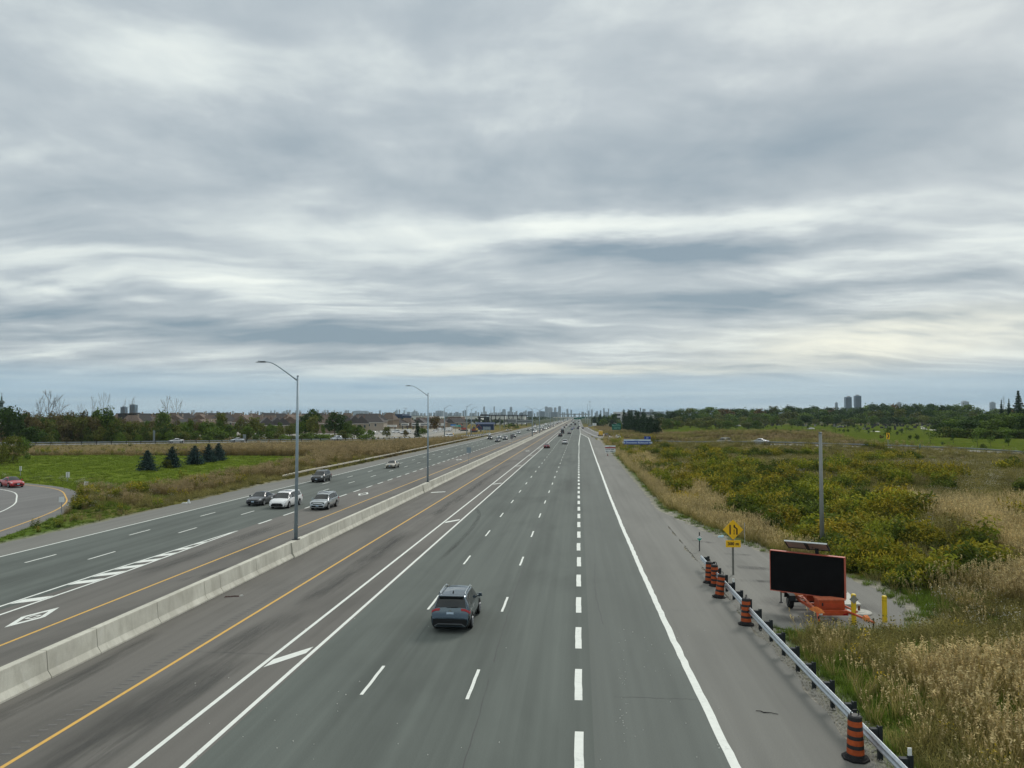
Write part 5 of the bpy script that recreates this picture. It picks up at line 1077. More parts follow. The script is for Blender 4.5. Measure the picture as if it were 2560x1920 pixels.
for px, py, k, c, lab in ((1366.5, 1121, 'sedan', 'darkred', 'dark red sedan driving away beside the double white line'), (1412, 1111, 'suv', 'white', 'white SUV driving away ahead of the red sedan'), (1400.6, 1092, 'suv', 'black', 'black SUV driving away just behind the black truck'), (1406, 1084, 'truck', 'black', 'tall black truck driving away in the distance'), (1423, 1085.6, 'sedan', 'black', 'black sedan driving away right of the black truck'), (1457, 1072, 'sedan', 'charcoal', 'dark car at the tip of the entry lane'), (1405.7, 1072, 'van', 'white', 'white van driving away close to the barrier')):
    px_car(px, py, k, c, True, lab, GA)
for px, py, k, c in ((1430, 1075, 'sedan', 'blue'), (1434, 1072, 'suv', 'lilac'), (1445, 1073, 'suv', 'charcoal'), (1447, 1068, 'sedan', 'black'), (1410, 1071, 'suv', 'black'), (1416, 1064.7, 'suv', 'charcoal'), (1424.7, 1066.6, 'sedan', 'grey'), (1428, 1063.4, 'suv', 'black'), (1438, 1063.4, 'truck', 'black'), (1447.5, 1060, 'van', 'pearl'), (1434, 1057.7, 'suv', 'darkred'), (1441, 1056, 'sedan', 'white'), (1447, 1055, 'suv', 'black'), (1429, 1054, 'suv', 'charcoal'), (1437, 1053.5, 'sedan', 'grey'), (1449, 1053, 'truck', 'white')):
    px_car(px, py, k, c, True, ('pale' if c in ('white', 'pearl', 'lilac') else 'dark')+' vehicle far ahead among those driving away', GA)
for px, py, k, c, lab in ((1223.4, 1099, 'suv', 'black', 'black SUV with lit headlights nearest the left guard rail'), (1242.4, 1105, 'sedan', 'charcoal', 'dark car with lit headlights, foremost of the distant group'), (1247.5, 1096.5, 'sedan', 'silver', 'silver car just behind the foremost of the distant group'), (1262, 1100, 'suv', 'grey', 'grey SUV with lit headlights right of the foremost distant car'), (1283.6, 1093.8, 'suv', 'charcoal', 'dark SUV beside the second road sign on the barrier'), (1296, 1084.3, 'sedan', 'silver', 'silver car alone behind the dark SUV near the sign'), (1221, 1089, 'sedan', 'pearl', 'pale car merging beside the end of the left ramp rail'), (1268.4, 1078, 'sedan', 'black', 'black car against the left edge far ahead')):
    px_car(px, py, k, c, False, lab, GB)
for px, py, k, c in ((1320, 1077, 'sedan', 'charcoal'), (1330, 1074, 'suv', 'white'), (1334, 1077.4, 'suv', 'black'), (1336.7, 1082, 'van', 'white'), (1347.5, 1072, 'suv', 'white'), (1351, 1078, 'sedan', 'beige'), (1353, 1071, 'suv', 'white'), (1358, 1075, 'sedan', 'charcoal'), (1336.7, 1068, 'van', 'white'), (1336.7, 1065, 'truck', 'black'), (1357, 1067, 'van', 'white'), (1364, 1064, 'truck', 'white'), (1364, 1073.5, 'sedan', 'white'), (1369, 1071, 'sedan', 'grey'), (1383.6, 1066.6, 'sedan', 'charcoal'), (1372, 1067, 'sedan', 'black'), (1376, 1064, 'suv', 'white'), (1388, 1059.6, 'van', 'white'), (1385, 1063, 'sedan', 'beige'), (1398, 1056.5, 'truck', 'white'), (1404, 1055, 'van', 'white'), (1394, 1060, 'sedan', 'charcoal'), (1392, 1057.5, 'suv', 'white'), (1411, 1053, 'suv', 'white'), (1408, 1055.5, 'sedan', 'pearl'), (1416, 1052, 'van', 'white'), (1421, 1051, 'truck', 'white'), (1380, 1061, 'suv', 'white')):
    px_car(px, py, k, c, False, ('dark' if c in ('charcoal', 'black', 'grey') else 'pale')+' vehicle far off among those coming along', GB)
for px, py, k, c, rz, lab in ((1523, 1093.5, 'suv', 'pearl', -.10, 'pale SUV on the right hand ramp nearest the blue sign'), (1503.5, 1087, 'suv', 'black', -.06, 'black jeep on the right hand ramp'), (1499, 1085, 'truck', 'yellow', -.04, 'yellow truck ahead of the black jeep on the ramp')):
    i = int(np.argmin([abs((p[1])-(8.8*F/(py-1040))) for p in RAMP_RS])); p = RAMP_RS[i]; far_car(k, c, p[0]+(1.0 if k != 'truck' else -.4), p[1], True, lab, None, lit=False, z=p[2], rz=math.atan2(p[0]-RAMP_RS[i-1][0], RAMP_RS[i-1][1]-p[1])*-1*-1)
def ramp_car(path, px, kind, paint, label, flip=0., off=0., name='sedan', **kw):
    P = [np.array(p) for p in path]; pr = []
    for p in P: v = (p-np.array([0, 0, H])) @ R3; pr.append(1280+F*v[0]/-v[2] if v[2] < 0 else 1e9)
    i = int(np.argmin([abs(a-px) for a in pr])); i = max(1, min(len(P)-2, i)); d = P[i+1]-P[i-1]; rz = math.atan2(-d[0], d[1])+flip; p = P[i]; r = np.array([d[1], -d[0]])/np.hypot(d[0], d[1])
    return car(name, label, kind, paint, (p[0]+r[0]*off, p[1]+r[1]*off, p[2]+.01), rz, None, skip=('sunroof', 'antenna', 'skid_trim', 'door_handle'), **kw)
ramp_car(RAMP_RS, 1908, 'sedan', 'pearl', 'silver sedan on the right hand ramp behind the goldenrod slope', math.pi, 1.2); ramp_car(RAMP_RS, 1822, 'suv', 'beige', 'tan SUV half hidden by weeds on the right hand ramp', math.pi, 1.2, name='suv')
ramp_car(RAMP_LS, 442, 'sedan', 'white', 'white car on the far left ramp beside the blue sign back', 0, -1); ramp_car(RAMP_LS, 612, 'sedan', 'pearl', 'silver car on the far left ramp below the small sign back', 0, -1); ramp_car(RAMP_LS, 822, 'suv', 'pearl', 'pale green SUV on the far left ramp beside the dome bush', 0, -1, name='suv')
# ---------------------------------------------------------------- street lamps
M_POLE = pm('lamp_pole_steel', (.30, .37, .42), .5, .4, .10, 3); M_LAMPH = pm('lamp_head', (.12, .14, .15), .5, .4, 0)
def lamp(loc, hp, arms, label, group, name='street_lamp', armlen=2.9, base=True, r0=.135, rz=0, parts=True):
    t = thing(name, label, 'street lamp', loc, rz, group); b = MB(); b.tube([(0, 0, 0), (0, 0, hp*.5), (0, 0, hp)], [r0, r0*.8, r0*.60], 12); b.build('pole', M_POLE, t, True)
    if base: b = MB(); b.box((0, 0, .02), (.44, .50, .06)); b.build('base_plate', pm('base_plate', (.03, .033, .036), .6, .3, 0), t); b = MB(); b.box((-.13, -.02, .75), (.06, .12, .34)); b.build('hand_hole_cover', M_POLE, t)
    b = MB(); b.tube([(0, 0, hp), (0, 0, hp+.05)], [r0*.66, r0*.5], 10); b.build('pole_cap', M_LAMPH, t)
    for sd in arms:
        b = MB(); L = armlen; pts = [(sd*.05, 0, hp-.30), (sd*L*.30, 0, hp+.30), (sd*L*.55, 0, hp+.79), (sd*L*.66, 0, hp+.96), (sd*L*.76, 0, hp+1.05), (sd*L*.86, 0, hp+1.08)]; b.tube(pts, [.055*r0/.135, .048*r0/.135, .042*r0/.135, .038*r0/.135, .034*r0/.135, .03*r0/.135], 8); arm = b.build('arm', M_POLE, t, True)
        b = MB(); b.box((sd*(L*.86+.17), 0, hp+1.075), (.46, .26, .11), taper=.8); b.box((sd*(L*.86+.50), 0, hp+1.05), (.34, .24, .045), taper=.8); hd = b.build('lamp_head', M_LAMPH, t)
        b = MB(); b.lathe([(.035, 0), (.035, .07), (.02, .10)], 8, (sd*(L*.86+.48), 0, hp+1.07)); b.build('photo_cell', M_LAMPH, hd)
    return t
GL = 'street lamps on the median barrier'
lamp((BX, 53.6, 1.05), 11.85, (-1,), 'nearest street lamp on the barrier, tall pole with one arm over the oncoming lanes', GL); lamp((BX, 101.6, 1.05), 12.0, (-1,), 'second street lamp on the barrier, one arm over the oncoming lanes', GL)
for y, lab in ((331, 'third street lamp on the barrier, seen beside the far traffic'), (393, 'fourth street lamp on the barrier, just beyond the third'), (540, 'fifth and farthest clear street lamp on the barrier')): lamp((BX+.1, y, 1.05), 12, (-1, 1) if y > 350 else (-1,), lab, GL, r0=.22)
for px, pt, pb, lab in ((1111, 1016, 1096, 'street lamp behind the left guard rail, first of three with its arm to the right'), (1167, 1013, 1091, 'taller street lamp behind the left guard rail, middle of three'), (1178, 1020, 1088, 'street lamp behind the left guard rail, just right of the tallest of three')):
    p = at(px, pb); lamp((p[0], p[1], 0), (pb-pt)*p[1]/F-.5, (1,), lab, 'street lamps behind the left guard rail', base=False, r0=.24)
for px, pt, pb, lab in ((1250, 1022, 1075, 'plain grey pole above the bank left of the far traffic'), (1227, 1022, 1070, 'thin lamp pole beside the dark station roof'), (1260, 1040, 1072, 'short thin pole right of the plain grey pole')):
    p = at(px, pb); t = thing('utility_pole', lab, 'pole', (p[0], p[1], 0)); h = (pb-pt)*p[1]/F; b = MB(); b.tube([(0, 0, 0), (0, 0, h)], [.16, .11], 8); b.build('pole', M_STEEL, t); b = MB(); b.box((.3, 0, h-.15), (.9, .12, .12)); b.build('cross_arm', M_STEEL, t)
for px, pt, D, lab in ((1475, 1003, 900, 'tallest thin light mast right of the highway'), (1469, 1011, 1000, 'thin light mast just left of the tallest mast')):
    p = ray(px, 1040, D); t = thing('light_mast', lab, 'mast', (p[0], p[1], 0)); h = H+(1040-pt)/F*D; b = MB(); b.tube([(0, 0, 0), (0, 0, h)], [.35, .14], 8); b.build('mast', M_STEEL, t); b = MB(); b.lathe([(.7, h-.9), (.8, h-.6), (.3, h-.4)], 10); b.build('lamp_ring', M_LAMPH, t)
for px, pt, D, lab, fat in ((1610, 1022, 700, 'cell antenna mast with crossed arms above the cedars', True), (1601, 1020, 760, 'slim dark mast left of the cell antenna', False)):
    p = ray(px, 1040, D); t = thing('antenna_mast', lab, 'mast', (p[0], p[1], 0)); h = H+(1040-pt)/F*D; b = MB(); b.tube([(0, 0, 0), (0, 0, h)], [.5, .25], 8); b.build('mast', M_LAMPH, t)
    if fat:
        for k in range(6): b = MB(); a = 6.28*k/6; b.box((1.3*math.cos(a), 1.3*math.sin(a), h-1.3), (.35, .35, 2.2)); b.build('antenna_panel', M_STEELD, t)
        b = MB(); b.lathe([(1.2, h-2.2), (1.3, h-2.1), (1.2, h-2.)], 8); b.build('platform', M_STEELD, t)
    else: b = MB(); b.box((0, 0, h-1.5), (.9, .9, 3)); b.build('antenna_panel', M_LAMPH, t)
# the bare pole behind the message trailer
p = at(2056, 1388); t = thing('utility_pole', 'tall bare grey pole behind the message trailer', 'pole', (p[0], p[1], 0)); b = MB(); b.tube([(0, 0, -.2), (0, 0, 4), (0, 0, 8.75)], [.165, .14, .11], 14); b.build('pole', pm('pole_grey', (.235, .25, .24), .6, .3, .15, 2, stretch=(1, 1, .3)), t, True); b = MB(); b.lathe([(.13, 8.74), (.13, 8.80), (.06, 8.84)], 12); b.build('pole_cap', M_LAMPH, t); b = MB(); b.tube([(.22, .02, -.1), (.22, .02, 1.5)], .02, 6); b.build('conduit', M_STEEL, t)
# ---------------------------------------------------------------- lettering
FONT = None
def text_mesh(txt, size, m, depth=.004, align='CENTER', spacing=1., bold=0.):
    cu = bpy.data.curves.new('lettering', 'FONT'); cu.body = txt; cu.size = size; cu.align_x = align; cu.align_y = 'CENTER'; cu.extrude = depth; cu.space_character = spacing; cu.offset = bold; cu.resolution_u = 2
    o = bpy.data.objects.new('lettering', cu); COL.objects.link(o); dg = bpy.context.evaluated_depsgraph_get(); dg.update(); me = bpy.data.meshes.new_from_object(o.evaluated_get(dg)); bpy.data.objects.remove(o); bpy.data.curves.remove(cu)
    me.transform(Matrix.Rotation(math.pi/2, 4, 'X')); me.materials.clear(); me.materials.append(m); return me
def letter(txt, size, m, parent, loc, **k): return put('lettering', text_mesh(txt, size, m, **k), parent, loc)
def plate(name, w, h, th, m, parent, loc, edge=None):      # an upright board facing -Y
    b = MB(); b.box((0, 0, 0), (w, th, h)); return b.build(name, m, parent, loc=loc)
M_SIGNY = pm('sign_yellow', (.86, .50, .010), .5, 0, .04, 3); M_INK = pm('sign_ink', (.012, .010, .010), .6, 0, 0); M_SIGNB = pm('sign_blue', (.010, .055, .33), .45, 0, .06, 3); M_SIGNW = pm('sign_white', (.72, .75, .75), .5, 0, .05, 3); M_SIGNG = pm('sign_green', (.004, .11, .07), .45, 0, .06, 3); M_SIGNR = pm('sign_red', (.30, .012, .012), .5, 0, .06, 3); M_SIGNBACK = pm('sign_back', (.27, .33, .37), .5, .5, .08, 2); M_POST = pm('sign_post_wood', (.20, .19, .165), .85, 0, .2, 4); M_LTB = pm('sign_pale_blue', (.55, .66, .80), .5, 0, .03, 3)
# lane ends, 300 m
p = at(1834, 1438); t = thing('warning_sign', 'yellow diamond lane ends sign with a 300 m tab at the pullout', 'road sign', (p[0], p[1], 0), math.radians(4))
S = p[1]/F; b = MB(); b.box((0, .09, 1.65), (.11, .09, 3.6)); b.build('post', pm('post_grey', (.165, .165, .145), .8, 0, .2, 3), t); zc = H-(1316-1040)*S; hd = 24.5*S
b = MB(); M45 = Matrix.Rotation(math.pi/4, 3, 'Y'); b.box((0, 0, 0), (hd*math.sqrt(2), .03, hd*math.sqrt(2)), M=M45); dm = b.build('diamond_panel', M_SIGNY, t, loc=(0, 0, zc))
b = MB(); b.box((-.19, -.022, .0), (.085, .008, .60)); b.build('lane_symbol', M_INK, dm)
b = MB(); b.box((.075, -.022, .22), (.085, .008, .18)); b.add([(.034, -.026, .17), (.115, -.026, .20), (.277, -.026, .07), (.277, -.026, -.03)], [(0, 1, 2, 3)]); b.box((.235, -.022, -.14), (.085, .008, .34)); b.build('lane_symbol', M_INK, dm)
for k in range(3): b = MB(); b.box((.06, -.022, -.03-.11*k), (.055, .008, .07)); b.build('lane_symbol', M_INK, dm)
zt = H-(1350-1040)*S; tb = plate('tab_panel', 36*S, 17*S, .03, M_SIGNY, t, (0, 0, zt)); letter('300 m', .27, M_INK, tb, (0, -.019, -.005), depth=.003, spacing=1.02, bold=.010)
# delineator with the green and white diamond
p = at(1749, 1378); S = p[1]/F; t = thing('hazard_marker', 'green and white diamond marker on a black post at the rail end', 'road sign', (p[0], p[1], 0)); b = MB(); b.box((0, .02, .65), (.07, .05, 1.5)); b.build('post', M_DARKPL, t); zc = H-(1338-1040)*S; h = 6.3*S
b = MB(); b.add([(-h, 0, 0), (h, 0, 0), (0, 0, h), (-h, .02, 0), (h, .02, 0), (0, .02, h)], [(0, 1, 2), (5, 4, 3), (0, 3, 4, 1), (1, 4, 5, 2), (2, 5, 3, 0)]); b.build('white_half', M_SIGNW, t, loc=(0, -.02, zc)); b = MB(); b.add([(-h, 0, 0), (0, 0, -h), (h, 0, 0), (-h, .02, 0), (0, .02, -h), (h, .02, 0)], [(0, 1, 2), (5, 4, 3), (0, 3, 4, 1), (1, 4, 5, 2), (2, 5, 3, 0)]); b.build('green_half', pm('marker_green', (.0, .28, .20), .5, 0, 0), t, loc=(0, -.02, zc))
# blue guide sign
p = ray(1593, 1108, 205); S = 205/F; gzz = gz(p[0], p[1]); t = thing('guide_sign', 'wide blue sign with white letters naming a downtown exit', 'road sign', (p[0], p[1], gzz)); w = 66*S; z0 = H-(1098.5-1040)*S-gzz; z1 = H-(1110-1040)*S-gzz
bp = plate('sign_panel', w, (1110-1099)*S, .10, M_SIGNB, t, (0, 0, (z0+z1)/2-.02)); letter('YB Downtown Richmond Hill', .66, M_LTB, bp, (0, -.055, -.16), depth=.003, bold=.022)
plate('header_panel', w, .42, .11, M_LTB, t, (0, -.004, z0-.14)); b = MB(); b.box((-.2, -.062, z0-.14), (1.1, .01, .12)); b.build('header_text', pm('faded_ink', (.2, .28, .42), .6, 0, 0), t)
tx = (1618-1593)*S; tp = plate('tab_panel', 15.5*S, .78, .10, M_SIGNB, t, (tx, 0, z0+.48)); letter('31', .62, M_LTB, tp, (0, -.055, 0), depth=.003, bold=.012)
for k in range(4): b = MB(); x = -w*.35+k*w*.235; b.box((x, .12, z1/2), (.11, .11, z1+1.2)); b.build('post', M_POST, t)
# white and red notice
p = at(1526, 1139); S = p[1]/F; t = thing('notice_sign', 'white notice board with a red band on two legs at the shoulder', 'road sign', (p[0], p[1], 0)); w = 25.5*S; zt_, zb_ = H-(1113-1040)*S, H-(1130-1040)*S; hh = zt_-zb_
nb = plate('sign_panel', w, hh, .04, M_SIGNW, t, (0, 0, (zt_+zb_)/2)); plate('red_band', w+.004, hh*.2, .045, M_SIGNR, nb, (0, -.003, hh*.17)); letter('NIGHTLY', .22, M_INK, nb, (0, -.024, hh*.36), depth=.003)
for zz, segs in ((-.10, ((-.93, -.70), (-.64, -.40), (-.30, -.05), (.07, .72), (.84, .88))), (-.35, ((-.86, -.52), (-.36, -.22), (-.02, .62), (.78, .92)))):
    for a_, c_ in segs: b = MB(); b.box(((a_+c_)/2*w/2, -.024, zz*hh), ((c_-a_)*w/2, .008, .17)); b.build('lettering', pm('notice_ink', (.05, .065, .08), .6, 0, 0), nb)
for x in (-w*.3, w*.27): b = MB(); b.box((x, .05, zb_/2), (.09, .06, zb_+.1)); b.build('leg', M_POST, t)
b = MB(); b.box((-w*.26, -.1, .16), (.26, .12, .26)); b.build('sand_bag', pm('faded_red', (.30, .07, .07), .7, 0, .2, 4), t)
# green guide sign
p = ray(1541, 1064, 330); S = 330/F; gzz = gz(p[0], p[1]); t = thing('guide_sign', 'green highway guide sign with a corner tab on the grass before the cedars', 'road sign', (p[0], p[1], gzz), math.radians(-6)); zt_ = H-(1060-1040)*S-gzz; zb_ = H-(1074.5-1040)*S-gzz; w = 22*S
gp = plate('sign_panel', w, zt_-zb_, .1, M_SIGNG, t, (0, 0, (zt_+zb_)/2)); plate('tab_panel', w*.42, .42, .1, M_SIGNG, t, (w*.28, 0, zt_+.21)); M_FAINT = pm('faint_sign_text', (.20, .40, .34), .6, 0, 0)
for a_, c_, zz in ((-.05, .3, .40), (-.4, .55, .22), (-.33, .45, -.06), (-.3, .1, -.26), (.2, .42, -.24)): b = MB(); b.box(((a_+c_)/2*w, -.056, zz*(zt_-zb_)), ((c_-a_)*w*.9, .01, .14)); b.build('lettering', M_FAINT, gp)
b = MB(); b.lathe([(.26, -.06), (.26, -.05)], 12, (-.40*w, 0, .3*(zt_-zb_)), axis='y'); b.build('route_shield', M_FAINT, gp)
for x in (-w*.3, w*.3): b = MB(); b.box((x, .1, zb_/2), (.14, .12, zb_+.4)); b.build('post', M_POST, t)
# small boards at the ramp nose
for px, py, wpx, hpx, D, lab, m in ((1486, 1061, 9.5, 6, 480, 'white rectangular sign board on the bank beyond the ramp', M_SIGNW), (1475, 1064, 10, 4.5, 520, 'grey and black barrier board left of the white sign board', M_STEELD)):
    p = ray(px, py, D); S = D/F; t = thing('sign_board', lab, 'road sign', (p[0], p[1], gz(p[0], p[1]))); z = p[2]-t.location.z; plate('sign_panel', wpx*S, hpx*S, .1, m, t, (0, 0, z))
    b = MB(); b.box((0, .1, z/2), (.15, .1, z)); b.build('post', M_POST, t)
    if m is M_SIGNW: b = MB(); b.box((0, -.06, z+.1), (.6, .02, .35)); b.build('sign_mark', M_SIGNBACK, t)
# overhead green signs and gantry far off
D = 1150; S = D/F; p = ray(1447, 1046, D); t = thing('overhead_sign_gantry', 'green overhead highway signs on a gantry far down the road', 'road sign', (p[0], p[1], 0))
for x0, x1, y0, y1 in ((1434, 1443, 1044.5, 1048.6), (1443.5, 1454, 1043.5, 1048.4), (1454.5, 1462, 1042.5, 1045.6)): plate('sign_panel', (x1-x0)*S, (y1-y0)*S, .3, M_SIGNG, t, (((x0+x1)/2-1447)*S, 0, H-((y0+y1)/2-1040)*S))
b = MB(); b.box((0, .5, H-(1042.6-1040)*S), (34*S, .5, .8)); b.build('gantry_beam', M_STEEL, t)
for x in (-16.5*S, 16.5*S): b = MB(); b.box((x, .5, 4.2), (.6, .6, 8.6)); b.build('gantry_post', M_STEEL, t)
# chevron sign on the right ramp
p = ray(2220, 1090, 188); S = 188/F; gzz = gz(p[0], p[1]); t = thing('chevron_sign', 'black chevron on a yellow board by the ramp bend', 'road sign', (p[0], p[1], gzz)); zc = p[2]-gzz; cp = plate('sign_panel', 7.6*S, 15*S, .05, M_SIGNY, t, (0, 0, zc)); w, hh = 7.6*S/2, 15*S/2
b = MB(); b.add([(-w*.7, -.03, hh*.8), (-w*.0, -.03, hh*.8), (w*.75, -.03, 0), (0, -.03, -hh*.8), (-w*.7, -.03, -hh*.8), (w*.05, -.03, 0)], [(0, 5, 2, 1), (5, 4, 3, 2)]); b.build('chevron', M_INK, cp); b = MB(); b.box((0, .06, zc/2), (.09, .06, zc)); b.build('post', M_STEELD, t)
p = ray(2300, 1121, 178); t = thing('hazard_marker', 'small green marker post on the right ramp rail', 'road sign', (p[0], p[1], gz(p[0], p[1])), .2); b = MB(); b.box((0, 0, .9), (.34, .05, .9)); b.build('marker_panel', pm('marker_dull_green', (.10, .20, .15), .6, 0, 0), t); b = MB(); b.box((0, .05, .4), (.08, .06, .9)); b.build('post', M_DARKPL, t)
# white marker plates on the loop ramp
for k, (px, pt, pb, wpx, lab) in enumerate(((153, 1240, 1284, 13, 'white marker plate on a post at the loop ramp bend, nearest of four'), (215, 1203, 1225, 11, 'white marker plate with a dark stripe beside the pale weeds, second of four'), (169, 1179, 1205, 9, 'white marker plate with a dark stripe at the meadow edge, third of four'), (51, 1163, 1192, 6, 'narrow white marker plate farthest left in the meadow'))):
    p = gat(px, pb); S = p[1]/F; t = thing('marker_sign', lab, 'road sign', tuple(p), math.radians(10), 'marker plates along the loop ramp'); hp = (pb-pt)*S; plate('marker_panel', wpx*S, 14*S*(1 if k < 3 else .8), .03, M_SIGNW, t, (0, 0, hp-7*S)); b = MB(); b.box((0, .04 if k == 0 else -.022, hp*.48), (.075, .05, hp*.96)); b.build('post', M_STEELD, t)
# sign backs on the far left
for px, pt, pb, wpx, hpx, D, lab in ((386, 1078, 1112, 11, 27, 226, 'tall blue grey sign back beside the white car on the far left ramp'), (612, 1088, 1105, 8, 11, 262, 'small grey sign back above the silver car on the far left ramp')):
    p = ray(px, 1040, D); S = D/F; gzz = gz(p[0], p[1]); t = thing('road_sign', lab, 'road sign', (p[0], p[1], gzz), math.radians(-35 if wpx > 10 else 0)); zc = H-((pt+hpx/2)-1040)*S-gzz; plate('sign_panel', wpx*S, hpx*S, .06, M_SIGNBACK, t, (0, 0, zc))
    for x in (-wpx*S*.28, wpx*S*.28): b = MB(); b.box((x, -.07, zc/2+.5), (.16, .08, zc+hpx*S*.5)); b.build('post', M_STEELD, t)
p = ray(1217, 1070.5, 420); S = 420/F; t = thing('road_sign', 'wide grey blue sign back above the left guard rail end', 'road sign', (p[0], p[1], 0)); plate('sign_panel', 19*S, 7.5*S, .1, M_SIGNBACK, t, (0, 0, p[2]))
for x in (-1.7, 0, 1.7): b = MB(); b.box((x, -.1, p[2]/2+.5), (.22, .12, p[2]+1)); b.build('post', M_STEELD, t)
for px, pc, D, wpx, hpx, lab in ((1210, 1126, 140, 11, 14.5, 'grey blue sign back standing on the median barrier, nearest of two'), (1300, 1092, 230, 6.2, 11, 'grey brown sign back standing on the median barrier, farther of two')):
    S = D/F; zc = H-(pc-1040)*S; t = thing('road_sign', lab, 'road sign', (BX, D, 1.05)); plate('sign_panel', wpx*S, hpx*S, .03, M_SIGNBACK if D < 200 else pm('sign_back_brown', (.16, .15, .16), .6, .2, 0), t, (0, 0, zc-1.05)); b = MB(); b.box((0, .05, (zc-1.05)/2), (.07, .06, zc-1.05)); b.build('post', M_STEELD, t)
p = at(1211, 1092); t = thing('crash_cushion', 'dark crash cushion where the left ramp rail meets the highway rail', 'barrier', (p[0]-1.2, p[1], 0)); b = MB()
for k in range(4): b = MB(); b.box((0, .9*k, .5), (.9, .8, 1.0)); b.build('cushion_cell', pm('cushion_grey', (.10, .10, .12), .7, 0, .2, 3), t)
# ---------------------------------------------------------------- construction drums
M_DRUMO = pm('drum_orange', (.42, .080, .020), .6, 0, .32, 4, spec=.3); M_DRUMB = pm('drum_black', (.014, .014, .015), .6, 0, .2, 6)
def drum(loc, rot, label, k):
    t = thing('traffic_drum', label, 'traffic drum', loc, rot, 'orange and black drums along the guard rail')
    b = MB(); b.prism([(.36*math.cos(a), .36*math.sin(a)) for a in np.linspace(0, 6.283, 9)[:-1]], 0, .05); b.lathe([(.30, .05), (.26, .09)], 16); b.build('rubber_base', M_BLACK, t)
    pr, mi = [(.235, .05)], []; z = .05; bands = [(.10, 1), (.14, 0), (.10, 1), (.14, 0), (.10, 1), (.14, 0), (.10, 1), (.14, 0), (.10, 1)]
    r = .232
    for hgt, m_ in bands:
        pr.append((r, z+.008)); mi.append(m_); r -= .006; z += hgt; pr.append((r, z)); mi.append(m_)
    pr.append((r*.8, z+.03)); mi.append(1); b = MB(); b.lathe(pr, 20, mis=mi+[1]); b.build('drum_body', [M_DRUMO, M_DRUMB], t, False)
    b = MB(); a0 = .12; t.scale = (1.08, 1.08, 1.1); b.tube([(-a0, 0, z), (-a0, 0, z+.11), (-.06, 0, z+.16), (.06, 0, z+.16), (a0, 0, z+.11), (a0, 0, z)], .018, 6); b.build('handle', M_DRUMB, t); return t
for k, (px, py, rot, lab) in enumerate(((2147, 1906, (0, 0, .3), 'orange and black drum nearest the camera, alone at the rail'), (1868, 1565, (.0, .04, 1.1), 'worn orange and black drum standing alone against the rail near the trailer'), (1800, 1496, (.05, .12, .7), 'orange and black drum tilted to the right against the rail'), (1790, 1467, (0, -.03, .2), 'orange and black drum, nearer one of the upright pair'), (1775, 1459, (0, 0, .9), 'orange and black drum, farther one of the upright pair'))):
    p = at(px, py); drum((p[0], p[1]+.25, .0), rot, lab, k)
# ---------------------------------------------------------------- message trailer
M_OR = pm('trailer_orange', (.46, .075, .022), .5, .1, .16, 5); M_ORL = pm('trailer_orange_faded', (.54, .15, .075), .6, 0, .25, 5); M_SCR = pm('message_screen', (.005, .005, .006), .45, 0, .4, 1.5, spec=.12); M_SOLB = pm('solar_underside', (.33, .27, .25), .7, 0, .1, 3)
tr = thing('message_trailer', 'orange trailer with a big black message board and a solar panel on top', 'trailer', (12.0, 41.0, 0), math.radians(4))
for x in (-.72, .72): b = MB(); b.box((x, -.9, .52), (.10, 3.8, .12)); b.build('chassis_beam', M_OR, tr)
for y in (-2.7, -1.2, .3, .95): b = MB(); b.box((0, y, .52), (1.40, .10, .10)); b.build('cross_beam', M_OR, tr)
b = MB(); b.box((0, 0, .36), (2.0, .09, .09)); b.build('axle', M_DARKPL, tr)
for s in (-1, 1):
    b = MB(); b.lathe([(.08, -.10), (.30, -.10), (.335, -.06), (.335, .06), (.30, .10), (.08, .10)], 20, (s*1.08, 0, .335), axis='x'); wh = b.build('wheel', M_TYRE, tr); b = MB(); b.lathe([(.20, -.02), (.19, .02), (.05, .03)], 14, (s*1.16, 0, .335), axis='x'); b.build('rim', M_RIM, wh)
    b = MB(); pts = [(-.46, .50), (-.40, .74), (-.18, .80), (.18, .80), (.40, .74), (.46, .50)]; V = [(s*.94, y, z) for y, z in pts]+[(s*1.24, y, z) for y, z in pts]+[(s*.94, y*.96, z-.03) for y, z in pts]+[(s*1.24, y*.96, z-.03) for y, z in pts]; n = 6
    b.add(V, [(i, i+1, n+i+1, n+i) for i in range(5)]+[(2*n+i, 3*n+i, 3*n+i+1, 2*n+i+1) for i in range(5)]+[(n+i, n+i+1, 3*n+i+1, 3*n+i) for i in range(5)]+[(i, 2*n+i, 2*n+i+1, i+1) for i in range(5)]); b.build('fender', M_DARKPL, tr)
for (ax, ay), (bx_, by), nm in (((-.70, -2.6), (-1.35, -4.6), 'front'), ((.70, -2.6), (1.02, -4.9), 'front'), ((-.70, .9), (-1.15, 1.15), 'rear')):
    b = MB(); b.tube([(ax, ay, .54), (bx_, by, .60)], .055, 6); arm = b.build('outrigger', M_OR, tr); b = MB(); b.tube([(bx_, by+.05, .0), (bx_, by+.05, .78)], .035, 8); b.lathe([(.10, 0), (.10, .03)], 10, (bx_, by+.05, 0)); b.build('jack_leg', M_DARKPL, arm)
for (x0, y0), (x1, y1) in (((-.95, .8), (-.62, -.6)), ((-.62, -.6), (-.80, -2.7)), ((.62, -1.0), (1.0, -3.2))): b = MB(); b.tube([(x0, y0, .70), (x1, y1, .64)], .05, 6); b.build('side_rail', M_ORL, tr)
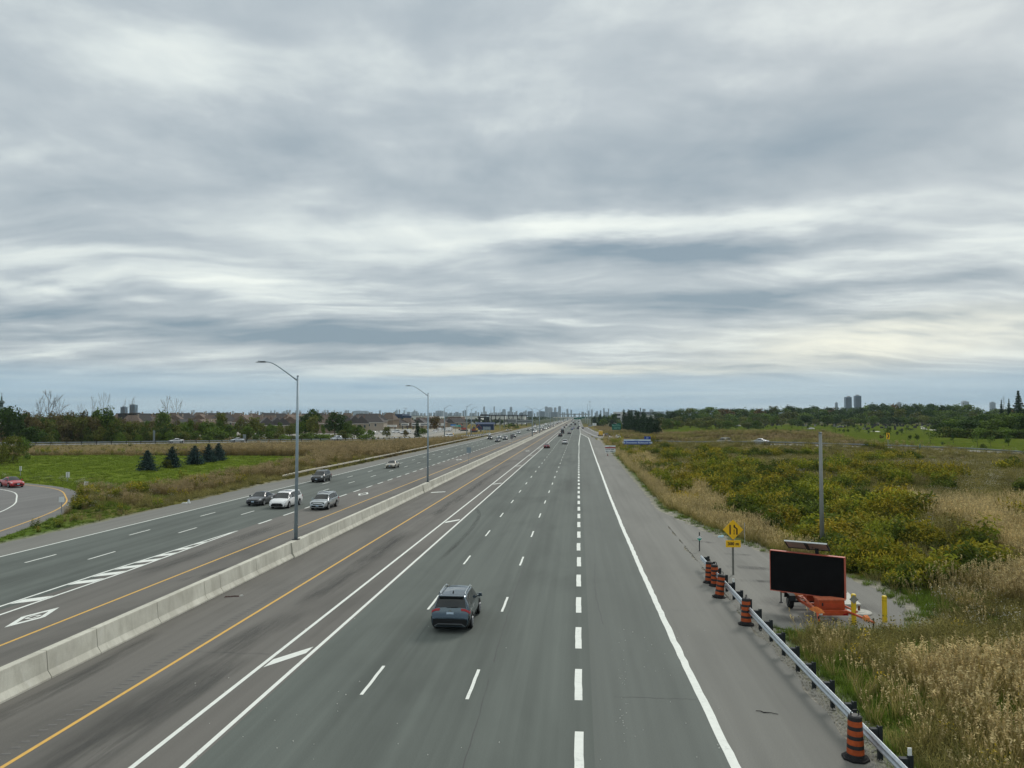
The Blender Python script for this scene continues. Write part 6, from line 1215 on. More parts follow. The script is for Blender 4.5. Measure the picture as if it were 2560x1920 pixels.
for x, y, z, sx, sy, sz, rz in ((-.80, -2.9, .66, .34, .8, .16, .25), (-.70, .2, .76, .5, .7, .12, .1), (.55, .1, .74, .7, .5, .10, -.2), (.95, -4.3, .64, .30, .62, .16, -.2), (.85, -1.4, .72, .4, .8, .10, -.15)):
    b = MB(); b.box((0, 0, 0), (sx, sy, sz), taper=.6); b.box((sx*.1, sy*.1, sz*.35), (sx*.6, sy*.5, sz*.6), taper=.5); b.build('sandbag', pm('sandbag_orange', (.55, .16, .035), .85, 0, .3, 6), tr, loc=(x, y, z), rz=rz)
b = MB(); b.box((.12, -2.1, .74), (1.28, .62, .52), taper=.96); bx = b.build('battery_box', M_OR, tr); b = MB(); b.box((.12, -2.1, 1.012), (1.34, .66, .05)); b.build('box_lid', M_ORL, bx); b = MB(); b.box((.12, -2.43, .72), (.9, .02, .22)); b.build('box_panel', pm('trailer_orange_dark', (.42, .06, .018), .55, 0, .2, 4), bx); b = MB(); b.box((-.34, -2.43, .80), (.06, .04, .14)); b.build('latch', M_DARKPL, bx)
b = MB(); b.box((.0, -.5, .70), (1.0, .5, .30)); b.build('control_box', M_OR, tr); b = MB(); b.box((0, -2.78, .42), (1.5, .05, .12)); rb = b.build('light_bar', M_OR, tr)
for x in (-.6, .6): b = MB(); b.box((x, -2.815, .42), (.2, .03, .08)); b.build('lamp_lens', M_TAIL if x > 0 else M_SIGNW, rb)
b = MB(); b.tube([(0, -.9, .5), (0, -.9, 3.25)], .09, 8); b.tube([(0, -.9, .5), (0, -.9, 1.4)], .12, 8); b.build('mast', M_DARKPL, tr)
pL, pR = ray(1926, 1371, 40.9), ray(2113, 1394, 39.0); yawp = math.atan2(pR[1]-pL[1], pR[0]-pL[0]); mid = (pL+pR)/2; wsc = float(np.linalg.norm((pR-pL)[:2])); hsc = 98*40/F
scr_t = MB(); scr_t.box((0, 0, 0), (wsc-.06, .22, hsc-.06)); loc = Matrix.Rotation(-math.radians(4), 3, 'Z') @ Vector((mid[0]-12.0, mid[1]-41.0, 0)); loc.z = (pL[2]+pR[2])/2-hsc/2-.02
sb = scr_t.build('message_board', M_SCR, tr, loc=loc, rz=yawp-math.radians(4))
for (x, z, sx, sz) in ((0, hsc/2-.015, wsc, .03), (0, -hsc/2+.015, wsc, .03), (-wsc/2+.015, 0, .03, hsc-.07), (wsc/2-.015, 0, .03, hsc-.07)): b = MB(); b.box((x, -.02, z), (sx, .26, sz)); b.build('frame', pm('frame_orange', (.50, .11, .07), .5, 0, .1, 4), sb)
b = MB(); b.box((0, 0, 0), (2.02, 1.05, .05)); sp = b.build('solar_panel', pm('solar_cells', (.015, .02, .04), .2, .2, 0), tr, loc=(loc.x+.08, loc.y+.15, loc.z+hsc/2+.37), rz=(math.radians(-27), 0, yawp-math.radians(4)+math.radians(4)))
for x in (-.5, .5): b = MB(); b.box((x, 0, -.030), (.92, .84, .02)); b.build('panel_underside', M_SOLB, sp)
for (x, y, sx, sy) in ((0, .51, 2.06, .05), (0, -.51, 2.06, .05), (-1.01, 0, .05, .98), (1.01, 0, .05, .98)): b = MB(); b.box((x, y, -.01), (sx, sy, .07)); b.build('panel_frame', M_SIGNW if y < -.4 else M_DARKPL, sp)
b = MB(); b.box((0, 0, -.06), (.14, .95, .07)); b.build('panel_spine', M_DARKPL, sp); b = MB(); b.tube([(.3, .1, -.05), (.28, -.2, -.12), (.34, -.45, -.3)], .012, 5); b.build('cable', M_DARKPL, sp)
# ---------------------------------------------------------------- pullout furniture
M_BOLY = pm('bollard_yellow', (.72, .50, .015), .45, 0, .08, 4)
for k, (px, pt, pb, lab) in enumerate(((2135, 1490, 1561, 'yellow bollard with a grey diamond plate, beside the message trailer'), (2212, 1494, 1555, 'plain yellow bollard at the grass edge right of the manhole slab'))):
    p = at(px, pb); S = p[1]/F; h = (pb-pt)*S*1.02; t = thing('bollard', lab, 'bollard', (p[0], p[1], 0), .3*k, 'yellow bollards at the pullout'); b = MB(); b.lathe([(.115, -.1), (.115, h-.06), (.105, h-.02), (.06, h)], 20); b.build('post', M_BOLY, t, False)
    for z in (h-.10, h-.24): b = MB(); b.lathe([(.119, z), (.119, z+.014)], 20); b.build('stripe_groove', pm('bollard_line', (.25, .17, .01), .6, 0, 0), t)
    if k == 0: b = MB(); b.box((0, 0, 0), (.30, .015, .30), M=M45); b.build('diamond_plate', pm('plate_grey', (.26, .26, .22), .6, .2, .1, 4), t, loc=(-.03, -.135, h-.24))
p = at(2147, 1533); t = thing('manhole', 'round pale concrete manhole slab behind the left yellow bollard', 'manhole', (p[0], p[1], 0)); b = MB(); b.lathe([(.62, .0), (.62, .07), (.58, .10), (.30, .11)], 24); b.build('slab', pm('slab_concrete', (.42, .41, .365), .9, 0, .15, 4), t); b = MB(); b.lathe([(.28, .10), (.28, .125)], 20); b.build('cover', pm('slab_concrete_pale', (.48, .47, .42), .9, 0, .1, 4), t); b = MB(); b.lathe([(.06, .1), (.06, .34), (.03, .36)], 10, (.05, .1, 0)); b.build('vent_pipe', pm('rust_brown', (.14, .05, .025), .8, 0, .2, 5), t)
pts = [at(2062, 1478), at(2113, 1478), at(2153, 1515), at(2072, 1515)]; b = MB(); b.prism([(q[0], q[1]) for q in pts], .0, .09); tag(b.build('concrete_pad', pm('pad_concrete', (.50, .49, .44), .9, 0, .12, 3)), 'pale concrete pad on the ground behind the trailer wheel', 'concrete pad')
p = at(2090, 1492); t = thing('rubble_heap', 'small heap of grey rubble on the concrete pad', 'rubble', (p[0], p[1], .09))
for k in range(22): b = MB(); s = random.uniform(.05, .16); b.box((0, 0, s*.4), (s*1.3, s, s*.8), taper=.7); b.build('stone', pm('rubble_grey', (.33, .32, .29), .9, 0, .25, 5), t, loc=(random.gauss(0, .35), random.gauss(0, .2), random.uniform(0, .12)), rz=random.uniform(0, 6))
p = at(1802, 1343); b = MB(); b.box((0, 0, .06), (.45, .28, .12), taper=.7); b.box((.15, .05, .12), (.22, .2, .1), taper=.6); tag(b.build('litter_bag', pm('pale_blue_plastic', (.42, .60, .68), .5, 0, .15, 5), loc=(p[0], p[1], .0)), 'pale blue plastic bag lying at the grass edge of the pullout', 'litter')
p = at(1862, 1358); b = MB(); b.tube([(0, 0, 0), (0, 0, 1.6)], .022, 6); tag(b.build('marker_stake', M_STEEL, loc=(p[0], p[1], 0)), 'thin grey stake in the grass right of the lane ends sign', 'stake')
# ---------------------------------------------------------------- litter on the road
p = at(583, 1492); t = thing('road_debris', 'dark torn debris with a pale end lying beside the median barrier', 'debris', (p[0], p[1], 0), .25); b = MB(); 
for k in range(5): b = MB(); b.box((0, 0, .03), (random.uniform(.15, .32), random.uniform(.06, .14), .06), taper=.5); b.build('scrap', pm('debris_brown', (.09, .055, .05), .9, 0, .3, 6), t, loc=(-.35+k*.14, random.uniform(-.05, .05), 0), rz=random.uniform(-.6, .6))
b = MB(); b.box((0, 0, .04), (.22, .10, .07), taper=.6); b.build('pale_scrap', pm('debris_pale', (.55, .54, .50), .8, 0, .1, 5), t, loc=(.42, .08, 0), rz=.4)
p = at(472, 1258); t = thing('road_debris', 'crumpled white sheet at the left shoulder edge', 'debris', (p[0], p[1], 0)); b = MB(); b.box((0, 0, .2), (.35, .12, .45), taper=.4); b.build('sheet', M_SIGNW, t); b = MB(); b.box((-.5, 0, .04), (.7, .2, .08), taper=.6); b.build('sheet_flap', M_SIGNW, t)
p = at(1918, 1782); b = MB(); b.tube([(-.35, .12, .02), (-.2, .06, .03), (-.12, -.02, .02), (.1, -.05, .03), (.33, -.14, .02)], [.008, .014, .016, .012, .008], 6); tag(b.build('rubber_strip', M_BLACK, loc=(p[0], p[1], .0)), 'black rubber strip lying on the right shoulder', 'debris')
b = MB()
for k in range(90):
    px, py = random.choice(((random.uniform(600, 1700), random.uniform(1500, 1900)), (random.gauss(1555, 8), random.uniform(1570, 1860)), (random.uniform(1500, 1800), random.uniform(1560, 1900)), (random.uniform(380, 900), random.uniform(1650, 1900)))); p = at(px, py); s = random.uniform(.012, .035); b.box((p[0], p[1], s*.4), (s*1.4, s, s), taper=.6)
tag(b.build('gravel_bits', pm('pale_gravel', (.55, .55, .5), .8, 0, .2, 5)), kind='stuff')
gv = MB()                                 # crushed stone along the right edge
for k in range(5200):
    y = random.uniform(19, 60)**1.0; x = float(edge_r(y))+abs(random.gauss(.25, .35)); 
    if y > 41 and random.random() < .6: continue
    s = random.uniform(.015, .05); a = random.uniform(0, 3.1); ca, sa = math.cos(a)*s, math.sin(a)*s; h = s*.7; gv.add([(x-ca, y-sa, -.01), (x+sa, y-ca, -.01), (x+ca, y+sa, -.01), (x-sa, y+ca, -.01), (x, y, h)], [(0, 1, 4), (1, 2, 4), (2, 3, 4), (3, 0, 4)])
tag(gv.build('gravel', pm('verge_gravel', (.36, .34, .30), .95, 0, .35, 30), fix=False), kind='stuff')
# badge and letters on the tailgate of the nearest SUV
o = letter('ROGUE', .075, M_CHROME, SUV0, (0, -2.262, .945), depth=.004, spacing=1.9); b = MB(); b.lathe([(.055, -.005), (.055, .005)], 16, axis='y'); b.build('badge', M_CHROME, SUV0, loc=(0, -2.225, 1.035)); b = MB(); b.box((0, 0, 0), (.16, .012, .022)); b.build('badge_bar', M_CHROME, SUV0, loc=(0, -2.232, 1.035))
b = MB(); b.box((0, 0, 0), (.55, .02, .03)); b.build('wiper', M_TRIM, SUV0, loc=(.08, -2.12, 1.16), rz=(0, -.06, 0))
# ---------------------------------------------------------------- houses and works yard on the left
M_WIN = pm('window_glass', (.05, .06, .07), .15, 0, .1, .3); M_BRK = [pm('house_brick_%d' % k, c, .9, 0, .12, 2) for k, c in enumerate(((.25, .19, .14), (.32, .27, .20), (.22, .16, .125), (.36, .31, .25)))]; M_ROOF = [pm('shingle_%d' % k, c, .9, 0, .15, 1.5) for k, c in enumerate(((.125, .092, .072), (.085, .078, .078), (.145, .105, .08), (.072, .064, .062)))]
M_FASC = pm('fascia_white', (.60, .58, .53), .7, 0, .05, 3)
def house(v):
    w, d, h = ((12, 10, 5.0), (9, 11, 5.2), (13, 10, 5.0), (20, 11, 5.0))[v]; rh = (4.2, 4.6, 4.4, 4.3)[v]; P = []
    b = MB(); b.box((0, 0, h/2), (w, d, h)); P.append(('wall', b.mesh('wall', M_BRK[v]), None)); b = MB(); e = .5
    if v in (1, 2): b.add([(-w/2-e, -d/2-e, h), (w/2+e, -d/2-e, h), (w/2+e, d/2+e, h), (-w/2-e, d/2+e, h), (0, -d/2-e, h+rh), (0, d/2+e, h+rh)], [(0, 1, 4), (1, 2, 5, 4), (2, 3, 5), (3, 0, 4, 5), (3, 2, 1, 0)])
    else: b.add([(-w/2-e, -d/2-e, h), (w/2+e, -d/2-e, h), (w/2+e, d/2+e, h), (-w/2-e, d/2+e, h), (-w*.22, 0, h+rh), (w*.22, 0, h+rh)], [(0, 1, 5, 4), (1, 2, 5), (2, 3, 4, 5), (3, 0, 4), (3, 2, 1, 0)])
    P.append(('roof', b.mesh('roof', M_ROOF[v]), None)); b = MB(); b.box((w*.3, d*.1, h+rh*.9), (.8, .8, 1.6)); P.append(('chimney', b.mesh('chimney', M_BRK[(v+1) % 4]), 'roof'))
    bw = MB(); bw.box((0, 0, 0), (1.25, .12, 1.6)); wm = bw.mesh('window', M_WIN); bf = MB()
    for (x, z, sx, sz) in ((0, .86, 1.45, .1), (0, -.86, 1.45, .1), (-.68, 0, .1, 1.7), (.68, 0, .1, 1.7)): bf.box((x, -.03, z), (sx, .14, sz))
    fm = bf.mesh('window_frame', M_FASC)
    for z in (3.6,):
        for k in range(int(w/4.2)): P.append(('window', wm, (-w/2+2.2+k*4.2, -d/2-.04, z))); P.append(('window_frame', fm, 'window'))
    if v == 2:
        b = MB(); b.add([(-3, -d/2-.8, h-.6), (3, -d/2-.8, h-.6), (0, -d/2-.8, h+2.1), (-3, 0, h-.6), (3, 0, h-.6), (0, 0, h+2.1)], [(0, 1, 2), (1, 4, 5, 2), (0, 2, 5, 3)]); P.append(('gable', b.mesh('gable', M_BRK[2]), None))
    b = MB(); b.box((0, -d/2-e, h-.06), (w+2*e, .12, .24)); P.append(('fascia', b.mesh('fascia', M_FASC), None)); return P
HOUSE = [house(v) for v in range(4)]
def place_house(v, px, D, rz, label, group, top=None):
    p = ray(px, 1040, D); t = thing('house', label, 'house', (p[0], p[1], gz(p[0], p[1])), rz, group); last = None
    if top: h0 = (9.2, 9.8, 9.4, 9.3)[v]; t.scale = (1, 1, (H+(1040-top)/F*D)/h0)
    for nm, me, loc in HOUSE[v]:
        if isinstance(loc, str): o = put(nm, me, last)
        else: o = put(nm, me, t, loc)
        if not (nm in ('chimney', 'window_frame', 'gable', 'fascia')): last = o
HL = ('brick house with a brown hipped roof beyond the wood', 'brick house with a grey gabled roof beyond the wood', 'brick house with a brown gabled roof beyond the wood', 'long row house with a dark roof beyond the wood')
for v, px, D, rz, lab, top in ((2, 508, 395, .1, 'nearest brick house with a front gable above the round bush', 1049), (1, 480, 405, .9, 'brick house with a grey roof left of the front gable house', 1049), (1, 461, 400, 1.0, 'brick house with a grey roof behind the bare tree', 1048), (2, 528, 415, -.6, 'brick house with a brown roof right of the front gable house', 1047),
        (1, 665, 400, .5, 'tan house with a reddish roof right of the three olive trees', 1044), (1, 690, 405, .5, 'house with a slate grey roof near the lamp pole', 1044), (1, 704, 410, .5, 'house with a slate grey roof touching the lamp pole', 1044), (2, 722, 415, .5, 'brown gabled house just left of the nearest lamp pole', 1041), (1, 752, 418, .5, 'house roof just right of the nearest lamp pole', 1044),
        (1, 863, 430, .45, 'tan row house with a pink brown roof, left of three', 1039), (1, 884, 440, .45, 'tan row house with a pink brown roof, middle of three', 1039), (1, 900, 450, .45, 'tan row house with a pink brown roof, right of three', 1040), (0, 812, 430, .3, 'brown roofed house behind the dense round tree', 1039)):
    place_house(v, px, D, rz, lab, 'houses beyond the left wood', top)
px = 330
while px < 940:
    v = random.choice((0, 2, 0, 3)); place_house(v, px, random.uniform(480, 530), random.uniform(-.3, .5), HL[v], 'houses beyond the left wood', random.uniform(1035, 1039)); px += random.uniform(22, 34)
px = 300
while px < 1000:
    v = random.choice((3, 0, 3)); place_house(v, px, random.uniform(560, 600), random.uniform(-.3, .3), HL[v], 'houses beyond the left wood', random.uniform(1030.5, 1034)); px += random.uniform(28, 40)
for k, px in enumerate((925, 945, 962, 982, 1000, 1018, 1052, 1068, 1080, 1098, 1118, 1138)):
    v = (2, 0, 1, 3)[k % 4]; place_house(v, px, 610+12*(k % 3), random.uniform(-.2, .6), HL[v], 'houses beyond the left wood', random.uniform(1042, 1047))
def slab(name, label, cat, px0, px1, ptop, D, depth, m, zb=0., group=None, parts=None):
    S = D/F; p = ray((px0+px1)/2, 1040, D); w = (px1-px0)*S; z1 = H-(ptop-1040)*S; t = thing(name, label, cat, (p[0], p[1], 0), 0, group); b = MB(); b.box((0, depth/2, (zb+z1)/2), (w, depth, z1-zb)); b.build('wall', m, t)
    if parts: parts(t, w, zb, z1, S)
    return t
def facade(nx, nz, m=M_WIN, fx=.7, fz=.6, cap=True):
    def f(t, w, zb, z1, S):
        bw = MB(); bw.box((0, 0, 0), (w/nx*fx, .3, (z1-zb)/nz*fz)); me = bw.mesh('window', m)
        for i in range(nx):
            for k in range(nz): put('window', me, t, (-w/2+(i+.5)*w/nx, -.1, zb+(k+.5)*(z1-zb)/nz))
        if cap: b = MB(); b.box((0, 2, z1+.15), (w+.4, 4.4, .3)); b.build('roof_edge', M_STEELD, t)
    return f
def roof_line(m):
    def f(t, w, zb, z1, S): b = MB(); b.box((0, 4, z1+.2), (w+.6, 9, .4)); b.build('roof', m, t); b = MB(); b.box((0, -.1, zb+(z1-zb)*.45), (w*.9, .3, (z1-zb)*.3)); b.build('window_band', M_WIN, t)
    return f
M_SHED = pm('shed_white', (.66, .67, .64), .7, 0, .08, 2); M_NAVY = pm('cladding_navy', (.012, .035, .10), .6, 0, .1, 2); M_DKST = pm('dark_structure', (.035, .04, .05), .7, 0, .1, 2); M_CREAM = pm('cream_wall', (.55, .51, .42), .8, 0, .1, 2); M_BRWALL = pm('brown_wall', (.17, .12, .10), .85, 0, .1, 2)
slab('flat_roof_building', 'dark flat roofed building below the two left glass towers', 'building', 292, 344, 1034, 520, 30, M_DKST, 6.0, None, lambda t, w, zb, z1, S: [MB().box((0, -.2, 3.), (w*1.06, .5, 6.2)).build('lower_wall', M_CREAM, t), MB().box((0, 0, z1+.1), (w*1.08, 3, .4)).build('roof', M_DKST, t)])
slab('warehouse', 'large navy blue building behind the houses', 'building', 981, 1006, 1035.5, 900, 40, M_NAVY, 0, None, facade(8, 1, M_DKST, .1, .8)); slab('warehouse', 'lower navy blue building right of the large one', 'building', 1006, 1027, 1039.5, 900, 30, M_NAVY, 0, None, facade(6, 1, M_DKST, .1, .8))
for k, (a, c_, tp, D) in enumerate(((900, 918, 1040, 800), (918, 934, 1040.5, 1000), (960, 975, 1040, 950), (1029, 1052, 1040, 850), (1056, 1075, 1040, 860), (1085, 1098, 1041.5, 900), (1120, 1152, 1040, 900), (1150, 1200, 1040.5, 920), (1224, 1262, 1040.5, 900), (1262, 1312, 1041, 920))):
    slab('warehouse', 'long low white warehouse beyond the works yard', 'warehouse', a, c_, tp, D, 40, M_SHED, 0, 'white warehouses beyond the works yard', roof_line(M_STEELD))
slab('store_building', 'brown flat roofed building behind the works yard', 'building', 1118, 1152, 1042.5, 780, 30, M_BRWALL, 0, None, facade(7, 1, M_WIN, .5, .4)); slab('store_building', 'brown long building right of the red tree', 'building', 1040, 1060, 1044, 720, 20, M_BRWALL, 0, None, facade(5, 1, M_WIN, .5, .4))
# station roof on pylons
D = 760; S = D/F; p = ray(1262, 1040, D); t = thing('station_canopy', 'long dark station roof raised on pylons left of the highway', 'station', (p[0], p[1], 0)); b = MB(); b.box((0, 0, H-(1038.2-1040)*S), (118*S, 14, .9)); b.build('roof', M_DKST, t)
for px0, px1, y0, y1 in ((1202, 1222, 1036, 1040), (1196, 1222, 1041.5, 1045)): b = MB(); b.box((((px0+px1)/2-1262)*S, -4, H-((y0+y1)/2-1040)*S), ((px1-px0)*S, 8, (y1-y0)*S)); b.build('upper_block', M_DKST, t)
for px0 in (1199, 1213, 1221): b = MB(); b.box(((px0-1262)*S, -3, 4.2), (5*S, 4, 9)); b.build('pylon', M_DKST, t)
for k in range(9): b = MB(); b.box(((1228+k*11-1262)*S, 0, 5.2), (.8, .8, 10.2)); b.build('column', M_DKST, t)
slab('footbridge', 'grey glazed footbridge deck in front of the station', 'bridge', 1268, 1290, 1048.5, 640, 5, pm('glazed_grey', (.36, .39, .40), .4, 0, .1, 2), 4.2, None, facade(10, 1, M_WIN, .5, .6)); slab('footbridge', 'long low grey footbridge leading to the highway', 'bridge', 1290, 1330, 1050.5, 650, 5, pm('glazed_grey', (.36, .39, .40)), 4.0, None, facade(16, 1, M_WIN, .5, .5))
# works yard: trailers, hoarding, machines
M_TRAIL = pm('trailer_white', (.62, .62, .60), .6, 0, .1, 2)
def yard_box(px0, px1, pt, pb, D, m, label, group, name='site_trailer', cat='trailer', band=None):
    S = D/F; p = ray((px0+px1)/2, 1040, D); t = thing(name, label, cat, (p[0], p[1], 0), random.uniform(-.1, .1), group); z0, z1 = max(.4, H-(pb-1040)*S), H-(pt-1040)*S; w = (px1-px0)*S; b = MB(); b.box((0, 0, (z0+z1)/2), (w, 2.6, z1-z0)); b.build('body', m, t)
    b = MB(); b.box((0, -1.32, (z0+z1)/2), (w*.86, .06, (z1-z0)*.35)); b.build('window_band', band or M_WIN, t); b = MB(); b.box((0, 0, z1+.06), (w+.2, 2.8, .12)); b.build('roof', M_FASC, t)
    for x in (-w*.35, w*.35): b = MB(); b.box((x, 0, z0/2), (.4, 2, z0)); b.build('support', M_DKST, t)
for px0, px1, pt, pb, D, m, lab, bd in ((892, 922, 1061, 1067, 480, pm('trailer_pale_blue', (.50, .58, .62), .6), 'pale blue site trailer at the left end of the works yard', M_TRAIL), (921, 966, 1058.5, 1067, 490, M_TRAIL, 'long white site trailer with a dark blue band', M_NAVY), (966, 992, 1063, 1068, 500, M_TRAIL, 'short white site trailer right of the banded one', M_TRAIL), (1004, 1022, 1059, 1064, 560, M_TRAIL, 'white site trailer with dark openings, left', M_DKST), (1030, 1050, 1058, 1065, 555, M_TRAIL, 'white site trailer left of the second lamp pole', M_DKST), (1052, 1072, 1058, 1064, 560, M_TRAIL, 'white site trailer right of the second lamp pole', M_DKST), (1074, 1094, 1058, 1065, 565, M_TRAIL, 'white site trailer with a black band', M_DKST), (1096, 1112, 1059, 1065, 570, M_TRAIL, 'white site trailer beside the coloured hoarding', M_TRAIL)):
    yard_box(px0, px1, pt, pb, D, m, lab, 'site trailers in the works yard', band=bd)
S = 470/F; p = ray(1139, 1063.5, 470); t = thing('hoarding', 'blue and green banner hoarding in the works yard', 'hoarding', (p[0], p[1], 0)); b = MB(); b.box((-6.5*S*.9, 0, p[2]+.2), (14*S, .3, 4.2*S)); b.build('blue_panel', pm('banner_blue', (.01, .16, .46), .5, 0, .05, 2), t); b = MB(); b.box((6.*S, -.05, p[2]-.3), (16*S, .3, 4.2*S)); b.build('green_panel', pm('banner_green', (.0, .30, .26), .5, 0, .05, 2), t); b = MB(); b.box((-2*S, -.17, p[2]-.35), (17*S, .12, 1.2*S)); b.build('white_stripe', M_SIGNW, t)
for x in (-10*S, 0, 12*S): b = MB(); b.box((x, .3, p[2]/2), (.2, .2, p[2]+1)); b.build('post', M_POST, t)
def digger(px, pb, D, m, label):
    p = ray(px, 1040, D); t = thing('excavator', label, 'excavator', (p[0], p[1], 0), random.uniform(0, 6)); b = MB(); b.box((-.9, 0, .45), (.6, 3.4, .9)); b.box((.9, 0, .45), (.6, 3.4, .9)); b.build('tracks', M_DKST, t); b = MB(); b.box((0, -.4, 1.6), (2.4, 2.8, 1.2), taper=.9); b.build('body', m, t); b = MB(); b.box((-.6, .5, 2.5), (1., 1.2, 1.4), taper=.85); b.build('cab', M_WIN, t); b = MB(); b.tube([(.4, .9, 1.8), (.4, 3.2, 4.6), (.4, 5.2, 3.0), (.4, 5.0, 1.2)], [.3, .26, .2, .16], 6); b.build('boom', m, t); b = MB(); b.box((.4, 4.9, .8), (.9, .8, .8), taper=.7); b.build('bucket', M_DKST, t)
digger(1188, 1072, 480, pm('machine_yellow', (.62, .42, .06), .6), 'yellow excavator in the works yard'); digger(1159, 1068, 500, pm('machine_red', (.32, .05, .03), .6), 'red excavator beside the green hoarding'); digger(1184, 1073, 460, pm('machine_brown', (.22, .06, .04), .6), 'brown red digger in front of the yellow excavator')
p = ray(1213, 1062, 540); t = thing('shed', 'low navy shed roof on the bank beyond the excavators', 'building', (p[0], p[1], 0)); b = MB(); b.box((0, 0, 2), (12.5, 6, 4.2)); b.build('wall', M_NAVY, t); b = MB(); b.add([(-7, -4, 4.1), (7, -4, 4.1), (7, 4, 4.1), (-7, 4, 4.1), (-7, 0, 5.4), (7, 0, 5.4)], [(0, 1, 5, 4), (2, 3, 4, 5), (1, 2, 5), (3, 0, 4)]); b.build('roof', M_NAVY, t)
M_PIPE = pm('pale_concrete', (.60, .58, .54), .8, 0, .1, 3)
for k in range(46):                       # stacked barrier units and pallets across the yard
    px, pb = random.choice(((random.uniform(905, 1010), random.uniform(1074, 1092)), (1065+k*1.4, 1088-k*.28), (random.uniform(930, 1060), random.uniform(1076, 1090)))); D = H*F/(pb-1040); p = ray(px, 1040, D); b = MB(); L = random.uniform(2, 4.5); b.prism([(-.4, 0), (.4, 0), (.15, .9), (-.15, .9)], -L/2, L/2); me = MB(); me.add([(z_, x_, y_) for x_, y_, z_ in b.v], b.f); tag(me.build('concrete_block', M_PIPE, loc=(p[0], p[1], 0), rz=random.uniform(-.5, .5)), 'pale concrete block lying in the works yard', 'concrete block', 'concrete blocks in the works yard')
for k, (px, pb) in enumerate(((1087, 1082), (1096, 1080), (1106, 1078), (1128, 1074), (1118, 1079), (960, 1084), (990, 1083), (1012, 1086), (1024, 1085), (930, 1086))):
    D = H*F/(pb-1040); p = ray(px, 1040, D); o = far_car(('van', 'truck', 'suv')[k % 3], 'white', p[0], p[1], True, 'white vehicle parked in the works yard', 'vehicles parked in the works yard', lit=False, rz=random.uniform(0, 3))
p = gat(1122, 1093); far_car('van', 'white', p[0], p[1], False, 'white van parked on the grass behind the left rail', None, lit=False, rz=2.6, z=p[2]); p = gat(1133, 1092); b = MB(); b.box((0, 0, .9), (.5, .2, 1.8)); tag(b.build('marker_board', M_SIGNY, loc=tuple(p)), 'small yellow marker board beside the parked white van', 'road sign')
# church dome at the left edge
p = ray(3, 1040, 420); t = thing('church', 'grey church dome with a lantern and cross at the left edge', 'church', (p[0], p[1], 0)); M_DOME = pm('dome_green', (.08, .12, .11), .5, .3, .1, 2); b = MB(); b.lathe([(5.5, 0), (5.5, 12)], 12); b.build('drum', M_CREAM, t)
b = MB(); b.lathe([(6.2, 12), (5.4, 13.6), (3.6, 14.8), (1.3, 15.4)], 16); b.build('dome', M_DOME, t); b = MB(); b.lathe([(.9, 15.3), (.9, 17.2), (1.7, 17.6), (1.5, 18.6), (.5, 19.4), (.35, 21.2), (.15, 22.)], 12); b.build('lantern', M_DOME, t); b = MB(); b.box((0, 0, 22.9), (.14, .14, 1.9)); b.box((0, 0, 23.2), (.9, .14, .14)); b.build('cross', M_DKST, t)
# white parking building and dark framed block on the right
slab('parking_building', 'white parking building with open decks behind the cedars', 'building', 1536, 1562, 1030, 850, 25, pm('garage_white', (.62, .64, .65), .7), 0, None, lambda t, w, zb, z1, S: [MB().box((-w*.2, -.15, z1-3.2-k*4.2), (w*.55, .5, 2.1)).build('deck_opening', M_DKST, t) for k in range(4)]+[MB().box((w*.28, -.3, z1/2), (w*.18, .6, z1+.6)).build('stair_tower', M_SHED, t)]); slab('parking_building', 'lower right wing of the white parking building', 'building', 1562, 1574, 1031.5, 860, 25, pm('garage_white', (.62, .64, .65)), 0, None, facade(2, 4, M_DKST, .8, .5))
slab('office_building', 'grey office block with a dark frame behind the cedars', 'building', 1573, 1590, 1026, 950, 20, pm('office_frame', (.06, .075, .09), .6), 0, None, lambda t, w, zb, z1, S: [MB().box((0, -.2, z1*.52), (w*.72, .5, z1*.82)).build('glazed_front', pm('office_glass', (.30, .36, .40), .3, 0, .1, 1), t)])
slab('office_building', 'low hazy grey block right of the framed office', 'building', 1593, 1612, 1029.5, 1400, 20, M_STEELD, 0, None, facade(5, 3)); slab('office_building', 'low blue grey block beyond the cedars', 'building', 1612, 1636, 1030, 1700, 20, M_STEELD, 0, None, facade(6, 3)); slab('warehouse', 'pale low roof behind the cedars', 'warehouse', 1588, 1640, 1038, 900, 20, M_SHED, 0, None, roof_line(M_STEELD))
# far overpass
for k, (a, c_, tp, bt, D, lab) in enumerate(((1398, 1476, 1034.6, 1037.0, 2300, 'distant grey overpass crossing above the vanishing road'), (1383, 1433, 1042.6, 1044.4, 1500, 'nearer pale overpass left of the green overhead signs'))):
    S = D/F; p = ray((a+c_)/2, 1040, D); t = thing('overpass', lab, 'bridge', (p[0], p[1], 0)); w = (c_-a)*S; z0, z1 = H-(bt-1040)*S, H-(tp-1040)*S; b = MB(); b.box((0, 0, (z0+z1)/2), (w, 14, z1-z0)); b.build('deck', M_PIPE if k else M_STEELD, t)
    for q in range(5): b = MB(); b.box((-w*.45+q*w*.225, 0, z0/2), (1.6, 8, z0)); b.build('pier', M_STEELD, t)
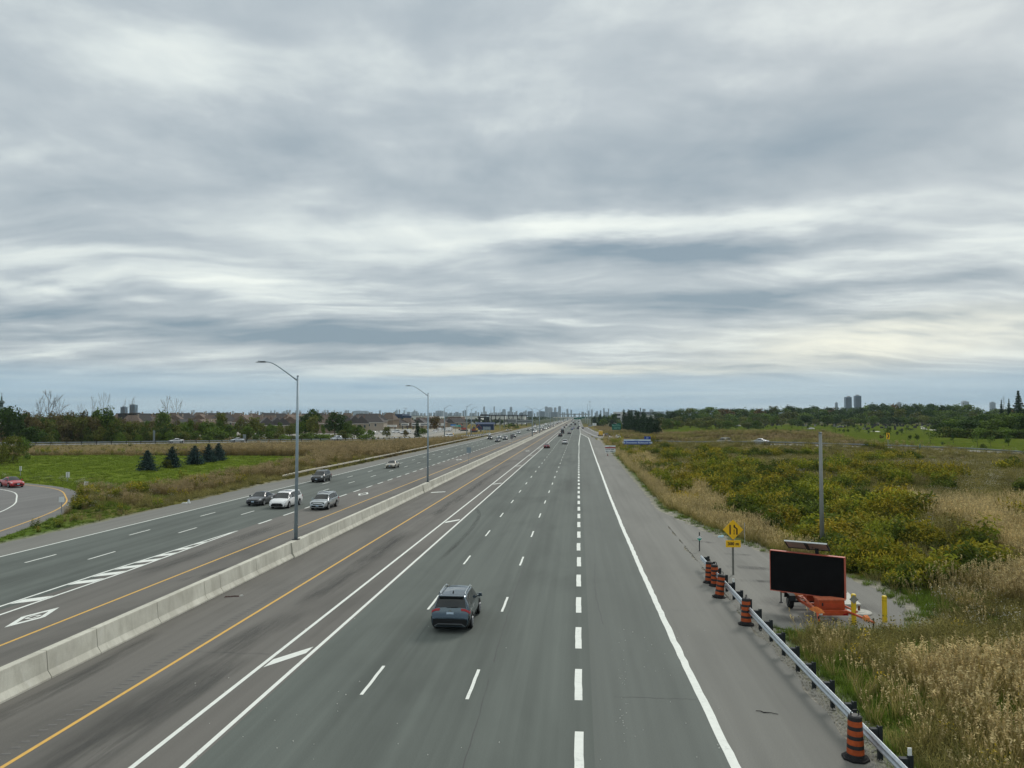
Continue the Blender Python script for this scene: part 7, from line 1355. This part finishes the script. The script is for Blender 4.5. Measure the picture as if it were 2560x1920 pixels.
# ---------------------------------------------------------------- skyline
M_SKY = [pm('tower_%d' % k, c, .7, 0, .1, .05) for k, c in enumerate(((.16, .19, .22), (.24, .26, .28), (.11, .14, .17), (.33, .35, .36)))]; M_SKW = pm('tower_window', (.05, .07, .09), .3, 0, 0)
def tower(px0, px1, pt, D, label, group='towers of the distant skyline', m=None, crown=True, bands=4, name='tower_block', cat='building'):
    S = D/F; p = ray((px0+px1)/2, 1040, D); w = (px1-px0)*S; h = H-(pt-1040)*S; t = thing(name, label, cat, (p[0], p[1], 0), 0, group); d = max(14, w*.8); b = MB(); b.box((0, 0, h/2), (w, d, h)); b.build('wall', m or random.choice(M_SKY), t)
    if bands: bw = MB(); bw.box((0, 0, h*.5), (w/bands*.5, .8, h*.92)); me = bw.mesh('window_strip', M_SKW)
    for k in range(bands): put('window_strip', me, t, (-w/2+(k+.5)*w/bands, -d/2-.2, 0))
    if crown: b = MB(); b.box((w*random.uniform(-.12, .12), 0, h+h*.02), (w*.45, d*.5, h*.05)); b.build('roof_house', random.choice(M_SKY), t)
M_GLT = pm('glass_tower', (.13, .19, .25), .25, 0, .15, .05)
for a, c_, tp, D, lab in ((304, 315.5, 1016.5, 2000, 'shorter left one of two glass towers above the flat roofed building'), (326.5, 341, 1010.5, 2000, 'taller right one of two glass towers above the flat roofed building'), (2113.5, 2127.5, 994.5, 2300, 'left one of two twin glass towers above the right wood'), (2137.5, 2151.5, 991.5, 2300, 'right one of two twin glass towers above the right wood')):
    tower(a, c_, tp, D, lab, 'glass towers', M_GLT, True, 5)
DS = 8200
for a, c_, tp, lab in ((1208, 1212.5, 1017, 'slender skyline tower left of the station roof'), (1234, 1237, 1017, 'slimmest skyline tower above the station roof'), (1274.5, 1280.5, 1018, 'square skyline tower above the station roof'), (1256, 1264, 1023.5, 'stepped skyline block right of the slim tower'), (1362.5, 1369.5, 1017, 'tall skyline tower at the left of the wide slab'), (1369.5, 1381.5, 1019, 'wide skyline slab in the middle of the city'), (1385, 1391, 1019.5, 'skyline tower between the wide slab and the rounded tower'), (1395.5, 1402.5, 1016.5, 'tallest rounded skyline tower left of the vanishing road'), (1416, 1421, 1023, 'thin topped skyline tower right of the rounded one'), (1508, 1511.5, 1021, 'skyline tower left of a shorter pair, right of the masts'), (1520, 1523, 1022, 'slim skyline tower nearest the parking building'), (1624, 1631, 1024, 'square skyline block right of the antenna mast'), (2089, 2094, 1008, 'faint tower left of the twin glass towers'), (2243.5, 2252, 1008, 'grey tower above the wood right of the twin glass towers'), (2407, 2420, 1005.5, 'wide grey tower above the right part of the wood'), (2477, 2487, 1008, 'small round grey tower near the firs'), (862, 868.5, 1026, 'grey tower left of the wide far block'), (991, 994, 1024, 'left one of two slim far towers beside the crane'), (997, 1000, 1024, 'right one of two slim far towers beside the crane'), (708, 713, 1028, 'left one of three blue towers beside the nearest lamp pole'), (715, 719.5, 1025, 'middle one of three blue towers beside the nearest lamp pole'), (722, 727, 1025, 'right one of three blue towers beside the nearest lamp pole'), (748, 752, 1026, 'blue tower just right of the nearest lamp pole'), (541, 546.5, 1028, 'far tower above the house roofs, right of a low cluster'), (527, 532, 1027, 'far tower rising from a low cluster over the house roofs'), (1033, 1044, 1028, 'wide far block left of the second lamp pole'), (1090, 1110, 1027, 'wide blue far block right of the second lamp pole'), (886, 903, 1027, 'wide far block behind the row houses, left part'), (903, 921, 1027.5, 'wide far block behind the row houses, right part')):
    tower(a, c_, tp, DS if a < 1700 else 5600, lab)
for px in list(np.arange(452, 1560, 8.0))+list(np.arange(1600, 1760, 11)):
    w = random.uniform(3, 9); tp = random.uniform(1028.5, 1034); x = px+random.uniform(-3, 3)
    if random.random() < .18: w, tp = random.uniform(2.4, 4), random.uniform(1024, 1028)
    tower(x, x+w, tp, random.uniform(6400, 8400), 'small hazy block in the low line of the distant city', 'small blocks of the distant city', None, False, 2, 'city_block')
for a, c_, tp, D in ((1319, 1333, 1028.5, 4600), (1347, 1362, 1028.5, 4700), (1378, 1394, 1030.5, 4600), (1300, 1308, 1031.5, 4400)): tower(a, c_, tp, D, 'dark blue office block in front of the distant city', 'dark office blocks', M_SKY[2], True, 5, 'office_block')
p = ray(1015, 1040, 3000); t = thing('tower_crane', 'thin tower crane beside the two slim far towers', 'crane', (p[0], p[1], 0)); S = 3000/F; b = MB(); b.box((0, 0, H+10*S), (1.6, 1.6, 2*(H+10*S)-20)); b.build('mast', M_STEEL, t); b = MB(); b.box((-2*S, 0, H+20*S), (13*S, 1.4, 1.4)); b.build('jib', M_STEEL, t)
# ---------------------------------------------------------------- cemetery: path and headstones
def path_sheet(name, pts):
    P = [gat(*q) for q in pts]; b = MB(); b.add([(q[0], q[1], q[2]+.10) for q in P], [tuple(range(len(P)))]); tag(b.build(name, pm('path_concrete', (.52, .51, .48), .9, 0, .1, .5)), kind='structure')
path_sheet('footpath', [(2222, 1110), (2232, 1103), (2238, 1097), (2252, 1097), (2268, 1102), (2270, 1104), (2260, 1107), (2272, 1114)]); path_sheet('footpath', [(2297, 1067), (2305, 1066.5), (2317, 1070), (2318, 1075), (2306, 1074)]); path_sheet('footpath', [(2160, 1079), (2196, 1077.5), (2202, 1081), (2170, 1083)]); path_sheet('footpath', [(2322, 1074.5), (2350, 1074), (2352, 1077.5), (2328, 1077.5)])
bs = MB(); bs.box((0, 0, .5), (1.0, .3, 1.0), taper=.95); bs.box((0, 0, .06), (1.3, .5, .14)); HS = [bs.mesh('headstone', m) for m in (pm('granite_dark', (.03, .03, .033), .4, 0, .2, 5), pm('granite_grey', (.22, .22, .22), .6, 0, .2, 5))]
for k in range(190):
    px = random.uniform(1780, 2360); pb = random.choice((1061, 1062.5, 1063.5, 1066, 1069, 1073))+random.uniform(-.4, .4)
    if px < 1990 and pb > 1064: continue
    if pb > 1067 and not (2130 < px < 2360): continue
    D = 8.2*F/(pb-1040); p = ray(px, 1040, D); g_ = 0 if random.random() < .8 else 1; s = 1.5 if D > 500 else 1.2
    o = put('headstone', HS[g_], None, (p[0], p[1], gz(p[0], p[1])), random.uniform(-.2, .2)); o.scale = (s, s, s); tag(o, ('dark' if g_ == 0 else 'pale grey')+' headstone in the rows on the cemetery lawn', 'headstone', 'headstones on the cemetery lawn')
for px, pb, c in ((2026, 1071, 'white'), (2100, 1070, 'charcoal'), (1845, 1064, 'white'), (1862, 1064, 'white')):
    D = 8.2*F/(pb-1040); p = ray(px, 1040, D); far_car('sedan', c, p[0], p[1], True, ('white' if c == 'white' else 'dark')+' car parked on the cemetery drive', 'cars on the cemetery drive', lit=False, z=gz(p[0], p[1]), rz=1.4)
# far woods that read as one mass
n = 2600; fx = rng.uniform(150, 1780, n); fD = rng.uniform(650, 3200, n)**1.0; k_ = np.ones(n, bool); V, Fq, C = [], [], []; r = np.random.default_rng(5)
for i in range(n):
    p = ray(fx[i], 1040, fD[i])
    if -75 < p[0] < 26 or (fx[i] < 1240 and fD[i] < 720) or (1480 < fx[i] < 1700 and fD[i] < 1000): continue
    h = r.uniform(4, 8.5); col = [(.045, .07, .022), (.06, .08, .025), (.035, .055, .02)][r.integers(3)]
    for q in range(7): add_quads(V, Fq, C, (p[0]+r.normal()*4, p[1]+r.normal()*3, h*r.uniform(.35, .95)), r.uniform(2, 3.4), r.uniform(1.6, 2.6), 1, col, r, .3)
tag(put('far_woods', cmesh('far_woods', V, Fq, C, M_TREE)), 'low green woods between the houses and the distant city', None, None, 'stuff')
# ---------------------------------------------------------------- haze
def haze():
    b = MB(); b.box((0, 0, 104), (18400, 18400, 212)); o = b.build('haze', [])
    m = bpy.data.materials.new('haze_air'); m.use_nodes = True; nt = m.node_tree; nt.nodes.clear(); pv = nt.nodes.new('ShaderNodeVolumePrincipled'); pv.inputs['Color'].default_value = (.74, .90, 1., 1); pv.inputs['Density'].default_value = 6.0e-5; pv.inputs['Anisotropy'].default_value = .0
    out = nt.nodes.new('ShaderNodeOutputMaterial'); nt.links.new(pv.outputs[0], out.inputs['Volume']); o.data.materials.append(m); tag(o, kind='stuff')
haze()
